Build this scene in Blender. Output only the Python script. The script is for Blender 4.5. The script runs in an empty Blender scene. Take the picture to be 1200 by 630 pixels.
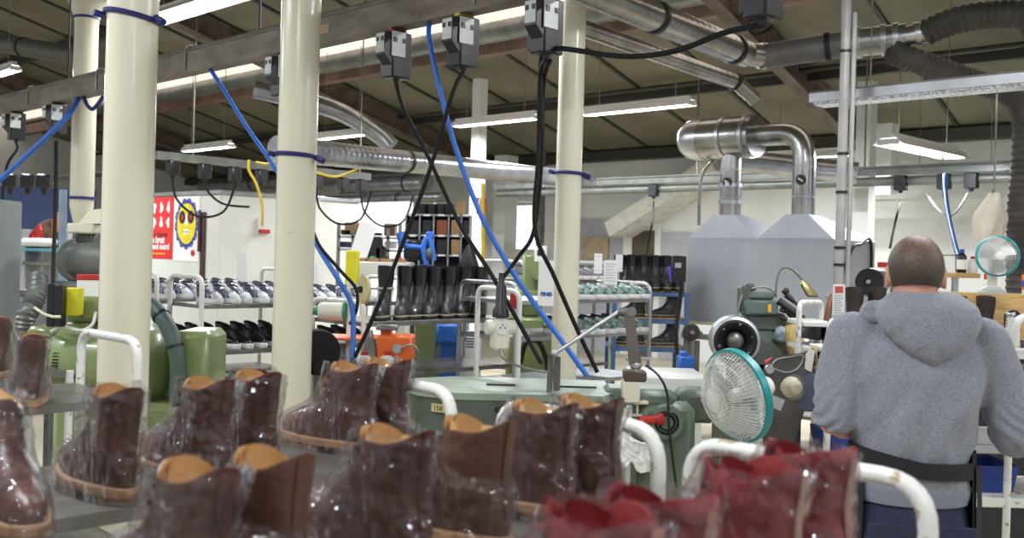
import bpy, bmesh, math, random
from math import sin, cos, pi, radians, sqrt, atan2
from mathutils import Vector, Matrix, Euler, noise

# ------------------------------------------------------------------ camera, world, lights
SC = bpy.context.scene
COL = SC.collection
F, CX, CY, H = 1200.0, 600.0, 298.0, 1.62
ROLL = radians(1.6)
CR, SR = cos(ROLL), sin(ROLL)
R2 = sqrt(2.0)

cd = bpy.data.cameras.new('camera')
cam = bpy.data.objects.new('camera', cd)
COL.objects.link(cam)
cd.sensor_width = 36.0
cd.lens = 36.0 * F / 1200.0
cd.shift_y = -(315.0 - CY) / 1200.0
cd.clip_end = 200
cd.clip_start = 0.05
cam.matrix_world = Matrix(((CR, -SR, 0, 0), (0, 0, -1, 0), (SR, CR, 0, H), (0, 0, 0, 1)))
cd.dof.use_dof = True
cd.dof.focus_distance = 4.6
cd.dof.aperture_fstop = 4.5
SC.camera = cam

SC.view_settings.view_transform = 'Standard'
SC.view_settings.look = 'None'
SC.view_settings.gamma = 1.0
SC.view_settings.use_curve_mapping = False
SC.view_settings.exposure = 0.12

w = bpy.data.worlds.new('daylight')
SC.world = w
w.use_nodes = True
w.node_tree.nodes['Background'].inputs[0].default_value = (0.93, 0.96, 1.0, 1)
w.node_tree.nodes['Background'].inputs[1].default_value = 0.55
LAMP_W = 60.0          # watts of one twin-tube luminaire
TUBE_E = 14.0          # emission of the tubes themselves
SC.cycles.max_bounces = 8
SC.cycles.transparent_max_bounces = 16
SC.cycles.sample_clamp_indirect = 4.0

# ------------------------------------------------------------------ photo geometry -> world
def sl(px, py):
    a, b = px - CX, CY - py
    return (a * CR - b * SR) / F, (a * SR + b * CR) / F
def at(px, py, Y):
    sx, sz = sl(px, py)
    return Vector((sx * Y, Y, H + sz * Y))
def atz(px, py, z):
    sx, sz = sl(px, py)
    Y = (z - H) / sz
    return Vector((sx * Y, Y, z))
def atq(px, py, q):
    sx, sz = sl(px, py)
    Y = q * R2 / (1 + sx)
    return Vector((sx * Y, Y, H + sz * Y))
def atp(px, py, p):
    sx, sz = sl(px, py)
    Y = p * R2 / (1 - sx)
    return Vector((sx * Y, Y, H + sz * Y))
def pq(p, q, z=0.0):
    return Vector(((q - p) / R2, (q + p) / R2, z))
def topq(v):
    return (v.y - v.x) / R2, (v.y + v.x) / R2
D45 = pi / 4       # local x runs along the hall's q axis, local y along its p axis

# ------------------------------------------------------------------ materials
def lin(c):
    return tuple(((x / 255.0) / 12.92 if x / 255.0 <= 0.04045 else ((x / 255.0 + 0.055) / 1.055) ** 2.4) for x in c)
MATS = {}
def mat(name, col, rough=0.5, metal=0.0, col2=None, nscale=8.0, bump=0.0, bscale=40.0, coat=0.0, emit=None, estr=0.0,
        alpha=1.0, trans=0.0, detail=4.0, spec=0.5, stretch=None, contrast=(0.35, 0.65), sheen=0.0):
    if name in MATS: return MATS[name]
    m = bpy.data.materials.new(name); m.use_nodes = True
    nt = m.node_tree; N = nt.nodes; L = nt.links
    b = N['Principled BSDF']
    b.inputs['Roughness'].default_value = rough
    b.inputs['Metallic'].default_value = metal
    b.inputs['Coat Weight'].default_value = coat
    b.inputs['Specular IOR Level'].default_value = spec
    b.inputs['Transmission Weight'].default_value = trans
    b.inputs['Alpha'].default_value = alpha
    if sheen: b.inputs['Sheen Weight'].default_value = sheen
    c1 = lin(col) + (1,)
    c2 = lin(col2 if col2 else tuple(max(0, x * 0.9) for x in col)) + (1,)
    tc = N.new('ShaderNodeTexCoord'); mp = N.new('ShaderNodeMapping')
    L.new(tc.outputs['Object'], mp.inputs['Vector'])
    if stretch: mp.inputs['Scale'].default_value = stretch
    n = N.new('ShaderNodeTexNoise'); n.inputs['Scale'].default_value = nscale; n.inputs['Detail'].default_value = detail
    L.new(mp.outputs[0], n.inputs['Vector'])
    r = N.new('ShaderNodeValToRGB')
    r.color_ramp.elements[0].position, r.color_ramp.elements[1].position = contrast
    r.color_ramp.elements[0].color = c2; r.color_ramp.elements[1].color = c1
    L.new(n.outputs['Fac'], r.inputs['Fac']); L.new(r.outputs['Color'], b.inputs['Base Color'])
    if bump:
        n2 = N.new('ShaderNodeTexNoise'); n2.inputs['Scale'].default_value = bscale; n2.inputs['Detail'].default_value = 6
        L.new(mp.outputs[0], n2.inputs['Vector'])
        bp = N.new('ShaderNodeBump'); bp.inputs['Strength'].default_value = bump; bp.inputs['Distance'].default_value = 0.01
        L.new(n2.outputs['Fac'], bp.inputs['Height']); L.new(bp.outputs['Normal'], b.inputs['Normal'])
    if emit:
        b.inputs['Emission Color'].default_value = lin(emit) + (1,)
        b.inputs['Emission Strength'].default_value = estr
    MATS[name] = m
    return m

def spiral_metal(name, col, period, axis):
    """galvanised spiral duct: thin seam rings along the given local axis"""
    m = mat(name, col, rough=0.28, metal=0.9, col2=tuple(x * 0.82 for x in col), nscale=5)
    nt = m.node_tree; N = nt.nodes; L = nt.links
    b = N['Principled BSDF']
    wv = N.new('ShaderNodeTexWave'); wv.wave_type = 'BANDS'; wv.bands_direction = axis
    wv.inputs['Scale'].default_value = 1.0 / period * 0.314
    wv.inputs['Distortion'].default_value = 0.0
    rr = N.new('ShaderNodeValToRGB'); rr.color_ramp.elements[0].position = 0.9; rr.color_ramp.elements[1].position = 1.0
    tc = N['Texture Coordinate']
    L.new(tc.outputs['Object'], wv.inputs['Vector']); L.new(wv.outputs['Fac'], rr.inputs['Fac'])
    bp = N.new('ShaderNodeBump'); bp.inputs['Strength'].default_value = 0.9; bp.inputs['Distance'].default_value = 0.02
    L.new(rr.outputs['Color'], bp.inputs['Height']); L.new(bp.outputs['Normal'], b.inputs['Normal'])
    return m

def film(name, tint=(1, 1, 1), amount=0.55, scale=26.0):
    """crumpled clear plastic: mostly see-through, with sharp glossy creases"""
    m = bpy.data.materials.new(name); m.use_nodes = True
    nt = m.node_tree; N = nt.nodes; L = nt.links
    for n in list(N): N.remove(n)
    out = N.new('ShaderNodeOutputMaterial')
    tr = N.new('ShaderNodeBsdfTransparent'); tr.inputs[0].default_value = (0.93, 0.93, 0.94, 1)
    gl = N.new('ShaderNodeBsdfGlossy'); gl.inputs['Roughness'].default_value = 0.05; gl.inputs[0].default_value = (0.95, 0.96, 1, 1)
    df = N.new('ShaderNodeBsdfDiffuse'); df.inputs[0].default_value = (0.75, 0.76, 0.78, 1)
    tc = N.new('ShaderNodeTexCoord')
    mp = N.new('ShaderNodeMapping'); mp.inputs['Scale'].default_value = (1.0, 1.0, 0.55); mp.inputs['Rotation'].default_value = (0.3, 0.5, 0.4)
    L.new(tc.outputs['Object'], mp.inputs['Vector'])
    nz = N.new('ShaderNodeTexNoise'); nz.inputs['Scale'].default_value = scale * 0.5; nz.inputs['Detail'].default_value = 3; nz.inputs['Distortion'].default_value = 0.8
    L.new(mp.outputs[0], nz.inputs['Vector'])
    mix = N.new('ShaderNodeMixRGB'); mix.inputs[0].default_value = 0.12
    L.new(mp.outputs[0], mix.inputs[1]); L.new(nz.outputs['Color'], mix.inputs[2])
    vo = N.new('ShaderNodeTexVoronoi'); vo.feature = 'F1'; vo.inputs['Scale'].default_value = scale
    L.new(mix.outputs[0], vo.inputs['Vector'])
    ad = N.new('ShaderNodeMath'); ad.operation = 'ADD'
    L.new(vo.outputs['Distance'], ad.inputs[0]); L.new(nz.outputs['Fac'], ad.inputs[1])
    bp = N.new('ShaderNodeBump'); bp.inputs['Strength'].default_value = 1.0; bp.inputs['Distance'].default_value = 0.03
    L.new(ad.outputs[0], bp.inputs['Height'])
    L.new(bp.outputs['Normal'], gl.inputs['Normal']); L.new(bp.outputs['Normal'], df.inputs['Normal'])
    fr = N.new('ShaderNodeFresnel'); fr.inputs['IOR'].default_value = 1.5; L.new(bp.outputs['Normal'], fr.inputs['Normal'])
    mm = N.new('ShaderNodeMath'); mm.operation = 'MULTIPLY_ADD'; mm.inputs[1].default_value = amount; mm.inputs[2].default_value = 0.025
    mm.use_clamp = True
    L.new(fr.outputs[0], mm.inputs[0])
    m1 = N.new('ShaderNodeMixShader'); L.new(mm.outputs[0], m1.inputs[0]); L.new(tr.outputs[0], m1.inputs[1]); L.new(gl.outputs[0], m1.inputs[2])
    m2 = N.new('ShaderNodeMixShader'); m2.inputs[0].default_value = 0.018
    L.new(m1.outputs[0], m2.inputs[1]); L.new(df.outputs[0], m2.inputs[2])
    L.new(m2.outputs[0], out.inputs['Surface'])
    MATS[name] = m
    return m

# ------------------------------------------------------------------ mesh builder
class MB:
    def __init__(s, M=None):
        s.v, s.f, s.m = [], [], []
        s.M = M or Matrix.Identity(4); s.mi = 0
    def add(s, vs, fs):
        o = len(s.v)
        s.v += [tuple(s.M @ Vector(v)) for v in vs]
        s.f += [tuple(i + o for i in f) for f in fs]
        s.m += [s.mi] * len(fs)
        return s
    def box(s, c, d, rot=None, bev=0.0):
        hx, hy, hz = d[0] / 2, d[1] / 2, d[2] / 2
        R = rot.to_matrix() if isinstance(rot, Euler) else (Matrix.Rotation(rot, 3, 'Z') if isinstance(rot, (int, float)) else (rot or Matrix.Identity(3)))
        c = Vector(c)
        if bev <= 0:
            vs = [c + R @ Vector((x * hx, y * hy, z * hz)) for z in (-1, 1) for y in (-1, 1) for x in (-1, 1)]
            fs = [(0, 2, 3, 1), (4, 5, 7, 6), (0, 1, 5, 4), (2, 6, 7, 3), (0, 4, 6, 2), (1, 3, 7, 5)]
            return s.add(vs, fs)
        b = min(bev, hx * .95, hy * .95, hz * .95)
        vs = []; idx = {}
        for sx in (-1, 1):
            for sy in (-1, 1):
                for sz in (-1, 1):
                    for k in range(3):
                        p = [sx * (hx - b), sy * (hy - b), sz * (hz - b)]
                        p[k] = (sx * hx, sy * hy, sz * hz)[k]
                        idx[(sx, sy, sz, k)] = len(vs); vs.append(c + R @ Vector(p))
        fs = []
        for k in range(3):
            i, j = (k + 1) % 3, (k + 2) % 3
            for sg in (-1, 1):
                ring = []
                for (u, v) in ((-1, -1), (1, -1), (1, 1), (-1, 1)):
                    t = [0, 0, 0]; t[k] = sg; t[i] = u; t[j] = v
                    ring.append(idx[(t[0], t[1], t[2], k)])
                fs.append(tuple(ring if sg > 0 else ring[::-1]))
        for k in range(3):          # edges along axis k
            i, j = (k + 1) % 3, (k + 2) % 3
            for u in (-1, 1):
                for v in (-1, 1):
                    a = [0, 0, 0]; a[i] = u; a[j] = v
                    q = []
                    for (sg, kk) in ((-1, i), (1, i), (1, j), (-1, j)):
                        t = list(a); t[k] = sg; q.append(idx[(t[0], t[1], t[2], kk)])
                    fs.append(tuple(q if u * v < 0 else q[::-1]))
        for sx in (-1, 1):
            for sy in (-1, 1):
                for sz in (-1, 1):
                    q = [idx[(sx, sy, sz, k)] for k in range(3)]
                    fs.append(tuple(q if sx * sy * sz > 0 else q[::-1]))
        return s.add(vs, fs)
    def loft(s, rings, cap0=True, cap1=True, closed=True):
        n = len(rings[0]); vs = [p for r in rings for p in r]; fs = []
        for i in range(len(rings) - 1):
            for j in range(n if closed else n - 1):
                k = (j + 1) % n
                fs.append((i * n + j, i * n + k, (i + 1) * n + k, (i + 1) * n + j))
        if cap0 and closed: fs.append(tuple(range(n - 1, -1, -1)))
        if cap1 and closed: fs.append(tuple((len(rings) - 1) * n + j for j in range(n)))
        return s.add(vs, fs)
    def cyl(s, p0, p1, r0, r1=None, seg=16, caps=True):
        return s.tube([p0, p1], [r0, r0 if r1 is None else r1], seg, caps)
    def tube(s, pts, r, seg=10, caps=True, flat=None):
        P = [Vector(p) for p in pts]
        Rr = list(r) if isinstance(r, (list, tuple)) else [r] * len(P)
        T = []
        for i in range(len(P)):
            a = P[max(i - 1, 0)]; b = P[min(i + 1, len(P) - 1)]
            t = (b - a)
            T.append(t.normalized() if t.length > 1e-9 else (T[-1] if T else Vector((0, 0, 1))))
        up = Vector((0, 0, 1)) if abs(T[0].z) < 0.9 else Vector((1, 0, 0))
        n = (up - T[0] * up.dot(T[0])).normalized()
        rings = []
        for i in range(len(P)):
            n = n - T[i] * n.dot(T[i])
            n = n.normalized() if n.length > 1e-6 else T[i].orthogonal().normalized()
            b = T[i].cross(n)
            fx = flat or 1.0
            rings.append([P[i] + (n * cos(2 * pi * k / seg) + b * sin(2 * pi * k / seg) * fx) * Rr[i] for k in range(seg)])
        return s.loft(rings, caps, caps)
    def lathe(s, prof, c=(0, 0, 0), axis=(0, 0, 1), seg=24, caps=True):
        A = Vector(axis).normalized(); u = A.orthogonal().normalized(); v = A.cross(u); c = Vector(c)
        rings = [[c + A * z + (u * cos(2 * pi * k / seg) + v * sin(2 * pi * k / seg)) * max(r, 1e-4) for k in range(seg)] for r, z in prof]
        return s.loft(rings, caps, caps)
    def ball(s, c, r, seg=16, sc=(1, 1, 1)):
        c = Vector(c); n = max(6, seg // 2)
        rings = []
        for i in range(n + 1):
            a = -pi / 2 + pi * i / n
            rr = max(cos(a), 1e-3)
            rings.append([c + Vector((cos(2 * pi * k / seg) * rr * r * sc[0], sin(2 * pi * k / seg) * rr * r * sc[1], sin(a) * r * sc[2])) for k in range(seg)])
        return s.loft(rings)
    def prism(s, poly, h0, h1, M=None):
        """polygon in local xy, extruded from z=h0 to h1, placed by M"""
        M = M or Matrix.Identity(4)
        return s.loft([[M @ Vector((x, y, h0)) for x, y in poly], [M @ Vector((x, y, h1)) for x, y in poly]])
    def grid(s, fn, nu, nv):
        vs = [fn(i / nu, j / nv) for j in range(nv + 1) for i in range(nu + 1)]
        fs = [(j * (nu + 1) + i, j * (nu + 1) + i + 1, (j + 1) * (nu + 1) + i + 1, (j + 1) * (nu + 1) + i) for j in range(nv) for i in range(nu)]
        return s.add(vs, fs)
    def mesh(s, name, mats, sharp=38):
        me = bpy.data.meshes.new(name)
        me.from_pydata(s.v, [], s.f)
        for m in (mats if isinstance(mats, (list, tuple)) else [mats]): me.materials.append(m)
        if any(s.m): me.polygons.foreach_set('material_index', s.m)
        me.validate()
        me.shade_smooth()
        if sharp < 179: me.set_sharp_from_angle(angle=radians(sharp))
        return me

def smooth(pts, n=6):
    P = [Vector(p) for p in pts]; out = []
    for i in range(len(P) - 1):
        a, b, c, d = P[max(i - 1, 0)], P[i], P[i + 1], P[min(i + 2, len(P) - 1)]
        for k in range(n):
            t = k / n
            out.append(0.5 * ((2 * b) + (c - a) * t + (2 * a - 5 * b + 4 * c - d) * t * t + (3 * b - a - 3 * c + d) * t ** 3))
    out.append(P[-1]); return out
def fillet(pts, r, n=5):
    P = [Vector(p) for p in pts]; out = [P[0]]
    for i in range(1, len(P) - 1):
        a, b, c = P[i - 1], P[i], P[i + 1]
        d0 = (a - b); d1 = (c - b)
        rr = min(r, d0.length * .48, d1.length * .48)
        p0 = b + d0.normalized() * rr; p1 = b + d1.normalized() * rr
        for k in range(n + 1):
            t = k / n
            out.append(p0 * (1 - t) ** 2 + b * 2 * t * (1 - t) + p1 * t * t)
    out.append(P[-1]); return out

# ------------------------------------------------------------------ objects
def obj(name, mb, mats, parent=None, sharp=38, label=None):
    me = mb if isinstance(mb, bpy.types.Mesh) else mb.mesh(name, mats, sharp)
    o = bpy.data.objects.new(name, me); COL.objects.link(o)
    if parent: o.parent = parent
    if label: o['label'] = label
    return o
def tag(o, label, cat, group=None, kind=None):
    o['label'] = label; o['category'] = cat
    if group: o['group'] = group
    if kind: o['kind'] = kind
    return o
def thing(name, label, cat, loc=(0, 0, 0), rz=0.0, group=None):
    o = bpy.data.objects.new(name, None); COL.objects.link(o)
    o.empty_display_size = 0.1
    o.location = loc; o.rotation_euler = (0, 0, rz)
    return tag(o, label, cat, group)
def single(name, mb, mats, label, cat, loc=(0, 0, 0), rz=0.0, group=None, sharp=38):
    o = obj(name, mb, mats, None, sharp); o.location = loc; o.rotation_euler = (0, 0, rz)
    return tag(o, label, cat, group)
def struct(name, mb, mats, sharp=38):
    o = obj(name, mb, mats, None, sharp); o['kind'] = 'structure'
    return o
KIDS = {}
def dup(root, loc, rz, label, group=None, scale=None):
    r = root.copy(); COL.objects.link(r); r.location = loc; r.rotation_euler = (0, 0, rz); r['label'] = label
    if group: r['group'] = group
    if scale: r.scale = scale
    for ch in [o for o in root.children]:
        c = ch.copy(); COL.objects.link(c); c.parent = r
        for g in list(ch.children):
            d = g.copy(); COL.objects.link(d); d.parent = c
    return r
ORD = 'first second third fourth fifth sixth seventh eighth ninth tenth eleventh twelfth thirteenth fourteenth fifteenth'.split()
def around(o, *pts):
    """points relative to origin o"""
    return [Vector(p) - Vector(o) for p in pts]
# ------------------------------------------------------------------ shared materials
M_white = mat('white_enamel', (222, 222, 217), 0.35, col2=(215, 215, 209), nscale=3)
M_chip = mat('chipped_white_paint', (222, 222, 216), 0.35, col2=(168, 150, 120), nscale=30, contrast=(0.35, 0.40), bump=0.1)
M_cream = mat('cream_gloss_paint', (226, 222, 202), 0.22, col2=(218, 212, 188), nscale=1.5, stretch=(1, 1, 0.25))
M_wall = mat('white_wall_paint', (226, 227, 224), 0.7, col2=(216, 217, 213), nscale=2)
M_wallg = mat('grey_wall_paint', (176, 177, 182), 0.7, nscale=2)
M_steel = mat('dull_steel', (150, 148, 144), 0.4, 0.8, col2=(118, 115, 110), nscale=9)
M_dsteel = mat('dark_steel', (70, 68, 66), 0.5, 0.6, col2=(45, 43, 42), nscale=9)
M_alu = mat('aluminium', (200, 202, 206), 0.3, 0.85, nscale=6)
M_galv = mat('galvanised_sheet', (192, 194, 197), 0.42, 0.75, col2=(170, 172, 176), nscale=5)
M_rust = mat('brown_painted_steel', (112, 98, 88), 0.6, 0.1, col2=(84, 70, 60), nscale=5, bump=0.1)
M_beam = mat('dusty_brown_steel', (128, 119, 108), 0.55, 0.15, col2=(98, 88, 78), nscale=4, stretch=(1, 1, 3))
M_black = mat('black_plastic', (34, 34, 38), 0.35, col2=(24, 24, 27), nscale=8)
M_rubber = mat('black_rubber', (28, 28, 29), 0.7, nscale=8, spec=.25)
M_blue = mat('blue_hose_plastic', (48, 108, 200), 0.5, nscale=5)
M_navy = mat('navy_strap', (38, 40, 110), 0.5, nscale=5)
M_green = mat('machine_green_light', (128, 142, 92), 0.32, col2=(112, 126, 80), nscale=4, coat=0.2)
M_green2 = mat('machine_green_grey', (112, 128, 112), 0.38, col2=(90, 104, 90), nscale=6)
M_green3 = mat('machine_dark_green', (90, 99, 90), 0.4, col2=(74, 82, 74), nscale=6)
M_gmach = mat('machine_grey', (118, 122, 116), 0.4, 0.2, col2=(96, 99, 94), nscale=6)
M_paper = mat('paper', (238, 238, 236), 0.7, col2=(230, 230, 228), nscale=3)
M_wood = mat('birch_board', (205, 172, 112), 0.55, col2=(178, 140, 84), nscale=6, stretch=(1, 8, 8))
M_board = mat('plywood_shelf', (176, 142, 96), 0.6, col2=(150, 118, 78), nscale=6, stretch=(1, 6, 6))
M_orange = mat('orange_enamel', (224, 102, 40), 0.35, nscale=5)
M_yellow = mat('yellow_plastic', (226, 218, 40), 0.5, nscale=5)
M_ypipe = mat('yellow_pipe_paint', (214, 182, 52), .5)
M_red = mat('red_plastic', (192, 44, 40), 0.4, nscale=5)
M_tube = mat('lit_tube', (255, 255, 255), 0.4, emit=(250, 252, 255), estr=TUBE_E)
M_day = mat('daylit_sheet', (235, 226, 216), 0.6, emit=(255, 240, 226), estr=0.85, nscale=3)
M_glass = mat('window_glass', (235, 240, 244), 0.1, emit=(246, 248, 255), estr=1.0)
M_dark = mat('dark_void', (40, 36, 30), 0.8)
M_ink = mat('black_ink', (38, 38, 40), 0.7)

# ------------------------------------------------------------------ shell of the hall
QW, EAVE, TS = 13.6, 3.4, 0.215
def rp(p, q, dz=0.0):
    """point under the roof boards on the slope line that meets the back wall at p"""
    return pq(p + (q - QW) * 0.158, q, roofz(q) + dz)
def roofz(q): return EAVE + (QW - q) * TS
P0, P1 = -5.0, 26.0

M_floor = mat('worn_concrete_floor', (196, 188, 164), 0.45, col2=(168, 160, 138), nscale=1.2, detail=8)
b = MB(); b.add([pq(P0, -4, 0), pq(P0, QW + .1, 0), pq(P1, QW + .1, 0), pq(P1, -4, 0)], [(0, 1, 2, 3)]); struct('floor', b, M_floor)

M_ceil = mat('olive_ceiling_board', (122, 117, 97), 0.75, col2=(106, 101, 82), nscale=1.3, detail=6)
def slab(b, p0, p1, q0, q1, t=0.06):
    a = [pq(p0, q0, roofz(q0)), pq(p0, q1, roofz(q1)), pq(p1, q1, roofz(q1)), pq(p1, q0, roofz(q0))]
    u = [v + Vector((0, 0, t)) for v in a]
    b.add(a + u, [(0, 1, 2, 3), (7, 6, 5, 4), (0, 4, 5, 1), (1, 5, 6, 2), (2, 6, 7, 3), (3, 7, 4, 0)])
SKY0, SKY1 = 7.95, 8.9
b = MB(); slab(b, P0, P1, SKY1, QW + .3); struct('ceiling', b, M_ceil)
b = MB(); slab(b, P0, P1, -1.0, SKY0); struct('ceiling.001', b, M_ceil)
# corrugated translucent roof light strip between the boards
b = MB()
def corr(u, v):
    p = P0 + (P1 - P0) * u; q = SKY0 + (SKY1 - SKY0) * v
    return pq(p, q, roofz(q) + 0.09 + 0.03 * sin(p * 2 * pi / 0.17))
b.grid(corr, int((P1 - P0) / 0.17 * 8), 2); struct('window_1', b, M_day, 180)

def wallslab(name, p0, q0, p1, q1, z0, z1, m, t=0.08, z1b=None):
    a, c = pq(p0, q0), pq(p1, q1); d = (c - a).normalized(); n = Vector((-d.y, d.x, 0)) * t
    zb = z1 if z1b is None else z1b
    vs = [a + Vector((0, 0, z0)), c + Vector((0, 0, z0)), c + Vector((0, 0, zb)), a + Vector((0, 0, z1))]
    vs += [v + n for v in vs]
    return struct(name, MB().add(vs, [(0, 1, 2, 3), (7, 6, 5, 4), (0, 4, 5, 1), (1, 5, 6, 2), (2, 6, 7, 3), (3, 7, 4, 0)]), m)
wallslab('wall_back', P1, QW, P0, QW, 0, EAVE, M_wall)
wallslab('wall_left', P1, -1.0, P1, QW, 0, roofz(-1.0), M_wall, z1b=EAVE)

# dark T-bars of the board ceiling, rafters and purlins
tn = 0
def trim(mb, m):
    global tn
    tn += 1
    return struct('trim_%d' % tn, mb, m)
def strut(a, c, wd, ht, mb=None):
    """box beam hanging under the segment a-c"""
    mb = mb or MB(); a, c = Vector(a), Vector(c); d = (c - a).normalized(); s_ = d.cross(Vector((0, 0, 1))).normalized() * wd / 2
    n = s_.cross(d).normalized(); n = n if n.z > 0 else -n; n = n * ht
    mb.loft([[a - s_, a + s_, a + s_ - n, a - s_ - n], [c - s_, c + s_, c + s_ - n, c - s_ - n]])
    return mb
def ibeam(a, c, wd, ht, t=0.014):
    mb = strut(a, c, wd, t)
    dn = Vector((0, 0, -1))
    strut(Vector(a) + dn * t, Vector(c) + dn * t, t, ht - 2 * t, mb)
    strut(Vector(a) + dn * (ht - t), Vector(c) + dn * (ht - t), wd, t, mb)
    return mb
RAFT = [-0.9, 6.6, 14.1, 21.6]
M_tbar = mat('dark_ceiling_bar', (58, 54, 46), 0.6, nscale=4)
for i in range(int((P1 - P0) / 1.25)):
    p = RAFT[0] - 3.75 + 1.25 * i
    if min(abs(p - r) for r in RAFT) < 0.2: continue
    if p < P0 + .1: continue
    trim(strut(rp(p, 8.95), rp(p, QW), 0.05, 0.03), M_tbar)
    trim(strut(rp(p, 2.5), rp(p, 7.9), 0.05, 0.03), M_tbar)
for p in RAFT:
    trim(ibeam(rp(p, .5, -.05), rp(p, QW - .02, -.05), 0.16, 0.30), M_rust)
M_purl = mat('red_brown_purlin', (136, 108, 92), 0.6, col2=(108, 84, 70), nscale=3)
for q, wd, ht, m in ((9.0, 0.16, 0.22, M_purl), (7.86, 0.10, 0.18, M_purl), (11.15, 0.10, 0.12, M_tbar), (6.6, 0.10, 0.14, M_tbar), (13.45, 0.22, 0.16, M_tbar)):
    trim(strut(pq(P0, q, roofz(q) - .02), pq(P1, q, roofz(q) - .02), wd, ht), m)
# thin second rail beside the purlin
b = MB(); b.cyl(pq(P0, 10.85, roofz(10.85) - .12), pq(P1, 10.85, roofz(10.85) - .12), 0.03, seg=8); trim(b, M_tbar)

# white steel columns at the cold-room partition
def column(px, w_, q, m, pz=None):
    c = atq(px, 311, q)
    p, q2 = topq(c)
    return trim(MB(Matrix.Translation((c.x, c.y, 0)) @ Matrix.Rotation(D45, 4, 'Z')).box((0, 0, (roofz(q2) - .2) / 2), (w_, w_, roofz(q2) - .2)), m)
column(1011, 0.17, 11.2, M_wall)
column(1036, 0.20, 12.6, M_wall)
# grey posts in the far bays
column(632, 0.10, 12.6, M_steel)
column(557, 0.15, 9.7, M_wall)
column(590, 0.30, 12.8, M_wall)

# cold-room partition of white sandwich panels on the right
a0 = atq(1015, 300, 11.9); a1 = atq(1400, 300, 11.9)
pa, pb = topq(a0)[0], topq(a1)[0]
wallslab('wall_right', pa, 11.9, pb, 11.9, 0, 2.42, M_wall)
b = MB(); a = pq(pa, 11.86, 2.40); c = pq(pb, 11.86, 2.40); strut(a + Vector((0, 0, .06)), c + Vector((0, 0, .06)), 0.09, 0.05, b); trim(b, M_white)
b = MB()
for px in (1094, 1146, 1188, 1230):
    c = atq(px, 300, 11.88); strut(Vector((c.x, c.y, 0.1)), Vector((c.x, c.y, 2.36)), 0.012, 0.01, b)
    trim(b, M_wallg); b = MB()

# low partition and window in the far left of the workshop
def plane_seg(px0, px1, q): return topq(atq(px0, 295, q))[0], topq(atq(px1, 295, q))[0]
s0, s1 = plane_seg(352, 478, 9.6)
wallslab('wall_partition', s0, 9.6, s1, 9.6, 0, 2.36, M_wall)
def quad_on_q(px0, py0, px1, py1, q, t=0.03, mb=None):
    """upright panel on the plane q spanning a photo rectangle"""
    mb = mb or MB(); a = atq(px0, py0, q); c = atq(px1, py1, q)
    pa, pb = topq(a)[0], topq(c)[0]; z0, z1 = min(a.z, c.z), max(a.z, c.z)
    vs = [pq(pa, q, z0), pq(pb, q, z0), pq(pb, q, z1), pq(pa, q, z1)]
    vs += [pq(pa, q + t, z0), pq(pb, q + t, z0), pq(pb, q + t, z1), pq(pa, q + t, z1)]
    return mb.add(vs, [(3, 2, 1, 0), (4, 5, 6, 7), (0, 1, 5, 4), (1, 2, 6, 5), (2, 3, 7, 6), (3, 0, 4, 7)])
wn = 1
def window(px0, py0, px1, py1, q, fr=0.05, bars=1):
    global wn
    wn += 1
    o = struct('window_%d' % wn, quad_on_q(px0, py0, px1, py1, q - .02), M_glass)
    a = atq(px0, py0, q); c = atq(px1, py1, q); pa, pb = topq(a)[0], topq(c)[0]; z0, z1 = min(a.z, c.z), max(a.z, c.z)
    b = MB()
    for k in range(bars + 2):
        p = pa + (pb - pa) * k / (bars + 1); strut(pq(p, q - .05, z0), pq(p, q - .05, z1), fr, .05, b)
    for z in (z0, z1): strut(pq(pa, q - .05, z), pq(pb, q - .05, z), .05, fr, b)
    f = obj('window_frame', b, M_white, o)
    return o
window(390, 234, 422, 264, 9.6)
window(600, 238, 626, 292, QW - .02, bars=2)
# far door with dark opening, on the back wall
b = quad_on_q(731, 261, 770, 420, QW - .06, .05)
d1 = struct('door_1', b, M_white)
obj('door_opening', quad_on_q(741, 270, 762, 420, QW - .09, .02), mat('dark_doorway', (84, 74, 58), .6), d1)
# lavender-grey dado wall and its painted panels, far back
struct('wall_back.001', quad_on_q(650, 257, 731, 430, QW - .05, .03), M_wallg)
struct('wall_back.002', quad_on_q(771, 272, 806, 430, QW - .05, .03), M_wallg)
b = quad_on_q(682, 277, 712, 304, QW - .09, .03)
single('notice_board', b, mat('cork_brown', (176, 158, 128), .8), 'plain brown board on the grey back wall behind the pillar', 'board')
# sloping white stair soffit crossing the back wall
a = atq(724, 262, QW - .35); c = atq(846, 185, QW - .35)
b = MB(); strut(a, c, 0.7, 0.25, b); trim(b, mat('soffit_paint', (222, 219, 212), .7))
# blue painted panel on the far left
wl = at(48, 235, 22)
b = MB(Matrix.Translation((wl.x, wl.y, 0)) @ Matrix.Rotation(radians(20), 4, 'Z')).box((0, 0, 2.2), (2.2, .06, 1.15))
b.box((-1.0, 0, .8), (.08, .06, 1.6)); b.box((1.0, 0, .8), (.08, .06, 1.6))
single('partition_screen', b, mat('blue_panel', (92, 116, 176), .5), 'tall blue screen far behind the grey cabinet', 'screen')
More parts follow.
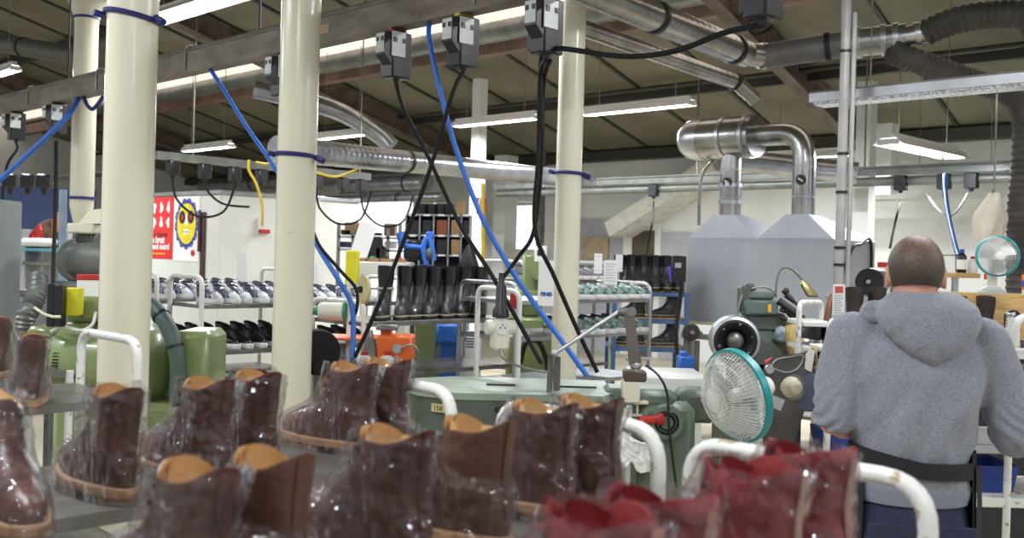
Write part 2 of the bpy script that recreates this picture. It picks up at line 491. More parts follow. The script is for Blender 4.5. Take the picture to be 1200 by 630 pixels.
# ------------------------------------------------------------------ pillars
def pillar(px, Y, r, label, strap=None, ztop=None, mats=M_cream):
    c = at(px, 300, Y); p, q = topq(c)
    zt = ztop or roofz(q) - .03
    t = thing('pillar', label, 'pillar', (c.x, c.y, 0))
    obj('shaft', MB().cyl((0, 0, 0), (0, 0, zt), r, seg=36), mats, t)
    b = MB(); b.lathe([(r + .004, 0), (r + .06, 0), (r + .06, .015), (r + .004, .02)], seg=36); obj('base_ring', b, M_steel, t)
    if strap:
        for z, tilt in strap:
            ring = [Vector((cos(a) * (r + .006), sin(a) * (r + .006), z + tilt * cos(a))) for a in [2 * pi * k / 36 for k in range(37)]]
            b = MB(); b.tube(ring, 0.011, 8)
            if tilt: b.tube([(-r - .01, -.02, z), (-r - .04, -.05, z + .005)], .014, 8); b.tube([(r + .005, -.04, z - .01), (r + .045, -.06, z - .03)], .016, 8)
            obj('strap', b, M_navy, t)
    return t
z1 = at(152, 20, 4.16).z
pillar(148, 4.16, 0.100, 'thick cream round pillar nearest the camera, left of the grinder motor', [(z1, -.02)])
pt = pillar(345, 5.14, 0.098, 'cream round pillar behind the pair of brown boots, beside the thread spool', [(at(346, 182, 5.14).z, -.006)])
b = MB().box((0, -.099, at(350, 270, 5.14).z), (.028, .006, .03), bev=.002); obj('socket_plate', b, M_cream, pt)
pillar(664, 6.35, 0.080, 'slim cream pillar standing behind the green press bed in the middle', [(at(670, 203, 6.35).z, -.004)])

# small left pillar: cream duct stack that flares at its top and tapers into a hopper
c = at(94, 300, 8.95)
t = thing('extraction_stack', 'cream extraction stack tapering to a funnel at the far left, behind the first pillar', 'duct', (c.x, c.y, 0))
zf = lambda y: at(94, y, 8.95).z
b = MB(); b.lathe([(.012, zf(282)), (.05, zf(270)), (.10, zf(242)), (.10, zf(30)), (.105, zf(22)), (.16, zf(2)), (.20, zf(-15)), (.20, roofz(topq(c)[1]) - .12)], seg=32)
obj('stack', b, M_cream, t)
for y in (21, 232):
    b = MB(); b.lathe([(.101, -.012), (.112, -.012), (.112, .012), (.101, .012)], (0, 0, zf(y)), seg=32); obj('strap', b, M_navy, t)

# ------------------------------------------------------------------ ceiling luminaires
def tube_light(px0, py0, px1, py1, Y0, label, power=1.0, zdrop=True, wd=0.16, direction='p', length=None, name='ceiling_light', on=True, group=None):
    """twin-tube luminaire hung level: starts at the photo point, runs along the hall"""
    a = at(px0, py0, Y0)
    d = Vector((-1, 1, 0)).normalized() if direction == 'p' else Vector((1, 1, 0)).normalized()
    if length is None:
        sx, _ = sl(px1, py1); length = (sx * a.y - a.x) / (d.x - sx * d.y)
    if length < 0: a = a + d * length; length = -length
    mid = a + d * length / 2
    rz = atan2(d.y, d.x)
    return luminaire(mid, rz, length, label, wd, name, group, power=power)
LAMPS = []
def luminaire(mid, rz, length, label, wd=0.16, name='ceiling_light', group=None, style='reflector', power=1.0):
    t = thing(name, label, 'light', tuple(mid), rz, group)
    L2 = length / 2
    b = MB()
    if style == 'reflector':
        prof = [(-wd / 2, 0), (-wd * .28, .065), (wd * .28, .065), (wd / 2, 0), (wd / 2 - .006, 0), (wd * .26, .058), (-wd * .26, .058), (-wd / 2 + .006, 0)]
        b.loft([[Vector((x, y, z)) for y, z in prof] for x in (-L2, L2)])
        b.box((0, 0, .085), (length * .96, wd * .36, .04))
        obj('housing', b, M_white, t)
        for y in (-wd * .2, wd * .2):
            obj('fluorescent_tube', MB().cyl((-L2 + .03, y, .025), (L2 - .03, y, .025), .014, seg=10), M_tube, t)
        for x in (-L2 + .02, L2 - .02): obj('lamp_holder', MB().box((x, 0, .025), (.03, wd * .7, .05)), M_white, t)
    else:
        b.loft([[Vector((x, y, z)) for y, z in ((-wd / 2, 0), (-wd / 2, .055), (-wd * .42, .07), (wd * .42, .07), (wd / 2, .055), (wd / 2, 0))] for x in (-L2, L2)])
        obj('housing', b, M_alu, t)
        b = MB(); b.loft([[Vector((x, y, z)) for y, z in ((-wd * .40, 0), (-wd * .34, -.018), (wd * .34, -.018), (wd * .40, 0))] for x in (-L2 + .02, L2 - .02)])
        obj('diffuser', b, mat('prismatic_lens', (235, 238, 240), .25, col2=(150, 155, 160), nscale=60, contrast=(.45, .55), emit=(240, 246, 255), estr=.12), t)
    for x in (-L2 * .7, L2 * .7):
        w_ = Vector(mid) + Vector((cos(rz), sin(rz), 0)) * x
        obj('hanger_rod', MB().cyl((x, 0, .09), (x, 0, roofz(topq(w_)[1]) - mid[2] - .005), .005, seg=6), M_steel, t)
    if power:
        ld = bpy.data.lights.new('lamp', 'AREA'); ld.shape = 'RECTANGLE'; ld.size = length * .95; ld.size_y = wd * .8
        ld.energy = LAMP_W * power * length / 1.5; ld.color = (0.94, 0.97, 1.0)
        lo = bpy.data.objects.new('lamp', ld); COL.objects.link(lo); lo.parent = t; lo.location = (0, 0, .008)
    return t
tube_light(812, 123, 684, 135, 11.0, 'lit fluorescent luminaire hung right of the slim central pillar, below the ceiling boards', 1.6)
tube_light(630, 139, 533, 148, 12.6, 'lit fluorescent luminaire hung left of the slim central pillar, under the rafter', 2.0)
tube_light(429, 158, 373, 163, 14.2, 'short lit luminaire just above the long spiral duct', 1.5)
tube_light(271, 172, 216, 177, 15.5, 'small lit luminaire in the distance between the two thick pillars', 2.4)
tube_light(18, 82, -30, 88, 12.0, 'lit luminaire cut by the left edge of the picture', 2.5, length=1.5)
luminaire(at(236, 8, 9.2), 3 * pi / 4, 2.1, 'large bright luminaire at the top right of the nearest pillar', .30, power=.9)
b0 = at(1040, 165, 9.0)
luminaire(b0 + Vector((1, 1, 0)).normalized() * .75 + Vector((0, 0, -.03)), pi / 4, 1.5, 'bright reflector luminaire pointing away, hung under the flexible duct on the right', .28)
tube_light(1180, 205, 1060, 210, 11.4, 'lit luminaire low over the cold-room wall behind the blue air hose')
tube_light(1000, 182, 962, 186, 12.6, 'short lit luminaire seen past the right side of the silver hood elbow', length=1.2)
g = at(957, 122, 6.6)
luminaire(g + Vector((1, -1, 0)).normalized() * 1.2, 3 * pi / 4, 2.4, 'long aluminium luminaire with prismatic lens in front of the right-hand duct hose', .20, style='lens', power=.35)
# the rest of the hall's rows, over and behind the camera
for k, (p, q) in enumerate(((5.2, 4.6), (1.8, 4.6), (-1.6, 4.8), (5.2, .4), (1.8, .4), (-1.6, .4), (8.6, .6), (-3.2, 8.6))):
    luminaire(pq(p, q, 3.45), 3 * pi / 4, 1.5, 'fluorescent luminaire of the same row pattern hung over the workshop floor', .2, group='workshop lamp rows')
# ------------------------------------------------------------------ foreground boot carts
SHELF, HANDLE = 1.155, 1.315
def cart(name, label, p0, q0, q1, wd, shelves, ztop, r=.013, m=None, msh=None, cat='cart', group=None, ends=(0, 1), lip=.025, legs=True, cross=False):
    """tube-framed shelf trolley; local x runs along q (0..len), local y along p (0..wd)"""
    m = m or M_chip; msh = msh or M_steel
    L = q1 - q0
    t = thing(name, label, cat, tuple(pq(p0, q0)), D45, group)
    for e in (0, 1):
        x = 0 if e == 0 else L
        if e in ends:
            pts = fillet([(x, 0, .06), (x, 0, ztop - r), (x, wd, ztop - r), (x, wd, .06)], .07, 6)
            obj('handle', MB().tube(pts, r, 12), m, t)
        else:
            for y in (0, wd): obj('leg', MB().tube([(x, y, .06), (x, y, shelves[0])], r, 10), m, t)
    for z in shelves:
        b = MB(); b.box((L / 2, wd / 2, z - .004), (L - 2 * r - .004, wd - .004, .008))
        for y in (r * .2, wd - r * .2): b.box((L / 2, y, z - lip / 2), (L - 2 * r, .012, lip))
        for x in (r + .006, L - r - .006): b.box((x, wd / 2, z - lip / 2), (.012, wd - 2 * r, lip))
        obj('shelf', b, msh, t)
    for x in (0, L):
        for y in (0, wd):
            w_ = MB(); w_.lathe([(.012, -.012), (.032, -.010), (.032, .010), (.012, .012)], (x, y, .032), (0, 1, 0), 16); obj('castor', w_, M_rubber, t)
    return t
CP = [0.622, 1.145, 1.75, 2.99, 3.75]
cart('boot_trolley', 'white tubular trolley carrying the red boots at the lower right', CP[0], .32, 1.50, .42, [SHELF, .72, .3], HANDLE, .0145)
cart('boot_trolley', 'white tubular trolley carrying the front row of brown wrapped boots', CP[1], .34, 1.545, .42, [SHELF, .72, .3], HANDLE, .0145)
cart('boot_trolley', 'white tubular trolley carrying the second row of brown wrapped boots', CP[2], .36, 1.57, .42, [SHELF, .72, .3], HANDLE, .0145)
cart('boot_trolley', 'white tubular trolley whose handle stands in front of the nearest pillar', CP[3], .2, 1.40, .42, [SHELF, .72, .3], HANDLE + .025, .0145)
cart('boot_trolley', 'trolley at the far left edge below the grey cabinet, holding two boots', CP[4], .2, 1.5, .42, [SHELF, .72, .3], HANDLE, .0145, ends=(0,))
cart('boot_trolley', 'white trolley whose handle just enters at the bottom right corner', .02, .2, 1.30, .425, [.9, .4], HANDLE - .03, .0145)

M_leather = mat('brown_oiled_leather', (98, 56, 46), 0.32, col2=(70, 38, 32), nscale=9, bump=0.25, bscale=60, coat=0.15)
M_leather2 = mat('brown_matt_leather', (104, 72, 56), 0.5, col2=(84, 56, 44), nscale=12, bump=0.25, bscale=70)
M_lining = mat('tan_lining', (208, 170, 118), 0.6, col2=(188, 148, 98), nscale=10)
M_redl = mat('red_leather', (142, 46, 47), 0.45, col2=(114, 33, 36), nscale=8, bump=0.3, bscale=50)
M_sole = mat('natural_welt', (196, 152, 112), 0.55, col2=(168, 124, 88), nscale=14)
M_heel = mat('stacked_sole', (150, 122, 98), 0.6, col2=(116, 92, 74), nscale=18, stretch=(1, 1, 8))
M_film = film('clear_wrap', amount=0.5, scale=21.0)
M_pstitch = mat('pale_stitch', (212, 196, 160), 0.7)

# z, heel x, toe x, half width at the heel, half width at the ball
LAST = [(.030, -.004, .286, .034, .049), (.040, -.006, .287, .035, .050), (.052, -.007, .284, .036, .0495), (.064, -.007, .274, .036, .048),
        (.076, -.006, .252, .036, .046), (.088, -.004, .222, .0355, .044), (.100, -.002, .190, .035, .041), (.113, .000, .170, .034, .039),
        (.128, .001, .152, .035, .038), (.145, .000, .139, .036, .038), (.162, -.002, .130, .037, .038), (.180, -.005, .125, .038, .039), (.200, -.008, .122, .039, .040)]
def section(row, seg, grow=0.0, dz=0.0, top=None):
    z, xb, xf, wb, wf = row
    xb -= grow; xf += grow; ring = []
    for k in range(seg):
        a = 2 * pi * k / seg
        ca, sa = cos(a), sin(a)
        ca2 = math.copysign(abs(ca) ** .85, ca); sa2 = math.copysign(abs(sa) ** .85, sa)
        x = (xb + xf) / 2 + (xf - xb) / 2 * ca2
        u = min(max((x - xb) / max(xf - xb, .01), 0), 1)
        long_ = min(max((xf - xb - .13) / .15, 0), 1)
        bulge = (0.9 + .22 * sin(pi * min(u * 1.25, 1.0) ** 1.6) ) if long_ > .3 else 1
        ww = (wb * (1 - u) + wf * u) * (1 + (bulge - 1) * long_) + grow
        y = ww * sa2 + .006 * long_ * u
        zz = z + dz + (top(a) if top else 0)
        ring.append(Vector((x, y, zz)))
    return ring
def interp_last(z):
    for a, c in zip(LAST, LAST[1:]):
        if a[0] <= z <= c[0]:
            t = (z - a[0]) / (c[0] - a[0]); return tuple(a[i] * (1 - t) + c[i] * t for i in range(5))
    return LAST[0] if z < LAST[0][0] else LAST[-1]
def crumple(v, seed, amp, sc=28.0):
    o = Vector((seed * 3.7, seed * 1.3, seed * 2.1))
    n = 1 - abs(noise.noise(v * sc + o)) * 2.0
    n2 = 1 - abs(noise.noise(v * sc * 2.1 + o)) * 2.0
    return amp * (n * .7 + n2 * .4 - .3)
def make_boot(name, label, leather, lining, seed, wrap=True, fold=0.0, bare_top=.0, group=None):
    rnd = random.Random(seed)
    t = thing(name, label, 'boot', (0, 0, 0), 0, group)
    seg = 40
    def toprim(a):
        c = cos(a)
        return (.010 * c * c * (1 if c < 0 else .2) - .013 * sin(a) ** 2) * (1 - .6 * fold) - .010 * math.exp(-((abs(math.atan2(sin(a), cos(a))) - .75) / .35) ** 2) + fold * (.007 * sin(3 * a + seed) + .0015 * sin(7 * a))
    rings = []
    rows = [interp_last(.03 + .17 * i / 24) for i in range(25)]
    for i, rw in enumerate(rows):
        f = max(0, (rw[0] - .13) / .07)
        ring = section(rw, seg, 0, 0, (lambda a, f=f: toprim(a) * f * f))
        for v in ring:
            n_ = noise.noise(v * 30 + Vector((seed, 0, 0))) * .0022 + fold * f * .008 * noise.noise(v * 22 + Vector((0, seed, 0)))
            cx = .05
            d = Vector((v.x - min(max(v.x, .02), max(rw[2] - .05, .05)), v.y, 0))
            if d.length > 1e-4: v += d.normalized() * n_
        rings.append(ring)
    # inner lining with a rounded rim, going down to the insole
    top = rings[-1]
    cen = Vector((sum(v.x for v in top) / seg, 0, 0))
    def shrink(ring, k, dz): return [Vector((cen.x + (v.x - cen.x) * k, v.y * k, v.z + dz)) for v in ring]
    b = MB(); b.loft(rings + [shrink(top, .99, .0015), shrink(top, .965, .001)], True, False)
    obj('upper', b, leather, t, 60)
    b = MB(); b.loft([shrink(top, .966, .001), shrink(top, .94, -.004)] + [shrink(rings[i_], .90, 0) for i_ in (21, 18, 14, 11)], False, True)
    obj('lining', b, lining, t, 60)
    # tongue: curved leaf standing inside the front of the opening
    def leaf(u, v, off=0.0):
        a = (u - .5) * 2.5
        rr = .0355 - off
        zz = .135 + v * (.054 + .019 * cos(a * 1.15))
        xc = .108 + .003 * v
        return Vector((xc - .040 + (rr * cos(a)) * 1.05 - (0 if v < .8 else (v - .8) * .03), rr * sin(a) * .97, zz))
    b = MB(); b.grid(lambda u, v: leaf(u, v), 10, 8); b.grid(lambda u, v: leaf(1 - u, v, .004), 10, 8)
    obj('tongue', b, lining, t, 60)
    # pull strap up the back seam
    b = MB(); pr = []
    for rw in rows[4:]:
        f = max(0, (rw[0] - .13) / .07); z = rw[0] + toprim(pi) * f * f
        pr.append([Vector((rw[1] - .0035 + (y * y) * 6, y, z)) for y in (-.011, -.006, 0, .006, .011)])
    b.loft(pr, closed=False); obj('back_stay', b, leather if leather is not M_redl else mat('pale_red_stay', (176, 122, 104), .5), t, 60)
    # welt, stitch line, stacked heel and forefoot sole
    b = MB(); b.loft([section(LAST[0], seg, .007, -.016), section(LAST[0], seg, .0085, -.010), section(LAST[0], seg, .008, -.002), section(LAST[0], seg, .003, .001)])
    obj('welt', b, M_sole, t, 50)
    b = MB(); st = section(LAST[0], 64, .0065, .0005)
    for k in range(0, 64): b.box(st[k], (.0035, .0018, .0016), atan2(st[(k + 1) % 64].y - st[k - 1].y, st[(k + 1) % 64].x - st[k - 1].x))
    so = obj('stitching', b, M_pstitch, t); so['kind'] = 'stuff'
    hx = [v for v in section(LAST[0], 60, .005, 0)]
    he = [(v.x, v.y) for v in hx if v.x < .078]; he.sort(key=lambda p: atan2(p[1], p[0] - .05))
    he = sorted(he, key=lambda p: (atan2(p[1], -(p[0] - .06))))
    b = MB(); b.prism(he, 0, .0145); obj('heel', b, M_heel, t)
    fo = [(v.x, v.y) for v in hx if v.x > .115]; fo = sorted(fo, key=lambda p: atan2(p[1], p[0] - .15))
    b = MB(); b.prism(fo, .0, .0145); obj('tread', b, M_heel, t)
    for s_ in (-1, 1):
        for z in (.150, .172):
            rw = interp_last(z); b = MB(); b.ball((rw[2] - .013, s_ * .028, z), .0045, 8); obj('hook', b, M_dsteel, t)
    if wrap:
        sg = 72; rr = []
        hi = .205 if not bare_top else bare_top
        for i in range(38):
            u = i / 37
            z = .002 + u * (hi - .002)
            rw = interp_last(max(z, .03))
            rw = (z,) + rw[1:]
            rw = rw[:2] + (rw[2] + .016 * max(0, sin(pi * min(1, max(0, (z - .06) / .14)))),) + rw[3:]
            ring = section(rw, sg, .008 + .003 * sin(u * 9 + seed))
            for k, v in enumerate(ring):
                d = Vector((v.x - min(max(v.x, .03), max(rw[2] - .06, .05)), v.y, 0))
                if d.length > 1e-4: v += d.normalized() * crumple(v, seed, .0065)
                if u > .75: v.z += (u - .75) * 4 * (.014 * noise.noise(Vector((v.x * 18 + seed, v.y * 18, seed))) + (.018 * sin(2 * pi * k / sg + seed) if bare_top else 0))
            rr.append(ring)
        b = MB(); b.loft(rr, False, False)
        obj('plastic_wrap', b, M_film, t, 60)
    return t
DA, DB = Vector((-1, 1, 0)).normalized(), Vector((1, 1, 0)).normalized()
def boot_spot(px, py, z=SHELF, h=.2, dirv=DA, off=.055):
    v = atz(px, py, z + h); v = v - dirv * off; return (v.x, v.y, z)
RZA = 3 * pi / 4
tmpl = [make_boot('boot', 'x', M_leather, M_lining, 1.0), make_boot('boot', 'x', M_leather, M_lining, 5.3), make_boot('boot', 'x', M_leather2, M_lining, 8.1, bare_top=.135)]
GB = 'brown leather boots on the nearest trolleys'
def put(src, px, py, label, rz=RZA, dz=0.0, group=GB, z=SHELF):
    d = Vector((cos(rz), sin(rz), 0))
    return dup(src, boot_spot(px, py, z, dirv=d), rz, label, group)
A_, B_, C_ = tmpl
put(A_, 139, 456, 'large brown wrapped boot in front of the nearest pillar, below the white handle', RZA - .05)
put(B_, 246, 447, 'brown wrapped boot just right of the green machine, left one of a pair', RZA + .05)
put(A_, 303, 438, 'brown wrapped boot left of the second pillar, right one of a pair', RZA - .02)
put(B_, 416, 428, 'brown wrapped boot with long toe standing across the foot of the second pillar', RZA + .12)
put(A_, 455, 424, 'brown wrapped boot half hidden behind its pair, beside the curved white handle', RZA + .12)
put(B_, 234, 548, 'blurred brown boot at the bottom edge, front left of the row with tan lining', RZA)
put(C_, 322, 533, 'brown boot at the bottom edge with wide open tan collar, second of the front row', RZA + .05)
put(A_, 466, 506, 'brown wrapped boot at the bottom centre left, third of the front row', RZA + .1)
put(C_, 563, 494, 'brown boot with bare matt shaft above torn wrap, bottom centre', RZA + .12)
put(A_, 640, 474, 'brown wrapped boot in front of the right end of the green press bed', RZA + .06)
put(B_, 694, 468, 'brown wrapped boot at the right end of the front row, next to the chipped handle', RZA + .06)
v = atz(60, 575, SHELF + .06)
dup(A_, (v.x - .17, v.y + .12, SHELF), -pi / 4 - .1, 'brown wrapped boot at the lower left corner with its rounded toe to the right', GB)
dup(B_, (v.x - .30, v.y + .02, SHELF), -pi / 4 - .1, 'brown wrapped boot cut by the lower left corner of the picture', GB)
put(B_, 38, 394, 'brown boot in loose wrap beside the grey cabinet, upper left of the boots', RZA - .3)
put(A_, 0, 374, 'brown boot cut by the left edge, behind the loosely wrapped one', RZA - .3)
for t_ in tmpl:
    for ch in list(t_.children): bpy.data.objects.remove(ch)
    bpy.data.objects.remove(t_)
rt = [make_boot('boot', 'x', M_redl, M_redl, 2.2, fold=1.0), make_boot('boot', 'x', M_redl, M_redl, 6.4, fold=1.3)]
GR = 'red leather boots on the trolley at the lower right'
for i, (px, py, k, lab, dr) in enumerate((
        (950, 527, 0, 'red wrapped boot farthest back, against the rusty white handle', .05),
        (888, 547, 1, 'red wrapped boot second from the back, left of the man\'s apron string', .1),
        (776, 584, 0, 'red boot at the bottom edge in the middle of the red row', .05),
        (712, 604, 1, 'red boot nearest the camera at the bottom edge beside the brown boots', .0))):
    put(rt[k], px, py, lab, RZA + dr, group=GR)
for t_ in rt:
    for ch in list(t_.children): bpy.data.objects.remove(ch)
    bpy.data.objects.remove(t_)
# ------------------------------------------------------------------ the man
def fuse(mb, voxel, it=4, disp=None):
    """one continuous skin over overlapping lofts"""
    me = mb.mesh('tmp', M_white)
    o = bpy.data.objects.new('tmp', me); COL.objects.link(o)
    r = o.modifiers.new('r', 'REMESH'); r.mode = 'VOXEL'; r.voxel_size = voxel
    s_ = o.modifiers.new('s', 'SMOOTH'); s_.factor = .5; s_.iterations = it
    dg = bpy.context.evaluated_depsgraph_get(); dg.update()
    out = bpy.data.meshes.new_from_object(o.evaluated_get(dg))
    bpy.data.objects.remove(o)
    if disp:
        nr = [v.normal.copy() for v in out.vertices]
        for v, n in zip(out.vertices, nr): v.co = v.co + n * disp(v.co)
    out.materials.clear()
    return out
def skin(name, me, m, parent, label=None):
    me.materials.append(m); me.name = name
    me.shade_smooth()
    return obj(name, me, m, parent, label=label)
def ell(z, cx, cy, rx, ry, seg=28, p=1.0):
    out = []
    for k in range(seg):
        a = 2 * pi * k / seg; c, s_ = cos(a), sin(a)
        out.append(Vector((cx + rx * math.copysign(abs(c) ** p, c), cy + ry * math.copysign(abs(s_) ** p, s_), z)))
    return out
M_skin = mat('skin', (214, 160, 136), 0.5, col2=(196, 138, 116), nscale=14, contrast=(.3, .7))
M_hoodie = mat('grey_marl_jersey', (150, 153, 162), 0.9, col2=(116, 119, 129), nscale=160, stretch=(1, 1, 2.4), bump=.12, bscale=300, sheen=.2)
M_rib = mat('grey_rib_knit', (142, 147, 160), 0.9, col2=(116, 120, 134), nscale=200, stretch=(3, 3, .2))
M_denim = mat('dark_blue_denim', (44, 50, 78), 0.8, col2=(32, 36, 58), nscale=120)
M_apron = mat('black_apron_cloth', (32, 32, 36), 0.8, col2=(24, 24, 27), nscale=40)
m_ = bpy.data.materials.new('cropped_hair'); m_.use_nodes = True
nt = m_.node_tree; N = nt.nodes; L = nt.links
tc = N.new('ShaderNodeTexCoord'); nz = N.new('ShaderNodeTexNoise'); nz.inputs['Scale'].default_value = 260; nz.inputs['Detail'].default_value = 3
L.new(tc.outputs['Object'], nz.inputs['Vector'])
# thinner growth on the crown: distance from a spot at the back of the crown
sub = N.new('ShaderNodeVectorMath'); sub.operation = 'DISTANCE'; sub.inputs[1].default_value = (.01, -.035, 1.715)
L.new(tc.outputs['Object'], sub.inputs[0])
mr = N.new('ShaderNodeMapRange'); mr.inputs[1].default_value = .035; mr.inputs[2].default_value = .135; mr.inputs[3].default_value = -.02; mr.inputs[4].default_value = .30
L.new(sub.outputs['Value'], mr.inputs[0])
ad = N.new('ShaderNodeMath'); L.new(nz.outputs['Fac'], ad.inputs[0]); L.new(mr.outputs[0], ad.inputs[1])
rp_ = N.new('ShaderNodeValToRGB'); rp_.color_ramp.elements[0].position = .25; rp_.color_ramp.elements[1].position = .75
rp_.color_ramp.elements[0].color = lin((158, 122, 104)) + (1,); rp_.color_ramp.elements[1].color = lin((66, 57, 51)) + (1,)
L.new(ad.outputs[0], rp_.inputs[0]); L.new(rp_.outputs[0], N['Principled BSDF'].inputs['Base Color']); N['Principled BSDF'].inputs['Roughness'].default_value = .55
M_hair = m_

mx = at(1074, 311, 3.0)
man = thing('person', 'man with cropped hair in grey hoodie and black apron, seen from behind', 'person', (mx.x, 3.0, 0), radians(-6))
def hand(b, wrist, fdir, pdir, side, curl=.9, s=1.0):
    """palm plus four bent fingers and a thumb; fdir along the fingers, pdir out of the palm"""
    wv, f, p = Vector(wrist), Vector(fdir).normalized(), Vector(pdir).normalized()
    a = f.cross(p).normalized() * side
    pl = .088 * s
    rings = []
    for t, hw, th in ((0, .026, .019), (.35, .034, .017), (.75, .041, .015), (1.0, .040, .012)):
        c = wv + f * pl * t
        rings.append([c + a * hw * s * cos(2 * pi * k / 14) + p * th * s * sin(2 * pi * k / 14) for k in range(14)])
    b.loft(rings)
    for i, (off, ln) in enumerate(((.030, .072), (.010, .080), (-.010, .075), (-.029, .058))):
        c = wv + f * pl * .93 + a * off * s; pts = [c - f * .02]; d = f
        for k, (fr_, cu) in enumerate(((.45, .35), (.30, .55), (.25, .5))):
            ang = cu * curl * (1 + .08 * i)
            d = (d * cos(ang) + p * sin(ang)).normalized(); p2 = p
            pts.append(pts[-1] + d * ln * fr_ * s + (f * .02 if k == 0 else Vector((0, 0, 0))))
        b.tube(pts, [.0095 * s, .0092 * s, .0085 * s, .0068 * s], 8); b.ball(pts[-1], .0068 * s, 8)
    c = wv + f * pl * .3 + a * .026 * s
    pts = [c - a * .012, c + a * .022 * s + f * .018 * s, c + a * .034 * s + f * .044 * s + p * .012 * s, c + a * .030 * s + f * .066 * s + p * .028 * s]
    b.tube(pts, [.013 * s, .0115 * s, .010 * s, .0075 * s], 8); b.ball(pts[-1], .0075 * s, 8)
# joints (x right, y away from the camera)
SL, EL, WL = Vector((-.174, .0, 1.40)), Vector((-.224, -.015, 1.140)), Vector((-.09, .22, 1.13))
SRr, ER, WR = Vector((.190, .0, 1.395)), Vector((.282, .0, 1.135)), Vector((.330, .235, 1.19))
b = MB()
Rh = Matrix.Translation((0, 0, 1.50)) @ Matrix.Rotation(radians(-10), 4, 'Z') @ Matrix.Rotation(radians(-8), 4, 'X') @ Matrix.Translation((0, 0, -1.50))
b.M = Rh
b.ball((0, .002, 1.615), .1, 28, (.775, .98, .955))
b.loft([ell(1.50, 0, .035, .045, .055), ell(1.53, 0, .03, .058, .07), ell(1.57, 0, .022, .068, .082), ell(1.62, 0, .012, .072, .088)])
b.ball((0, .078, 1.485), .026, 12, (1.2, 1, .8))                                     # chin
b.tube([(0, .098, 1.605), (0, .112, 1.575), (0, .122, 1.556)], [.010, .012, .016], 10)  # nose
b.ball((0, .086, 1.635), .03, 12, (1.7, .6, .5))                                       # brow
b.tube([(-.024, .092, 1.516), (0, .102, 1.518), (.024, .092, 1.516)], .008, 8)           # lips
for s_ in (-1, 1):
    b.loft([[Vector((s_ * (.068 + .004 * i) , y * sc + .0, z0 + z * sc)) for y, z in [(.017 * cos(t), .031 * sin(t) - .006 * cos(t)) for t in [2 * pi * k / 14 for k in range(14)]]] for i, sc, z0 in ((0, .7, 1.585), (2, 1, 1.585), (4, 1.05, 1.586))])
b.M = Matrix.Identity(4)
b.loft([ell(1.36, 0, -.01, .10, .07), ell(1.43, 0, -.012, .066, .062), ell(1.48, 0, -.008, .058, .058), ell(1.56, 0, .0, .058, .06)])
b.loft([ell(.86, 0, 0, .132, .088), ell(1.0, 0, 0, .13, .088), ell(1.2, 0, 0, .155, .10), ell(1.35, 0, 0, .175, .10), ell(1.43, 0, 0, .12, .07)])
for S_, E_, W_, sd in ((SL, EL, WL, 1), (SRr, ER, WR, -1)):
    b.tube([S_ * 1.0, S_.lerp(E_, .5), E_, E_.lerp(W_, .3), W_], [.055, .048, .041, .043, .028], 14); b.ball(S_, .058, 12)
for x in (-.085, .09):
    b.tube([(x, 0, .90), (x * 1.05, .0, .5), (x * 1.08, -.01, .12), (x * 1.1, .0, .06)], [.068, .052, .040, .040], 14)
    b.ball((x * 1.1, .06, .05), .045, 12, (.9, 2.2, .9))
hand(b, WL, (.62, .72, -.05), (.55, -.45, -.5), 1, .9)
hand(b, WR, (.10, .75, .45), (-.95, .1, -.1), 1, .8)
body = skin('body', fuse(b, .0055, 3), M_skin, man)
# cropped hair
b = MB(Rh)
rings = []
for i in range(15):
    ph = pi / 2 - i * (pi / 2 + .70) / 14
    ring = []
    for k in range(40):
        a = 2 * pi * k / 40
        lim = -.66 if sin(a) < .25 else (-.66 + 1.13 * min(1, (sin(a) - .25) / .35))
        phh = max(ph, lim)
        ring.append(Vector((cos(a) * cos(phh) * .0795, .002 + sin(a) * cos(phh) * .1005, 1.615 + sin(phh) * .0975)))
    rings.append(ring)
b.loft(rings, True, False); obj('hair', b, M_hair, man, 180)
for s_ in (-1, 1):
    b = MB(Rh); b.ball((s_ * .031, .083, 1.598), .0125, 12); b.mi = 1; b.ball((s_ * .031, .0915, 1.598), .0058, 10, (1, .7, 1))
    obj('eye', b, [mat('eye_white', (236, 232, 226), .2), mat('iris', (70, 60, 50), .2)], man)
# hoodie: trunk and pushed-up sleeves
b = MB()
b.loft([ell(.945, .0, .0, .154, .119, p=.9), ell(.97, 0, .0, .165, .127, p=.9), ell(1.005, 0, 0, .160, .124, p=.9), ell(1.045, 0, 0, .155, .120, p=.9), ell(1.10, 0, 0, .168, .130, p=.9), ell(1.20, 0, -.004, .182, .138, p=.9),
        ell(1.30, 0, -.006, .195, .136, p=.9), ell(1.38, 0, -.006, .202, .120, p=.95), ell(1.43, 0, -.004, .172, .100), ell(1.475, 0, 0, .105, .082), ell(1.50, 0, 0, .082, .076)])
for S_, E_, W_ in ((SL, EL, WL), (SRr, ER, WR)):
    e2 = E_.lerp(W_, .16) if S_.x > 0 else S_.lerp(E_, .95)
    pts = smooth([S_ + Vector((0, 0, .01)), S_.lerp(E_, .45) + Vector((math.copysign(.012, S_.x), 0, 0)), (E_ if S_.x > 0 else S_.lerp(E_, .85)) + Vector((math.copysign(.004, S_.x), -.012, .01)), e2], 6)
    b.tube(pts, [.078 - .018 * i / (len(pts) - 1) for i in range(len(pts))], 18); b.ball(S_, .082, 14)
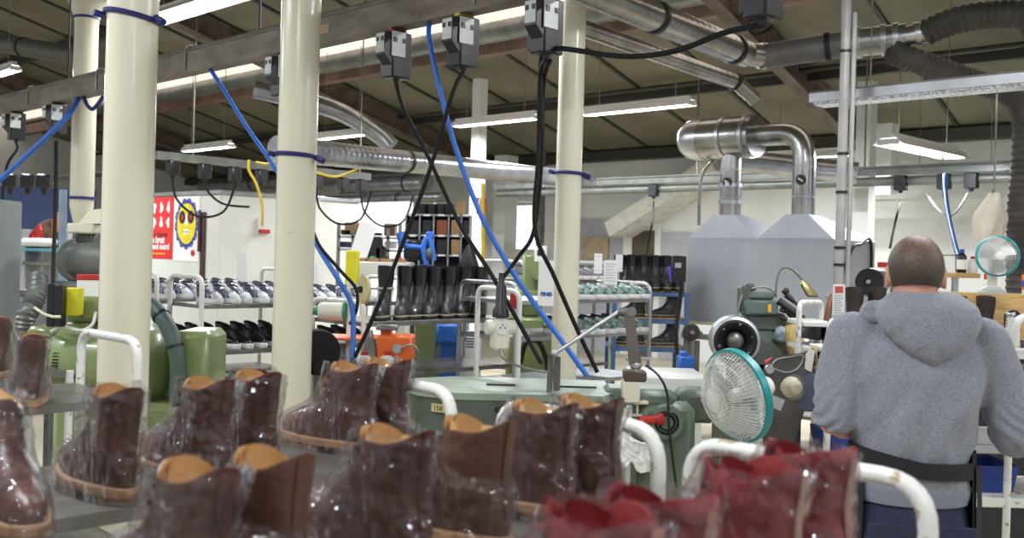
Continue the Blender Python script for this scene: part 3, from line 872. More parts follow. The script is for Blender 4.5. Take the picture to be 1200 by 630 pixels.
def folds(v):
    d = .0045 * noise.noise(Vector((v.x * 7, v.y * 7, v.z * 5)))
    arm = max(0, min(1, (abs(v.x) - .205) / .03))
    low = max(0, 1 - abs(v.z - 1.17) / .13)
    wv_ = .055 * noise.noise(v * 9); d += arm * low * .0055 * (sin((v.z * 1.0 + abs(v.x) * .9 + v.y * .5 + wv_) * 125) + .6 * noise.noise(Vector((v.x * 20, v.y * 20, v.z * 45))))
    cinch = max(0, 1 - abs(v.z - 1.11) / .16) * (1 - arm)
    d += cinch * .009 * noise.noise(Vector((v.x * 26 + v.z * 6, v.y * 8, v.z * 4)))
    d += (1 - arm) * .014 * max(0, 1 - abs(v.z - 1.22) / .24) * noise.noise(Vector((v.x * 16 - v.z * 10, 3, v.z * 5)))
    return d
skin('hoodie', fuse(b, .0075, 4, folds), M_hoodie, man)
b = MB(); b.loft([ell(.937, 0, 0, .150, .116, 40, .9), ell(.94, 0, 0, .158, .123, 40, .9), ell(.965, 0, 0, .165, .129, 40, .9), ell(.985, 0, 0, .168, .132, 40, .9), ell(.988, 0, 0, .160, .12, 40, .9)]); obj('hem_band', b, M_rib, man)
for E_, W_, k_ in ((SL, EL, (.90, .93, .99, 1.0)), (ER, WR, (.13, .17, .24, .25))):
    b = MB(); b.tube([E_.lerp(W_, k) for k in k_], [.062, .063, .056, .050], 20); obj('cuff', b, M_rib, man)
# hood lying on the back
b = MB()
rows = ((1.345, .022, -.118, .022), (1.365, .058, -.125, .034), (1.40, .100, -.124, .046), (1.44, .133, -.112, .062), (1.475, .149, -.092, .082), (1.505, .142, -.072, .092), (1.53, .112, -.055, .082), (1.545, .088, -.045, .065))
b.loft([ell(z, .012, y, rx, ry, 30) for z, rx, y, ry in rows])
b.tube(smooth([(-.125, -.05, 1.485), (-.115, .03, 1.47), (-.06, .085, 1.43), (0, .10, 1.41), (.06, .085, 1.43), (.115, .03, 1.47), (.13, -.05, 1.485)], 5), .036, 14)
skin('hood', fuse(b, .007, 4, lambda v: .004 * noise.noise(Vector((v.x * 14, v.y * 10, v.z * 12))) + .004 * math.exp(-((v.x - .012) / .006) ** 2) * (1 if v.y < -.1 else 0) - .005 * max(0, sin(v.z * 60 + abs(v.x) * 45)) * (1 if v.y < -.06 else 0) * .5), M_hoodie, man)
# jeans
b = MB()
b.loft([ell(.80, 0, .0, .172, .125), ell(.86, 0, -.004, .168, .128), ell(.95, 0, 0, .152, .112), ell(1.0, 0, 0, .146, .105)])
for x in (-.088, .092):
    b.loft([ell(.84, x, 0, .086, .115), ell(.72, x, .002, .088, .100), ell(.52, x * 1.05, .004, .070, .078), ell(.30, x * 1.08, -.008, .062, .068), ell(.10, x * 1.1, -.004, .058, .066)])
skin('jeans', fuse(b, .009, 3, lambda v: .004 * noise.noise(v * 14)), M_denim, man)
for x in (-.085, .085):
    b = MB(); b.box((x, -.127, .83), (.125, .010, .125), bev=.004); obj('back_pocket', b, M_denim, man)
for x in (-.097, .101):
    b = MB(); b.loft([[Vector((x + cos(a) * .048 * k, .055 + sin(a) * .14 * k2, z)) for a in [2 * pi * j / 24 for j in range(24)]] for z, k, k2 in ((0, 1, 1), (.03, 1.02, 1.0), (.07, .95, .9), (.10, .85, .62), (.13, .8, .5))])
    obj('shoe', b, M_black, man)
# apron: front cloth that wraps the hips, band and hanging ties
b = MB()
def ap(u, v):
    a = radians(-34 + 248 * u); z = 1.09 - v * .62 - .05 * abs(u - .5) * 0
    k = 1.0 + .10 * v
    return Vector((cos(a) * .178 * k, .004 + sin(a) * .142 * k + .006 * sin(u * 30) * v, z))
b.grid(ap, 36, 10); b.grid(lambda u, v: ap(1 - u, v) * .995 + Vector((0, 0, .005)), 36, 10); obj('apron_cloth', b, M_apron, man)
b = MB(); rg = []
for k in range(49):
    a = 2 * pi * k / 48; z = 1.045 + (.030 * (-cos(a)) if sin(a) < .2 else 0) * .6 + .012 * abs(cos(a))
    r1, r2 = .172, .137
    rg.append([Vector((cos(a) * (r1 + d), sin(a) * (r2 + d), z + h)) for d, h in ((0, -.024), (.006, -.022), (.006, .022), (0, .024))])
b.loft(rg, False, False); obj('waist_tie', b, M_apron, man)
b = MB(); b.grid(lambda u, v: Vector((.158 + .034 * u + .008 * sin(v * 7), -.075 + .06 * u + .006 * sin(v * 11), 1.05 - .62 * v)), 4, 14); b.grid(lambda u, v: Vector((.160 + .034 * (1 - u) + .008 * sin(v * 7), -.070 + .06 * (1 - u) + .006 * sin(v * 11), 1.05 - .62 * v)), 4, 14)
obj('hanging_tie', b, M_apron, man)
b = MB(); b.grid(lambda u, v: Vector((.05 - .05 * u * 0 + .16 * (v - .5), .137 - .0 * v, 1.08 + .25 * u)) if False else Vector((-.11 + .22 * v, .138 + .004 * u, 1.08 + .26 * u)), 6, 6); obj('apron_bib', b, M_apron, man)
# ------------------------------------------------------------------ overhead steel, ducts, power drops
def wsingle(name, mb_fn, mats, label, cat, origin, group=None, sharp=38):
    o = Vector(origin); b = MB(Matrix.Translation(-o)); mb_fn(b)
    return single(name, b, mats, label, cat, tuple(o), 0, group, sharp)
# main supply beam with conduit on top, along p
qb = 3.4; zb = 2.80
bp0, bp1 = -1.5, 13.5
t = thing('supply_beam', 'dusty brown steel beam carrying the black switch boxes across the upper left', 'beam', tuple(pq(bp0, qb, zb)), D45)
Lb = bp1 - bp0
b = MB(); b.loft([[Vector((x, L_, z)) for x, z in ((-.05, 0), (.05, 0), (.05, .012), (-.035, .012), (-.035, .128), (.05, .128), (.05, .14), (-.05, .14))] for L_ in (0, Lb)]); obj('channel', b, M_beam, t)
b = MB(); b.tube([(.0, 0, .165), (0, Lb, .165)], .024, 10); obj('conduit', b, M_beam, t)
for k in range(10):
    y = .8 + k * 1.45
    b = MB(); b.tube(fillet([(-.056, y, .02), (-.056, y, .19), (.056, y, .19), (.056, y, .02)], .03, 3), .006, 6); obj('clamp', b, M_steel, t)
for k in range(5):
    y = 1.2 + k * 3.0
    zz = roofz(qb) - zb
    obj('hanger_rod', MB().cyl((0, y, .14), (0, y, zz - .02), .008, seg=8), M_dsteel, t)
y = topq(atq(382, 30, qb))[0] - bp0
obj('tag_plate', MB().box((-.052, y, .075), (.004, .22, .055)), mat('brass_label', (168, 138, 104), .5), t)

def switch_box(px, label, red=False, name='switch_box', s=1.0):
    v = atq(px, 60, qb); p, q = topq(v)
    t = thing(name, label, 'switch box', tuple(pq(p, qb, zb)), D45, 'switch boxes under the brown beam')
    b = MB(); b.box((0, 0, -.14 * s), (.13, .10, .25 * s), bev=.008); b.box((0, .062, -.14 * s), (.10, .03, .21 * s), bev=.006); obj('case', b, M_black, t)
    b = MB(); b.loft([[Vector((-.066, y, z)) for y, z in ((-.045, -.03), (.03, -.03), (.03, -.20), (-.045, -.20))], [Vector((-.115, y, z)) for y, z in ((-.045, -.035), (.03, -.035), (.03, -.15), (-.045, -.15))]]); obj('front_cover', b, M_black, t)
    b = MB(); b.box((-.118, -.008, -.09), (.004, .065, .10)); b.box((-.03, -.0525, -.09), (.09, .005, .13)); obj('breaker_plate', b, mat('breaker_face', (206, 210, 208), .4, col2=(188, 192, 190)), t)
    for dy in (-.03, .012): obj('toggle', MB().box((-.122, dy, -.07), (.006, .018, .022)), M_black, t)
    for dx in (-.055, .005): obj('toggle', MB().box((dx, -.057, -.07), (.022, .006, .024)), M_black, t)
    b = MB(); b.cyl((0, 0, -.262), (0, 0, -.285), .02, .014, 10); obj('cable_gland', b, M_black, t)
    b = MB(); b.box((.0, 0, -.006), (.10, .03, .014)); obj('clip', b, M_red if red else M_yellow if red is None else M_dsteel, t)
    return Vector(pq(p, qb, zb - .285))
bx1 = switch_box(465, 'black switch box with a red clip, middle one left of the blue air hose', True)
bx2 = switch_box(543, 'black switch box right of the blue air hose top, with a yellow clip', None)
bx3 = switch_box(640, 'black switch box just left of the slim pillar at the top edge')
bx4 = switch_box(893, 'black switch box at the top edge above the big silver duct')
bx5 = switch_box(334, 'black switch box peeping out left of the second pillar')
bx6 = switch_box(70, 'small black switch box beside the extraction stack')
bx7 = switch_box(22, 'small black switch box farthest left on the beam')

def cable(name, label, cat, pts, r, m, group=None, n=8, seg=10):
    P = smooth(pts, n)
    return wsingle(name, lambda b: b.tube(P, r, seg), m, label, cat, P[0], group)
C = lambda px, py, Y: at(px, py, Y)
cable('power_cable', 'black power cable falling from the red-clipped switch box to the right', 'cable', [bx1, C(474, 130, 5.4), C(500, 180, 5.3), C(540, 265, 5.2), C(575, 320, 5.1), C(612, 385, 5.0), C(634, 425, 4.9)], .011, M_rubber)
cable('power_cable', 'black power cable crossing leftwards from the yellow-clipped switch box to the orange machine', 'cable', [bx2, C(530, 110, 5.0), C(505, 195, 5.05), C(470, 290, 5.1), C(440, 365, 5.15), C(416, 418, 5.2)], .011, M_rubber)
cable('power_cable', 'thick black cable hanging from the box by the slim pillar to the press bed', 'cable', [bx3, C(633, 90, 4.85), C(631, 180, 4.9), C(627, 268, 4.9), C(650, 325, 4.95), C(676, 385, 5.0), C(700, 436, 5.0)], .011, M_rubber)
cable('power_cable', 'second black cable beside the slim pillar, bending left to the hanging socket', 'cable', [bx3 + Vector((.02, .02, 0)), C(637, 100, 4.9), C(634, 200, 4.95), C(625, 272, 4.95), C(608, 300, 5.0), C(590, 325, 5.0)], .010, M_rubber)
cable('power_cable', 'black cable swagging from the slim pillar to the top right switch box', 'cable', [C(634, 150, 4.88), C(634, 75, 4.85), C(641, 60, 4.8), C(660, 57, 4.6), C(730, 66, 4.4), C(790, 60, 4.2), C(850, 38, 4.05), bx4], .012, M_rubber)
cable('power_cable', 'thin cable coiled under the top right switch box', 'cable', [bx4, C(880, 22, 4.0), C(879, 35, 4.0), C(886, 40, 4.0), C(898, 36, 4.0), C(905, 30, 4.0)], .006, M_rubber)
cable('power_cable', 'black cable from the small left switch box into the grey cabinet', 'cable', [bx7, C(20, 175, 9.0), C(8, 195, 8.9), C(2, 240, 8.8)], .012, M_rubber)
hz_ = atq(503, 30, qb)
cable('air_hose', 'long blue air hose hanging from the beam down to the press bed', 'hose', [Vector((hz_.x, hz_.y, zb - .002)), C(503, 45, 5.2), C(512, 90, 5.15), C(533, 170, 5.1), C(565, 255, 5.05), C(605, 325, 5.0), C(648, 385, 4.95), C(688, 440, 4.9)], .013, M_blue)
hz_ = atq(247, 80, qb)
cable('air_hose', 'blue air hose slanting behind the second pillar to the orange machine', 'hose', [Vector((hz_.x, hz_.y, zb - .002)), C(262, 105, 6.6), C(290, 150, 6.4), C(320, 193, 6.1), C(348, 240, 5.8), C(372, 288, 5.5), C(398, 330, 5.35), C(413, 362, 5.3), C(413, 420, 5.2)], .014, M_blue)
cable('power_cable', 'black cable looping down beside the second blue hose to the disc', 'cable', [C(366, 268, 5.5), C(376, 290, 5.45), C(400, 318, 5.4), C(417, 338, 5.35), C(418, 362, 5.3), C(410, 380, 5.3)], .009, M_rubber)
hz_ = atq(92, 118, qb)
cable('air_hose', 'blue air hose from the beam running down to the left edge', 'hose', [Vector((hz_.x, hz_.y, zb - .002)), C(80, 135, 8.1), C(60, 155, 8.2), C(25, 188, 8.2), C(-5, 215, 8.2)], .022, M_blue)
cable('air_hose', 'short blue hose loop hanging under the beam left of the nearest pillar', 'hose', [Vector((atq(98, 116, qb).x, atq(98, 116, qb).y, zb - .002)), C(103, 124, 8.2), C(110, 127, 8.15), C(121, 113, 8.1)], .016, M_navy)
# hanging socket at the cable end
v = C(588, 322, 5.0)
t = thing('hanging_socket', 'black cable coupling with a cream socket block hanging left of the press bed', 'socket', tuple(v), .3)
b = MB(); b.lathe([(.014, .01), (.016, -.04), (.026, -.06), (.028, -.15), (.04, -.17), (.042, -.205), (.02, -.21)], seg=20); obj('coupling', b, M_black, t)
b = MB(); b.box((0, 0, -.29), (.085, .07, .15), bev=.012); obj('socket_block', b, M_cream, t)
for x, m in ((-.055, M_cream), (.055, M_cream)):
    b = MB(); b.cyl((0, 0, -.255), (x * 1.3, 0, -.255), .04, .036, 18); obj('socket_cap', b, m, t)
b = MB(); b.cyl((0, -.034, -.255), (0, -.042, -.255), .036, .034, 20)
obj('socket_face', b, M_white, t)
for dx, dz in ((-.012, 0), (.012, 0), (0, .014)): obj('pin_hole', MB().cyl((dx, -.042, -.255 + dz), (dx, -.044, -.255 + dz), .004, seg=8), M_black, t)
cable('power_cable', 'thin cable from the cream socket block curling to the press bed', 'cable', [C(586, 402, 4.98), C(590, 420, 4.95), C(612, 430, 4.9), C(640, 436, 4.85)], .006, M_steel)

# ducts
M_sp = mat('spiral_duct_steel', (176, 178, 180), 0.3, 0.85, col2=(142, 144, 146), nscale=4)
def duct(name, label, pts, r, m=None, ribs=0.0, ends=True, sm=0, straps=(), cat='duct', strap_m=None, ribr=.008, fil=0):
    P = [Vector(p) for p in pts]
    if fil: P = fillet(P, fil, 7)
    if sm: P = smooth(P, sm)
    o = P[0]; t = thing(name, label, cat, tuple(o))
    Q = [p - o for p in P]
    if ribs:                       # spiral seam / hose corrugation as real relief along the run
        R = [0]
        for a, c in zip(Q, Q[1:]): R.append(R[-1] + (c - a).length)
        n = int(R[-1] / ribs); pts2 = []; rad = []
        j = 0
        for i in range(n * 3 + 1):
            s_ = R[-1] * i / (n * 3)
            while j < len(R) - 2 and R[j + 1] < s_: j += 1
            f = (s_ - R[j]) / max(R[j + 1] - R[j], 1e-6)
            pts2.append(Q[j].lerp(Q[j + 1], f)); rad.append(r + (ribr if i % 3 == 0 else 0))
        b = MB(); b.tube(pts2, rad, 22)
    else:
        b = MB(); b.tube(Q, r, 26)
    obj('duct_body', b, m or M_sp, t, 60 if not ribs else 24)
    for f in straps:
        i = int(f * (len(Q) - 1)); 
        a, c = Q[min(i, len(Q) - 2)], Q[min(i, len(Q) - 2) + 1]
        pos = Q[0].lerp(Q[-1], f) if len(Q) == 2 else a
        ax = (c - a).normalized()
        b = MB(); b.lathe([(r + .002, -.018), (r + .012, -.018), (r + .012, .018), (r + .002, .018)], pos, ax, 26); obj('pipe_clip', b, strap_m or M_dsteel, t)
    return t
e1, e2 = at(325, 174, 8.0), at(688, 211, 13.2)
duct('spiral_duct', 'long silver spiral duct running from the second pillar to behind the slim pillar', [e1, e2], .10, ribs=.075, ribr=.004, straps=(.3,))
vd = (e2 - e1).normalized()
wsingle('duct_end_cap', lambda b: b.lathe([(.103, -.03), (.103, .04), (.09, .10), (.06, .14), (.0, .155)], e2, vd, 26), M_alu, 'rounded silver end cap of the long spiral duct, just right of the slim pillar', 'duct', e2)
q0 = at(230, 88, 14.5); 
pa = topq(at(600, 16, 12.4)); 
duct('spiral_duct', 'grey spiral duct high behind the brown beam along the roof light', [pq(pa[0] - 3, pa[1], 4.35), pq(pa[0] + 14, pa[1], 4.35)], .125, mat('dusty_duct', (138, 142, 138), .4, .6, col2=(110, 112, 108), nscale=4), ribs=.11, ribr=.006)
d2 = [at(640, -32, 5.6), at(872, 63, 7.4)]
M_shiny = mat('bright_duct_steel', (186, 184, 184), 0.24, 0.9, col2=(150, 148, 146), nscale=4)
duct('spiral_duct', 'large silver duct sloping down from the top edge beside the slim pillar', d2, .098, M_shiny, ribs=.08, ribr=.0018, straps=(.48, .93), strap_m=M_black)
duct('spiral_duct', 'thinner silver duct under the large sloping one, ending in an open mouth', [at(640, 18, 7.4), at(862, 96, 8.6), at(884, 116, 8.7)], .065, M_shiny, ribs=.07, ribr=.0015, straps=(.35, .78), strap_m=M_black)
duct('silver_reducer', 'short silver flanged reducer joining the sloping duct to the grey main duct', [at(872, 63, 7.4), at(897, 66, 7.5)], .085, M_shiny, straps=(.9,), strap_m=M_alu)
duct('main_duct', 'dull grey main duct running level across the upper right', [at(890, 67, 7.5), at(998, 51, 7.25)], .092, mat('dull_grey_duct', (128, 124, 124), .45, .4, col2=(104, 100, 100), nscale=4), straps=(.75,))
t = duct('duct_coupling', 'bright silver coupling between the grey main duct and the flexible hoses', [at(997, 51, 7.25), at(1062, 44, 7.1)], .098, M_shiny, straps=(.15, .6, .82), strap_m=M_alu)
duct('coupling_outlet', 'tapering silver outlet leading to the upper flexible hose', [at(1060, 43, 7.1), at(1090, 37, 7.05)], .070, M_shiny, straps=(.5,), strap_m=M_alu)
M_flex = mat('grey_flexible_hose', (84, 80, 76), 0.6, col2=(64, 60, 58), nscale=8)
duct('flexible_hose', 'ribbed grey flexible hose running off the upper right edge', [at(1088, 37, 7.05), at(1120, 24, 6.9), at(1165, 17, 6.7), at(1215, 18, 6.5), at(1270, 24, 6.4)], .085, M_flex, ribs=.05, sm=6, ribr=.008)
duct('flexible_hose', 'ribbed grey flexible hose curving down behind the long luminaire to the right edge', [at(1045, 62, 7.05), at(1075, 72, 7.1), at(1120, 88, 7.2), at(1165, 103, 7.3), at(1190, 118, 7.3), at(1200, 145, 7.3), at(1199, 200, 7.3), at(1194, 250, 7.3), at(1193, 345, 7.3)], .078, M_flex, ribs=.05, sm=6, ribr=.008)
# pipes and trunking low along the back wall
t = thing('power_trunking', 'grey power trunking running along the back wall behind the hood ducts', 'trunking', tuple(pq(2, 10.6, 2.62)), D45)
b = MB(); b.box((0, 4.5, 0), (.06, 9, .07)); b.box((0, 4.5, .05), (.10, 9, .02)); obj('channel', b, M_gmach, t)
b = MB(); b.tube([(.06, 0, -.10), (.06, 9, -.10)], .05, 12); obj('conduit', b, M_gmach, t)
for k in range(4): obj('hanger_rod', MB().cyl((0, 1 + k * 2.2, .05), (0, 1 + k * 2.2, roofz(10.6) - 2.64), .01, seg=6), M_steel, t)
for px, lab in ((766, 'small black plug box on the trunking left of the hood'), (1055, 'small black plug box on the trunking above the man'), (1106, 'small black plug box on the trunking where the blue hose starts'), (1138, 'small black plug box on the trunking near the cloth')):
    v = atq(px, 230, 10.6); p, q = topq(v)
    t = thing('plug_box', lab, 'plug box', tuple(pq(p, 10.6, 2.585)), D45)
    b = MB(); b.box((0, 0, -.09), (.09, .13, .16), bev=.01); obj('case', b, M_black, t); b = MB(); b.cyl((0, 0, -.17), (0, 0, -.20), .03, .015, 10); obj('cable_gland', b, M_black, t)
cable('power_cable', 'thin black cable hanging from the plug box left of the hood', 'cable', [atq(766, 236, 10.6), C(765, 255, 10.8), C(760, 285, 10.7), C(756, 310, 10.6)], .010, M_rubber)
cable('power_cable', 'thin black cable slanting from the plug box above the man to the shelf', 'cable', [atq(1055, 236, 10.6), C(1054, 240, 8.9), C(1048, 265, 8.5), C(1043, 290, 8.2)], .010, M_rubber)
cable('air_hose', 'blue air hose falling from the trunking behind the man to the bottle shelf', 'hose', [atq(1106, 230, 10.6), C(1107, 205, 9.0), C(1108, 225, 8.6), C(1112, 255, 8.2), C(1120, 290, 7.6), C(1123, 300, 7.4)], .018, M_blue)
for a_, lab in (((1086, 232), 'thin grey tube joining the blue hose from the left'), ((1134, 230), 'thin grey tube joining the blue hose from the right')):
    cable('air_tube', lab, 'tube', [atq(a_[0], a_[1] - 4, 10.6), C((a_[0] + 1112) / 2, 245, 8.6), C(1112, 255, 8.25)], .009, M_wallg)
# grey conduit pole with its cable
t = thing('conduit_pole', 'slim grey conduit pole dropping from the roof in front of the silver hood', 'pole', tuple(at(984, 300, 6.2)))
t.location.z = 0
zt = roofz(topq(at(984, 300, 6.2))[1]) - .02
M_pole = mat('grey_conduit_paint', (168, 166, 163), .5, .1); b = MB(); b.tube([(0, 0, .0), (0, 0, zt)], .030, 14); obj('tube', b, M_pole, t)
b = MB(); b.tube([(.045, -.02, 1.2), (.045, -.02, at(990, 30, 6.2).z), (.05, 0, at(990, 25, 6.2).z + .05)], .016, 10); obj('cable_run', b, M_pole, t)
for y in (225, 290, 310, 180, 60):
    z = at(984, y, 6.2).z; b = MB(); b.lathe([(.031, -.008), (.036, -.008), (.036, .008), (.031, .008)], (0, 0, z), seg=14); obj('clip', b, M_black, t)
# far pipes on the left behind the booth
pl = lambda px, py, q: atq(px, py, q)
for (xa, ya, xb, yb, q, r, lab) in ((238, 211, 480, 214, 12.6, .17, 'large silver pipe above the white booth roof'), (300, 236, 520, 232, 10.8, .08, 'thin silver pipe over the grey pigeonhole shelf'), (30, 206, 130, 208, 9.0, .06, 'grey pipe behind the extraction stack'), (400, 218, 500, 214, 10.8, .14, 'silver spiral pipe above the far shelving')):
    a, c = pl(xa, ya, q), pl(xb, yb, q)
    a.z = c.z = (a.z + c.z) / 2
    duct('pipe', lab, [a, c], r, M_sp, ribs=.14, ribr=.004, straps=(.3, .8))
duct('pipe', 'dusty grey duct at the top left corner passing behind the extraction stack', [at(-40, 44, 15.0), at(118, 70, 13.6)], .13, mat('dusty_duct2', (112, 108, 102), .5, .3), straps=(.45,))
duct('pipe', 'brown curved pipe under the roof behind the second pillar', [at(300, 105, 13.5), at(390, 128, 13.5), at(440, 155, 13.6), at(458, 172, 13.6)], .12, M_sp, sm=5)

# second trunking with plug boxes over the booth
ta, tc_ = at(182, 184, 10.2), at(432, 207, 12.4)
ta.z = tc_.z = (ta.z + tc_.z) / 2
o = ta; t = thing('power_trunking', 'dark power trunking above the white booth with plug boxes beneath', 'trunking', tuple(o))
b = MB(); strut(Vector((0, 0, .05)), tc_ - o + Vector((0, 0, .05)), .09, .08, b); obj('channel', b, M_gmach, t)
for fr_ in (.15, .6, .95):
    p_ = (tc_ - o) * fr_; w_ = o + p_; obj('hanger_rod', MB().cyl(p_ + Vector((0, 0, .04)), p_ + Vector((0, 0, roofz(topq(w_)[1]) - w_.z - .01)), .008, seg=6), M_steel, t)
rz_ = atan2((tc_ - o).y, (tc_ - o).x)
for k, fr_ in enumerate((.07, .2, .33, .45, .72, .86, .96)):
    w_ = o + (tc_ - o) * fr_; t = thing('plug_box', 'black plug box under the dark trunking above the booth, %s from the left' % ORD[k], 'plug box', (w_.x, w_.y, w_.z - .03), rz_)
    b = MB(); b.box((0, 0, -.075), (.12, .10, .15), bev=.012); obj('case', b, M_black, t)
    b = MB(); b.cyl((0, 0, -.15), (0, 0, -.19), .03, .012, 10); obj('cable_gland', b, M_black, t)
    if k in (0, 1, 4, 6):
        P = [Vector((w_.x, w_.y, w_.z - .22)), Vector((w_.x + .05, w_.y, w_.z - .42)), Vector((w_.x + .25, w_.y + .05, w_.z - .58)), Vector((w_.x + .5, w_.y + .1, w_.z - .52)), Vector((w_.x + .62, w_.y + .1, w_.z - .2))] if k != 1 else [Vector((w_.x, w_.y, w_.z - .22)), Vector((w_.x + .06, w_.y, w_.z - .34)), Vector((w_.x + .2, w_.y + .05, w_.z - .44)), Vector((w_.x + .45, w_.y + .1, w_.z - .46))]
        cable('power_cable', 'black cable sagging from the %s plug box above the booth' % ORD[k], 'cable', P, .012, M_rubber)
# ------------------------------------------------------------------ left side: grinder, cabinet, booth, sneaker carts
class Fr:
    """upright working plane at depth Y: photo points -> local metres of a thing standing at px0"""
    def __init__(s, px0, Y):
        s.Y = Y; s.o = at(px0, 300, Y); s.loc = (s.o.x, Y, 0)
    def __call__(s, px, py, y=0.0):
        v = at(px, py, s.Y + y); return Vector((v.x - s.o.x, y, v.z))
def boxpx(b, f, x0, y0, x1, y1, d, y=0.0, bev=.008):
    """box spanning a photo rectangle in plane f, depth d behind y"""
    a, c = f(x0, y0, y), f(x1, y1, y)
    m = (a + c) / 2
    b.box((m.x, y + d / 2, m.z), (abs(c.x - a.x), d, abs(c.z - a.z)), bev=bev); return b

f = Fr(140, 4.85)
t = thing('finishing_machine', 'light green finishing machine with domed hoods behind the nearest pillar', 'machine', f.loc)
b = MB(); boxpx(b, f, 60, 470, 238, 640, .45, -.1, .03)
a, c = f(60, 470), f(238, 640); b.box(((a.x + c.x) / 2, .12, .22), (.62, .4, .44), bev=.03); obj('pedestal', b, M_green, t)
a = f(112, 432); r = .20
b = MB(); b.lathe([(.0, -.30), (.10, -.295), (.165, -.26), (.195, -.19), (.20, -.10), (.20, .10), (.21, .11), (.21, .13), (.20, .14), (.2, .19), (.19, .25), (.15, .30), (.08, .33), (0, .335)], (a.x, .12, a.z), (1, 0, 0), 40); obj('drum_hood', b, M_green, t)
b = MB()
for k in range(9): b.box((a.x - .16 + .0 * k, .12 - .2 + .006 * abs(k - 4), a.z + .075 - k * .014), (.03, .012, .006))
o_ = obj('vent_slots', b, M_dark, t); o_['kind'] = 'stuff'
b = MB(); boxpx(b, f, 200, 388, 241, 500, .34, -.04, .03); obj('side_housing', b, M_green, t)
b = MB(); a2 = f(60, 437); b.box((a2.x + .10, -.09, a2.z), (.16, .03, .018), bev=.004); obj('latch', b, M_dsteel, t)
b = MB(); boxpx(b, f, 76, 347, 124, 378, .17, .05, .022); a3 = f(100, 378, .13); b.box((a3.x, .13, a3.z - .03), (.14, .12, .07), bev=.01); obj('motor', b, M_green, t)
b = MB(); a3 = f(88, 361); b.cyl((a3.x, .05, a3.z), (a3.x, .035, a3.z), .022, .018, 16); obj('motor_cap', b, M_green, t)
b = MB(); a3 = f(72, 361); b.tube([(a3.x + .02, .1, a3.z), (a3.x - .03, .1, a3.z)], [.035, .02], 12); b.tube(smooth([(a3.x - .03, .1, a3.z), (a3.x - .06, .09, a3.z + .03), (a3.x - .09, .09, a3.z + .05)], 4), .012, 8); obj('motor_plug', b, M_black, t)
b = MB(); pts = smooth([f(166, 352, .0), f(180, 360, -.02), f(194, 378, -.06), f(205, 405, -.08), f(209, 435, -.08), f(207, 470, -.06)], 5); b.tube(pts, .038, 16); obj('suction_hose', b, mat('green_grey_hose', (78, 96, 88), .45), t)
for k in (8, 15):
    ax = (pts[k + 1] - pts[k]).normalized(); b = MB(); b.lathe([(.039, -.006), (.044, -.006), (.044, .006), (.039, .006)], pts[k], ax, 18); obj('hose_clip', b, M_black, t)
b = MB(); b.tube(smooth([f(60, 388, -.02), f(75, 383, -.05), f(95, 387, -.06), f(108, 380, -.02), f(112, 366, .03)], 5), .008, 8); obj('motor_lead', b, M_white, t)
b = MB(); boxpx(b, f, 30, 382, 66, 398, .3, .0, .02); obj('bed', b, M_green, t)
f = Fr(64, 4.75)
t = thing('battery_pack', 'black upright cases bound with a cream band on the green machine bed', 'box', tuple(f.o * 0 + Vector((f.o.x, f.Y, 0)) + f(64, 383)))
g = f(64, 383)
for x0, x1, y0 in ((55, 62, 332), (63, 72, 334)):
    b = MB(); boxpx(b, f, x0, y0, x1, 383, .05, .0, .004); b.v = [tuple(Vector(v) - g) for v in b.v]; obj('case', b, M_black, t)
b = MB(); b.tube([Vector(v) - g for v in (f(40, 360, -.01), f(52, 368, -.012), f(62, 371, -.012), f(71, 371, -.012))], .007, 8); obj('band', b, M_cream, t)
b = MB(); boxpx(b, f, 74, 337, 91, 370, .07, .06, .004); g = f(82, 370); b.v = [tuple(Vector(v) - Vector((g.x, 0, g.z))) for v in b.v]
single('yellow_block', b, M_yellow, 'bright yellow block between the black cases and the green motor', 'block', (f.o.x + g.x, f.Y, g.z))
f = Fr(104, 5.0)
g = f(104, 347)
t = thing('carton', 'small white carton with a red lid on the green motor', 'box', (f.o.x, f.Y, g.z), .1)
b = MB(); b.box((0, .05, .04), (.105, .10, .08), bev=.002); obj('tray', b, M_paper, t)
b = MB(); b.box((0, .05, .092), (.112, .107, .026), bev=.003); obj('lid', b, M_red, t)
# grey machine behind
f = Fr(92, 6.0)
t = thing('grey_grinder', 'grey grinder with round housings and a cream hood behind the green finishing machine', 'machine', f.loc)
a = f(98, 304)
b = MB(); b.lathe([(.0, -.14), (.08, -.13), (.105, -.10), (.11, 0), (.11, .12), (.10, .13), (0, .13)], (a.x, .1, a.z), (1, -.15, 0), 32); obj('motor_housing', b, M_gmach, t)
a = f(76, 305)
b = MB(); b.lathe([(.0, -.05), (.12, -.045), (.135, -.02), (.135, .05), (.10, .08), (0, .08)], (a.x, .2, a.z), (0, 1, 0), 36); obj('wheel_guard', b, M_gmach, t)
b = MB(); a = f(90, 330); b.box((a.x, .15, a.z / 2), (.3, .3, a.z), bev=.02); obj('pedestal', b, M_gmach, t)
b = MB(); b.loft([[f(x, y, d) for x, y, d in ((92, 262, 0), (120, 262, 0), (120, 262, .25), (92, 262, .25))], [f(x, y, d) for x, y, d in ((104, 246, .05), (122, 244, .05), (122, 244, .2), (104, 246, .2))]]); b.box(f(104, 268, .12), (.16, .25, .06), bev=.01); obj('hood', b, M_cream, t)
b = MB(); a, c = f(92, 276, .1), f(114, 282, .1)
P = [a.lerp(c, k / 12) for k in range(13)]; b.tube(P, [.05 if k % 2 else .043 for k in range(13)], 18); obj('flexible_pipe', b, M_gmach, t)
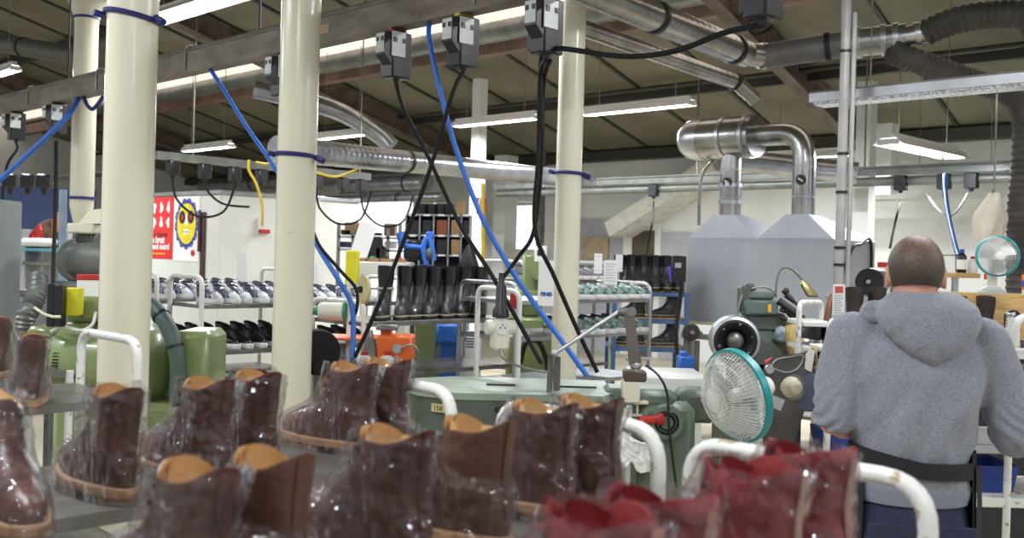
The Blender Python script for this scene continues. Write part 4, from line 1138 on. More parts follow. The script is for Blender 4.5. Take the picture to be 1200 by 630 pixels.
# grey cabinet at the left edge
f = Fr(6, 5.6)
t = thing('cabinet', 'tall light grey steel cabinet cut by the left edge of the picture', 'cabinet', f.loc)
a, c = f(-60, 232), f(27, 232, .5)
zt = f(27, 232).z
b = MB(); b.box(((a.x + c.x) / 2, .25, zt / 2), (c.x - a.x, .5, zt), bev=.01); obj('body', b, mat('cabinet_grey', (158, 166, 168), .4, col2=(148, 156, 158), nscale=3), t)
b = MB(); b.box(((a.x + c.x) / 2 + .0, -.006, zt / 2), (c.x - a.x - .04, .012, zt - .08), bev=.004); dd = obj('door', b, MATS['cabinet_grey'], t)
b = MB(); b.box((a.x + .05, -.025, zt * .55), (.02, .03, .14), bev=.006); obj('handle', b, M_dsteel, dd)
# clear plastic bin with a ribbed hose
f = Fr(38, 5.4)
t = thing('dust_hose', 'ribbed grey dust hose curving beside the grey cabinet', 'hose', tuple(Vector((f.o.x, f.Y, 0)) + Vector((f(27, 400).x - .03, -.02, 0))))
hx_ = f(27, 400); P = smooth([Vector((hx_.x - .03, -.02, .0)), Vector((hx_.x - .03, -.02, hx_.z * .5)), hx_, f(30, 372), f(36, 360, .05), f(42, 345, .1), f(44, 325, .2)], 8); g = P[0]
b = MB(); b.tube([p - g for p in P], [.055 if k % 2 else .047 for k in range(len(P))], 18); obj('duct_body', b, M_gmach, t)
f = Fr(40, 6.4)
t = thing('steel_bench', 'small steel bench with frosted side panel between the grey cabinet and the grey grinder', 'bench', f.loc)
b = MB(); a, c = f(24, 338), f(66, 338); zt = a.z
b.box(((a.x + c.x) / 2, .2, zt - .02), (c.x - a.x, .5, .04), bev=.006); obj('top', b, M_steel, t)
for x in (a.x + .02, c.x - .02):
    for y in (-.03, .43): obj('leg', MB().box((x, y, (zt - .04) / 2), (.03, .03, zt - .04)), M_steel, t)
b = MB(); b.box(((a.x + c.x) / 2, -.04, zt - .16), (c.x - a.x - .04, .012, .22)); obj('side_panel', b, M_galv, t)
# cluttered shelf in the far left
f = Fr(48, 9.5)
t = thing('shelf_unit', 'low shelf unit cluttered with red and white items, under the blue screen', 'shelf', f.loc)
for y_ in (290, 306):
    a, c = f(26, y_), f(78, y_); b = MB(); b.box(((a.x + c.x) / 2, .2, a.z - .015), (c.x - a.x, .4, .03)); obj('shelf', b, mat('teal_shelf', (96, 170, 186), .5) if y_ == 290 else M_gmach, t)
for x in (27, 77):
    a = f(x, 268); b = MB(); b.box((a.x, .2, a.z / 2), (.04, .38, a.z)); obj('side_panel', b, M_wallg, t)
zz = f(48, 290).z
rnd = random.Random(3)
for k, (px, m, h, lab) in enumerate(((34, M_red, .16, 'dark red tin at the left end of the cluttered shelf'), (39, M_red, .22, 'bright red canister standing on the cluttered far left shelf'), (60, mat('ochre', (190, 120, 50), .6), .34, 'ochre bottle standing at the right of the cluttered shelf'), (68, M_black, .26, 'dark bottle at the right end of the cluttered shelf'))):
    a = f(px, 290); b = MB(); b.lathe([(.05, 0), (.055, .01), (.055, h * .75), (.03, h * .86), (.025, h), (0, h)], seg=14)
    single('bottle', b, m, lab, 'bottle', (f.o.x + a.x, f.Y + .12, zz + .001), 0)
for k in range(5):
    a = f(30 + k * 6, 288); b = MB(); b.ball((0, 0, .045), .06, 12, (1.3, 1, .7)); b.ball((.06, 0, .05), .04, 10)
    single('wrapped_shoe_last', b, M_paper, 'pale shoe last on the teal shelf, %s from the left' % ORD[k], 'shoe last', (f.o.x + a.x, f.Y + .02 , zz + .003))
b = MB(); b.ball((0, 0, .14), .17, 18, (1.1, .7, .8)); b.ball((.12, -.03, .10), .12, 14); b.ball((-.12, 0, .08), .11, 14)
a = f(52, 290); single('rag_heap', b, mat('rag_cloth', (120, 92, 78), .9, col2=(70, 60, 58), nscale=12), 'brown heap of rags on the far left shelf', 'rags', (f.o.x + a.x, f.Y + .2, zz))
# blue-grey upright duct pipe by the hopper
cable('drain_pipe', 'pale blue grey upright pipe left of the extraction stack', 'pipe', [at(74, 222, 7.6), at(73, 300, 7.6), at(72, 345, 7.6)], .028, mat('pale_blue_pipe', (140, 160, 182), .4))
cable('power_cable', 'dark cable hanging straight down left of the pale blue pipe', 'cable', [at(66, 165, 8.3), at(65, 240, 8.2), at(63, 300, 8.0), at(62, 345, 7.8)], .016, M_rubber)
for px in (12, 33, 52):
    v = at(px, 212, 12); b = MB(); b.box((0, 0, 0), (.16, .12, .16), bev=.02); b.cyl((0, 0, -.08), (0, 0, -.16), .04, .02, 10)
    single('plug_box', b, M_black, 'small black plug box under the far left pipe, %s from the left' % ORD[(12, 33, 52).index(px)], 'plug box', tuple(v))

# white booth with posters
Yb = 12.0
cor = at(257, 300, Yb); pc, qc = topq(cor)
zt = at(257, 227, Yb).z
t = thing('booth', 'white panelled booth with two posters on its left face', 'booth', tuple(pq(pc, qc)), D45)
b = MB(); b.box((1.0, 1.15, zt / 2), (2.0, 2.3, zt), bev=.01); obj('walls', b, M_white, t)
b = MB(); b.box((1.0, 1.15, zt + .025), (2.06, 2.36, .05), bev=.01); obj('roof_edge', b, M_alu, t)
def booth_y(px):                      # distance along the poster face for a photo column
    sx, _ = sl(px, 270); return (sx * cor.y - cor.x) / (-1 / R2 - sx / R2)
def poster_face(name, label, x0, y0, x1, y1, m, layers):
    ya, yb2 = booth_y(x1), booth_y(x0)
    ym = (ya + yb2) / 2; d = cor.y + ym / R2
    v = pq(pc + ya, qc); 
    z0, z1 = at((x0 + x1) / 2, y1, d).z, at((x0 + x1) / 2, y0, d).z
    w_, h_ = yb2 - ya, z1 - z0
    p0 = pq(pc + yb2, qc)
    # local x runs left to right as seen, local z up, front towards -y
    tt = thing(name, label, 'poster', (p0.x - DB.x * .004, p0.y - DB.y * .004, z0), -D45)
    b = MB(); b.box((w_ / 2, 0, h_ / 2), (w_, .004, h_)); obj('sheet', b, m, tt)
    layers(tt, w_, h_)
    return tt
def flat(poly, y=-.004, t_=.0012):
    """thin cut-out in the xz plane facing -y"""
    b = MB(); b.loft([[Vector((x, y, z)) for x, z in poly], [Vector((x, y - t_, z)) for x, z in poly]]); return b
def text_part(tt, name, s, x, z, size, m, y=-.0045, bold=0.0, rotx=pi / 2):
    cu = bpy.data.curves.new(name, 'FONT'); cu.body = s; cu.size = size; cu.extrude = .0006; cu.offset = bold; cu.resolution_u = 2
    o = bpy.data.objects.new('tmp', cu); COL.objects.link(o)
    dg = bpy.context.evaluated_depsgraph_get(); dg.update()
    me = bpy.data.meshes.new_from_object(o.evaluated_get(dg)); bpy.data.objects.remove(o)
    me.materials.clear(); me.materials.append(m); me.name = name
    q = bpy.data.objects.new(name, me); COL.objects.link(q); q.parent = tt; q.location = (x, y, z); q.rotation_euler = (rotx, 0, 0)
    return q
def red_layers(tt, w_, h_):
    rnd = random.Random(5)
    for r_ in range(2):
        for c_ in range(3):
            cx, cz = w_ * (.2 + .3 * c_), h_ * (.83 - .24 * r_)
            pts = []
            for k in range(22):
                a = 2 * pi * k / 22; rr = 1 + .28 * sin(3 * a + c_ * 2 + r_) + .15 * sin(5 * a + r_ * 3 + c_)
                pts.append((cx + cos(a) * w_ * .062 * rr, cz + sin(a) * h_ * .085 * (rr * .75 + .25)))
            obj('hand_sign', flat(pts), M_paper, tt)
    text_part(tt, 'caption', 'à la longue', w_ * .08, h_ * .355, w_ * .165, mat('dark_red_ink', (96, 22, 24), .7))
    text_part(tt, 'caption', 'le bruit', w_ * .08, h_ * .255, w_ * .20, M_paper, bold=.004)
    text_part(tt, 'caption', 'rend sourd', w_ * .08, h_ * .155, w_ * .175, M_paper, bold=.004)
    obj('underline', flat([(w_ * .08, h_ * .075), (w_ * .7, h_ * .075), (w_ * .7, h_ * .09), (w_ * .08, h_ * .09)]), M_yellow, tt)
poster_face('poster', 'red poster with white hand signs and French text on the booth', 176, 231, 203, 303, mat('poster_red', (214, 48, 46), .6, col2=(206, 42, 42)), red_layers)
def sun_layers(tt, w_, h_):
    cx, cz = w_ * .5, h_ * .58; mb_ = mat('poster_blue', (52, 54, 150), .6); my = mat('poster_sun_yellow', (236, 216, 40), .6)
    for k in range(26):
        a = 2 * pi * k / 26; a1, a2, a3 = a - .11, a + .11, a + (.12 if k % 2 else -.08)
        ex = lambda aa, m_: (cx + cos(aa) * w_ * .40 * m_, cz + sin(aa) * h_ * .335 * m_)
        obj('ray', flat([ex(a1, .93), ex(a2, .93), ex(a2, 1.1), ex(a3, 1.23), ex(a1, 1.08)], -.0025, .001), mb_, tt)
    E_ = lambda m_, y=-.0035: flat([(cx + cos(2 * pi * k / 36) * w_ * .40 * m_, cz + sin(2 * pi * k / 36) * h_ * .34 * m_) for k in range(36)], y)
    obj('outline', E_(1.0), mb_, tt); obj('face', E_(.93, -.0048), my, tt)
    for s_ in (-1, 1):
        ring = lambda r_, y: flat([(cx + s_ * w_ * .17 + cos(2 * pi * k / 20) * w_ * r_, cz + h_ * .10 + sin(2 * pi * k / 20) * w_ * r_) for k in range(20)], y)
        e_ = obj('eye', ring(.125, -.006), M_ink, tt); obj('pupil', ring(.05, -.0072), M_red, e_)
    obj('nose', flat([(cx - w_ * .05, cz - h_ * .02), (cx + w_ * .06, cz - h_ * .02), (cx + w_ * .03, cz + h_ * .14), (cx - w_ * .02, cz + h_ * .14)], -.006), M_paper, tt)
    obj('mouth', flat([(cx - w_ * .12, cz - h_ * .15), (cx + w_ * .1, cz - h_ * .17), (cx + w_ * .12, cz - h_ * .10), (cx - w_ * .1, cz - h_ * .08)], -.006), M_paper, tt)
    obj('mouth_line', flat([(cx - w_ * .11, cz - h_ * .13), (cx + w_ * .11, cz - h_ * .135), (cx + w_ * .11, cz - h_ * .125), (cx - w_ * .11, cz - h_ * .12)], -.0075), M_ink, tt)
    obj('emblem', flat([(w_ * (.78 + .09 * cos(k * pi / 4)), h_ * (.13 + .05 * sin(k * pi / 4))) for k in range(8)], -.003), M_red, tt)
poster_face('poster', 'white poster with a yellow sun face and blue rays on the booth', 204.5, 230, 234, 306, M_paper, sun_layers)
# red switch and lead on the booth's right face, dark strip on its left face
v = pq(pc, qc + .55)
t = thing('wall_switch', 'white isolator with a red knob on the right face of the booth', 'switch', (v.x + DA.x * -.02, v.y + DA.y * -.02, at(268, 264, 12.3).z), D45)
b = MB(); b.box((0, 0, .0), (.16, .06, .20), bev=.01); obj('case', b, M_white, t)
b = MB(); b.box((0, -.05, -.06), (.14, .05, .05), bev=.008); obj('knob', b, M_red, t)
cable('power_cable', 'black lead looping from the booth switch up to the pipe', 'cable', [at(259, 252, 12.2), at(259, 240, 12.2), at(264, 229, 12.2), at(285, 226, 12.3)], .022, M_rubber)
v = pq(pc + .38, qc)
b = MB(); b.box((0, 0, 0), (.012, .11, .95), bev=.003); b.box((-.02, .06, .25), (.012, .05, .5), bev=.003)
single('leather_strip', b, mat('dark_brown_strip', (70, 38, 36), .6), 'dark brown leather strip hanging beside the sun poster', 'strip', (v.x - DB.x * .012, v.y - DB.y * .012, at(242, 295, 12.2).z), D45)

# sneakers
M_navy2 = mat('navy_canvas_glints', (50, 54, 92), 0.5, col2=(176, 178, 192), nscale=40, contrast=(.36, .46))  # pale mottling paints highlights of the clear wrap into the navy
M_whiter = mat('white_rubber', (232, 232, 230), 0.45)
M_blk = mat('black_leather', (30, 30, 32), 0.3, col2=(20, 20, 22), nscale=10, coat=.15)
M_greenl = mat('green_canvas', (44, 92, 78), .55, col2=(140, 166, 160), nscale=30, contrast=(.45, .56))
LOW = [(.028, -.002, .280, .034, .047), (.045, -.004, .276, .035, .047), (.06, -.004, .255, .034, .045), (.075, -.002, .215, .033, .042), (.09, 0, .165, .032, .036), (.105, -.002, .125, .033, .034)]
def make_low(name, label, up, solem, toe=None, lace=M_white, lin_=M_ink, wrap=False, sole_t=.03, cat='shoe'):
    t = thing(name, label, cat, (0, 0, 0)); sg = 20
    rg = [section(r_, sg) for r_ in LOW]
    for v in rg[-1]: v.z += .012 * max(0, -cos(2 * pi * rg[-1].index(v) / sg))
    b = MB(); b.loft(rg, True, False); obj('upper', b, up, t, 60)
    top = rg[-1]; c = Vector((.06, 0, 0)); sk = lambda k, dz: [Vector((c.x + (v.x - c.x) * k, v.y * k, v.z + dz)) for v in top]
    b = MB(); b.loft([sk(1, 0), sk(.9, .003), sk(.82, -.02), sk(.8, -.05)], False, True); obj('lining', b, lin_, t, 60)
    b = MB(); b.loft([section(LOW[0], sg, .002, -.028), section(LOW[0], sg, .006, -.024), section(LOW[0], sg, .006, sole_t - .026), section(LOW[0], sg, .001, sole_t - .022)]); obj('sole', b, solem, t, 50)
    if toe:
        b = MB(); tr = []
        for r_ in LOW[:4]:
            s_ = section(r_, 40, .0025); k0 = [v for v in s_ if v.x > .215 - (r_[0] - .028) * .3]
            k0.sort(key=lambda v: v.y); n_ = 11
            tr.append([k0[round(i * (len(k0) - 1) / (n_ - 1))] for i in range(n_)] if len(k0) > 1 else [k0[0]] * n_)
        b.loft(tr, closed=False); obj('toe_cap', b, toe, t, 70)
    zz = []
    for k in range(7):
        x = .135 + k * .014; z = .103 - k * .0062; zz += [(x, -.022, z - .008), (x + .003, 0, z + .003), (x + .004, .022, z - .008)] if k % 2 else [(x, .022, z - .008), (x + .003, 0, z + .003), (x + .004, -.022, z - .008)]
    b = MB(); b.tube(zz, .0042, 6); obj('laces', b, lace, t)
    if wrap:
        rr = []
        for r_ in LOW:
            s_ = section(r_, 30, .006)
            for v in s_: v += Vector((0, v.y * 2, .05)) * crumple(v, 3, .05)
            rr.append(s_)
        b = MB(); b.loft(rr, False, True); obj('plastic_wrap', b, M_film, t, 60)
    return t
def kill(t_):
    for ch in list(t_.children):
        for g_ in list(ch.children): bpy.data.objects.remove(g_)
        bpy.data.objects.remove(ch)
    bpy.data.objects.remove(t_)
cart('shoe_trolley', 'white trolley of navy and black sneakers behind the green machine, nearer one', 5.89, 3.16, 4.75, .42, [1.25, .955, .66], 1.44, .016, m=M_white, ends=(0, 1))
cart('shoe_trolley', 'white trolley of navy sneakers directly in front of the poster booth', 6.50, 3.16, 4.35, .42, [1.25, .955, .66], 1.44, .016, m=M_white)
cart('shoe_trolley', 'white trolley of sneakers farther back against the booth', 7.15, 3.3, 4.6, .42, [1.25, .955, .66], 1.46, .016, m=M_white)
sn = make_low('sneaker', 'x', M_navy2, M_whiter, M_whiter, wrap=True)
rzs = -pi / 4      # toes towards the near side
n = 0
for row, (p, q0_, cnt, nm) in enumerate(((6.20, 3.30, 12, 'on the nearer sneaker trolley top'), (6.80, 3.28, 9, 'on the trolley before the booth'), (7.45, 3.42, 9, 'on the trolley farthest back'))):
    for k in range(cnt):
        v = pq(p, q0_ + k * .112 + (.004 if k % 2 else 0)); dup(sn, (v.x, v.y, 1.2505), rzs + .06 * sin(k * 2.1), 'white-toed navy sneaker %s, %s from the left' % (nm, ORD[k]), 'navy sneakers on the top shelves')
kill(sn)
bs = make_low('sneaker', 'x', M_blk, M_whiter, None, lace=M_ink)
for k in range(11):
    v = pq(6.20, 3.30 + k * .118); dup(bs, (v.x, v.y, .9555), rzs + .08 * sin(k * 1.7), 'black sneaker with white sole on the middle shelf, %s from the left' % ORD[k], 'black sneakers on the middle shelf')
for k in range(8):
    v = pq(6.80, 3.30 + k * .118); dup(bs, (v.x, v.y, .9555), rzs + .08 * sin(k * 1.7), 'black sneaker on the trolley before the booth, %s from the left' % ORD[k], 'black sneakers on the middle shelf')
kill(bs)
ds = make_low('shoe', 'x', M_blk, M_ink, None, lace=M_ink)
for k in range(11):
    v = pq(6.18, 3.30 + k * .118); dup(ds, (v.x, v.y, .6605), rzs + .1 * sin(k * 1.3), 'plain black shoe on the lowest sneaker shelf, %s from the left' % ORD[k], 'black shoes on the low shelf')
kill(ds)
# white cards standing among the sneakers
v = pq(6.22, 3.9)
for (px, py0, py1, Y, lab) in ((284, 295, 330, 7.6, 'white card standing above the sneakers in front of the booth'), (368, 310, 345, 7.6, 'crumpled white paper above the sneakers right of the second pillar')):
    a, c = at(px - 6, py1, Y), at(px + 6, py0, Y)
    b = MB(); b.box((0, 0, (c.z - a.z) / 2), (c.x - a.x, .012, c.z - a.z), bev=.002); b.box((0, .01, -(a.z - 1.25) / 2), (.012, .012, a.z - 1.25))
    single('card', b, M_paper, lab, 'card', ((a.x + c.x) / 2, Y, a.z))
# ------------------------------------------------------------------ middle: boot table, thread machine, pigeonholes, press bed
def rel(b, g):
    g = Vector(g); b.v = [tuple(Vector(v) - g) for v in b.v]; return b
cart('boot_table', 'steel trolley holding the row of tall black boots in the middle', 4.80, 3.60, 4.86, .52, [1.2, .895], 1.33, .014, m=M_chip, ends=(0,))
TALL = LAST[:-1] + [(.20, -.010, .122, .041, .042), (.26, -.016, .126, .046, .047), (.32, -.020, .132, .050, .050)]
def make_tall(name, label, leather, wrap=True, lining=M_ink, sole=M_ink, welt=M_pstitch, hgt=.32, cat='boot'):
    t = thing(name, label, cat, (0, 0, 0)); sg = 24
    zs = [.03, .045, .06, .075, .09, .105, .12, .14, .165, .19, .22, .26, .29, hgt]
    def it(z):
        for a, c in zip(TALL, TALL[1:]):
            if a[0] <= z <= c[0]:
                k = (z - a[0]) / (c[0] - a[0]); return tuple(a[i] * (1 - k) + c[i] * k for i in range(5))
        return TALL[-1]
    rg = []
    for z in zs:
        s_ = section(it(z), sg)
        for v in s_: v += Vector((0, v.y, 0)) * .12 * noise.noise(v * 16) + Vector((.004 * noise.noise(v * 21), 0, .012 * (z / hgt) ** 6 * cos(2 * pi * s_.index(v) / sg)))
        rg.append(s_)
    b = MB(); b.loft(rg, True, False); obj('upper', b, leather, t, 60)
    top = rg[-1]; c = sum(top, Vector()) / sg; sk = lambda rr, k: [Vector((c.x + (v.x - c.x) * k, v.y * k, v.z)) for v in rr]
    b = MB(); b.loft([top, sk(top, .93), [v + Vector((0, 0, -.05)) for v in sk(top, .9)], [v + Vector((-.0, 0, -.14)) for v in sk(top, .78)]], False, True); obj('lining', b, lining, t, 60)
    b = MB(); b.loft([section(TALL[0], sg, .004, -.03), section(TALL[0], sg, .005, -.012), section(TALL[0], sg, .003, -.004)]); obj('sole', b, sole, t, 50)
    b = MB(); b.loft([section(TALL[0], sg, .005, -.010), section(TALL[0], sg, .007, -.007), section(TALL[0], sg, .004, -.001)]); obj('welt', b, welt, t, 50)
    if wrap:
        rr = []
        for i in range(16):
            z = .01 + .19 * i / 15; s_ = section((z,) + it(max(z, .03))[1:], 40, .007)
            for v in s_: v += Vector((0, v.y * 3, .1)) * crumple(v, 2, .05)
            rr.append(s_)
        b = MB(); b.loft(rr, False, False); obj('plastic_wrap', b, M_film, t, 60)
    return t
tb = make_tall('tall_boot', 'x', M_blk)
zt = 1.2005
for k, px in enumerate((452, 474, 492, 509, 526, 545, 564)):
    v = atp(px, 330, 5.03); a = radians(264)
    dup(tb, (v.x - cos(a) * .055, v.y - sin(a) * .055, zt), a + .05 * sin(k * 1.9), 'tall black boot in the front row on the steel trolley, %s from left' % ORD[k], 'tall black boots on the steel trolley')
for k, px in enumerate((497, 516, 534, 553)):
    v = atp(px, 330, 5.255); a = radians(268)
    dup(tb, (v.x - cos(a) * .055, v.y - sin(a) * .055, zt), a, 'tall black boot in the back row on the steel trolley, %s from left' % ORD[k], 'tall black boots on the steel trolley')
kill(tb)
# things beneath the table
f = Fr(525, 7.4)
t = thing('blue_machine', 'blue motor unit standing under the tall black boots, right of the green post', 'machine', f.loc)
b = MB(); boxpx(b, f, 509, 377, 545, 405, .25, 0, .03); obj('housing', b, M_blue, t)
b = MB(); boxpx(b, f, 505, 380, 512, 410, .2, .03, .02); boxpx(b, f, 516, 403, 540, 470, .18, .03, .01); obj('bracket', b, M_blue, t)
f = Fr(496, 7.1)
t = thing('green_post', 'green square post under the boot trolley left of the blue motor', 'post', f.loc)
b = MB(); boxpx(b, f, 486, 368, 508, 470, .12, 0, .006); a = f(497, 470); b.box((a.x, .06, .06), (.3, .3, .12), bev=.01); a2 = f(497, 471); b.box((a.x, .06, a2.z / 2), (.13, .12, a2.z)); obj('column', b, M_green, t)
f = Fr(551, 7.6); g = f(551, 414)
t = thing('carton', 'small white carton with printed lines on the floor side of the blue motor', 'box', (f.o.x + g.x, f.Y, 0.0))
b = MB(); zz = f(551, 388).z; b.box((0, 0, zz / 2), (.085, .1, zz), bev=.003); obj('tray', b, M_paper, t)
for k in range(4): obj('print_line', MB().box((0, -.0515, zz - .05 - k * .02), (.06, .002, .006)), M_ink, t)
# orange machine with black wheel
f = Fr(420, 5.55)
t = thing('thread_machine', 'orange stitching machine behind the brown boots, right of the second pillar', 'machine', f.loc)
b = MB(); boxpx(b, f, 441, 393, 482, 425, .22, 0, .012); boxpx(b, f, 446, 384, 458, 395, .08, .06, .004); obj('motor_case', b, M_orange, t)
b = MB(); boxpx(b, f, 378, 395, 446, 400, .28, .05, .006); boxpx(b, f, 378, 400, 384, 470, .02, .05, .002); obj('rail', b, M_orange, t)
b = MB(); a, c = f(350, 425), f(478, 425); b.box(((a.x + c.x) / 2, .16, a.z - .01), (c.x - a.x, .42, .02)); boxpx(b, f, 384, 402, 412, 425, .02, .22); obj('base_plate', b, M_galv, t)
for x in (a.x + .04, c.x - .04):
    for y in (-.02, .34): obj('leg', MB().box((x, y, (a.z - .02) / 2), (.04, .04, a.z - .02)), M_steel, t)
a = f(371, 412)
b = MB(); b.lathe([(.09, -.03), (.118, -.03), (.125, -.015), (.125, .03), (.118, .045), (.09, .045)], (a.x, .0, a.z), (.55, -1, 0), 36); obj('drive_wheel', b, M_rubber, t)
b = MB(); b.lathe([(0, -.045), (.09, -.045), (.098, -.03), (.098, .03), (0, .03)], (a.x - .03, .05, a.z - .01), (.55, -1, 0), 32); obj('wheel_guard', b, M_orange, t)
b = MB(); c = f(378, 428); b.cyl((c.x - .02, .05, c.z), (c.x + .02, -.10, c.z - .005), .045, .045, 20); obj('hub', b, M_rubber, t)
b = MB(); c = f(466, 408); b.cyl((c.x, -.005, c.z), (c.x, -.03, c.z), .028, .024, 18); obj('knob', b, M_alu, t)
b = MB(); b.tube(smooth([f(469, 408, -.03), f(482, 404, -.04), f(490, 412, -.03), f(488, 424, -.01)], 6), .006, 8); obj('lead', b, M_steel, t)
b = MB(); a = f(435, 402); b.loft([[a + Vector(v) for v in ((-.05, 0, -.09), (.03, 0, -.09), (.03, .06, -.09), (-.05, .06, -.09))], [a + Vector(v) for v in ((-.035, 0, .03), (.01, 0, .03), (.01, .06, .03), (-.035, .06, .03))]]); b.cyl(a + Vector((-.01, .03, .03)), a + Vector((-.01, .03, .07)), .018, .012, 12); b.box(a + Vector((.08, .04, .085)), (.12, .05, .03), bev=.006); obj('stitching_head', b, M_steel, t)
# two small bottles with red caps
for px, lab in ((427, 'small white bottle with red cap in front of the orange machine, left one'), (454, 'small white bottle with red cap in front of the orange motor case, right one')):
    a = f(px, 425, -.0); 
    t = thing('glue_bottle', lab, 'bottle', (f.o.x + a.x, f.Y - .01, a.z + .0))
    b = MB(); b.lathe([(.036, 0), (.04, .006), (.04, .03), (.02, .043), (0, .044)], seg=16); obj('bottle_body', b, M_white, t)
    b = MB(); b.lathe([(.017, .042), (.018, .045), (.017, .062), (0, .063)], seg=14); obj('cap', b, M_red, t)
# spool stand: white cone of thread and cream disc on an upright
f = Fr(408, 5.7)
t = thing('thread_stand', 'white tube stand holding the thread spool and the cream disc', 'stand', f.loc)
b = MB(); P = [f(409, 470), f(409, 355)]; b.tube([Vector((P[0].x, 0, 0)), P[1], f(409, 330)], .013, 10); obj('post', b, M_white, t)
b = MB(); b.lathe([(.012, 0), (.14, 0), (.14, .012), (.012, .02)], (P[0].x, 0, 0), seg=20); obj('foot', b, M_steel, t)
b = MB(); b.tube([f(409, 364), f(366, 364)], .007, 8); b.tube([f(395, 338), f(462, 338)], .006, 8); obj('spindle', b, M_steel, t)
f2 = f
a, c = f(373, 364), f(405, 364)
t = thing('thread_spool', 'large white cone of thread with green ends, beside the blue hose', 'spool', (f.o.x + a.x, f.Y, a.z))
L_ = c.x - a.x
b = MB(); b.lathe([(.012, 0), (.040, .002), (.050, .02), (.050, L_ * .9), (.046, L_ * .93), (.012, L_ * .94)], (0, 0, 0), (1, 0, 0), 28); obj('thread', b, mat('white_thread', (230, 228, 214), .8, col2=(214, 210, 192), nscale=60, stretch=(30, 1, 1)), t)
M_gspool = mat('spool_green', (34, 140, 100), .4)
b = MB(); b.lathe([(.012, L_ * .94), (.054, L_ * .94), (.054, L_ * 1.02), (.012, L_ * 1.02)], (0, 0, 0), (1, 0, 0), 24); obj('flange', b, M_gspool, t)
b = MB(); b.lathe([(.012, -.04), (.02, -.04), (.026, -.01), (.030, .0), (.012, .002)], (0, 0, 0), (1, 0, 0), 18); obj('core', b, M_gspool, t)
a = f(426, 339)
t = thing('felt_disc', 'cream round disc with black hub above the thread spool', 'disc', (f.o.x + a.x, f.Y, a.z))
n_ = Vector((-.85, -.55, 0)).normalized()
b = MB(); b.lathe([(.016, -.012), (.075, -.012), (.082, -.006), (.082, .008), (.075, .013), (.016, .013)], (0, 0, 0), n_, 40); obj('disc', b, mat('cream_felt', (206, 194, 148), .8), t)
b = MB(); b.lathe([(0, -.03), (.016, -.03), (.02, .015), (.016, .035), (0, .036)], (0, 0, 0), n_, 18); obj('hub', b, M_black, t)
# yellow sack on a rail and white board
f = Fr(412, 8.6); 
b = MB(); boxpx(b, f, 405, 293, 419, 340, .08, 0, .01); g = f(412, 340); rel(b, (g.x, 0, g.z)); single('yellow_bag', b, M_yellow, 'bright yellow upright bag hanging above the cream disc', 'bag', (f.o.x + g.x, f.Y, g.z))
f = Fr(440, 8.8)
t = thing('work_table', 'white work table with parts trays behind the tall black boots', 'table', f.loc)
b = MB(); a, c = f(408, 307), f(478, 307); zt = a.z
b.box(((a.x + c.x) / 2, .3, zt - .05), (c.x - a.x, .7, .12), bev=.01); obj('tabletop', b, M_white, t)
for x in (a.x + .05, c.x - .05):
    for y in (.02, .58): obj('leg', MB().box((x, y, (zt - .11) / 2), (.05, .05, zt - .11)), M_white, t)
zz = zt + .01
for k in range(4):
    t = thing('parts_tray', 'shallow tray of leather pieces on the white work table, %s from the left' % ORD[k], 'tray', (f.o.x + a.x + .1 + k * .115, f.Y + .05, zz))
    b = MB(); b.loft([[Vector((x * s_, y * s_, z)) for x, y in ((-.05, -.07), (.05, -.07), (.05, .07), (-.05, .07))] for s_, z in ((.9, 0), (1, .03), (.95, .03), (.85, .006))], True, True); obj('tray', b, M_board, t)
    b = MB(); b.ball((-.01, 0, .03), .03, 10, (1, 1.4, .6)); obj('leather_piece', b, [M_paper, M_gspool, M_dark, M_red][k], t)
for (px, py, w_, h_, lab) in ((436, 285, .16, .22, 'black folded leather on the back of the white work table'), (444, 293, .10, .14, 'black small box beside the parts trays')):
    g = f(px, 300, .35); b = MB(); b.box((0, 0, h_ / 2), (w_, .12, h_), bev=.02); single('leather_stack', b, M_black, lab, 'leather', (f.o.x + g.x, f.Y + .45, zz))
b = MB(); b.loft([[Vector(v) for v in ((-.1, 0, 0), (.06, 0, 0), (.06, .02, 0), (-.1, .02, 0))], [Vector(v) for v in ((.0, .05, .36), (.14, .05, .30), (.14, .07, .30), (.0, .07, .36))]]); g = f(420, 305, .1); single('paper_board', b, M_paper, 'white boards leaning on the work table beside the yellow bag', 'board', (f.o.x + g.x, f.Y + .12, zz))
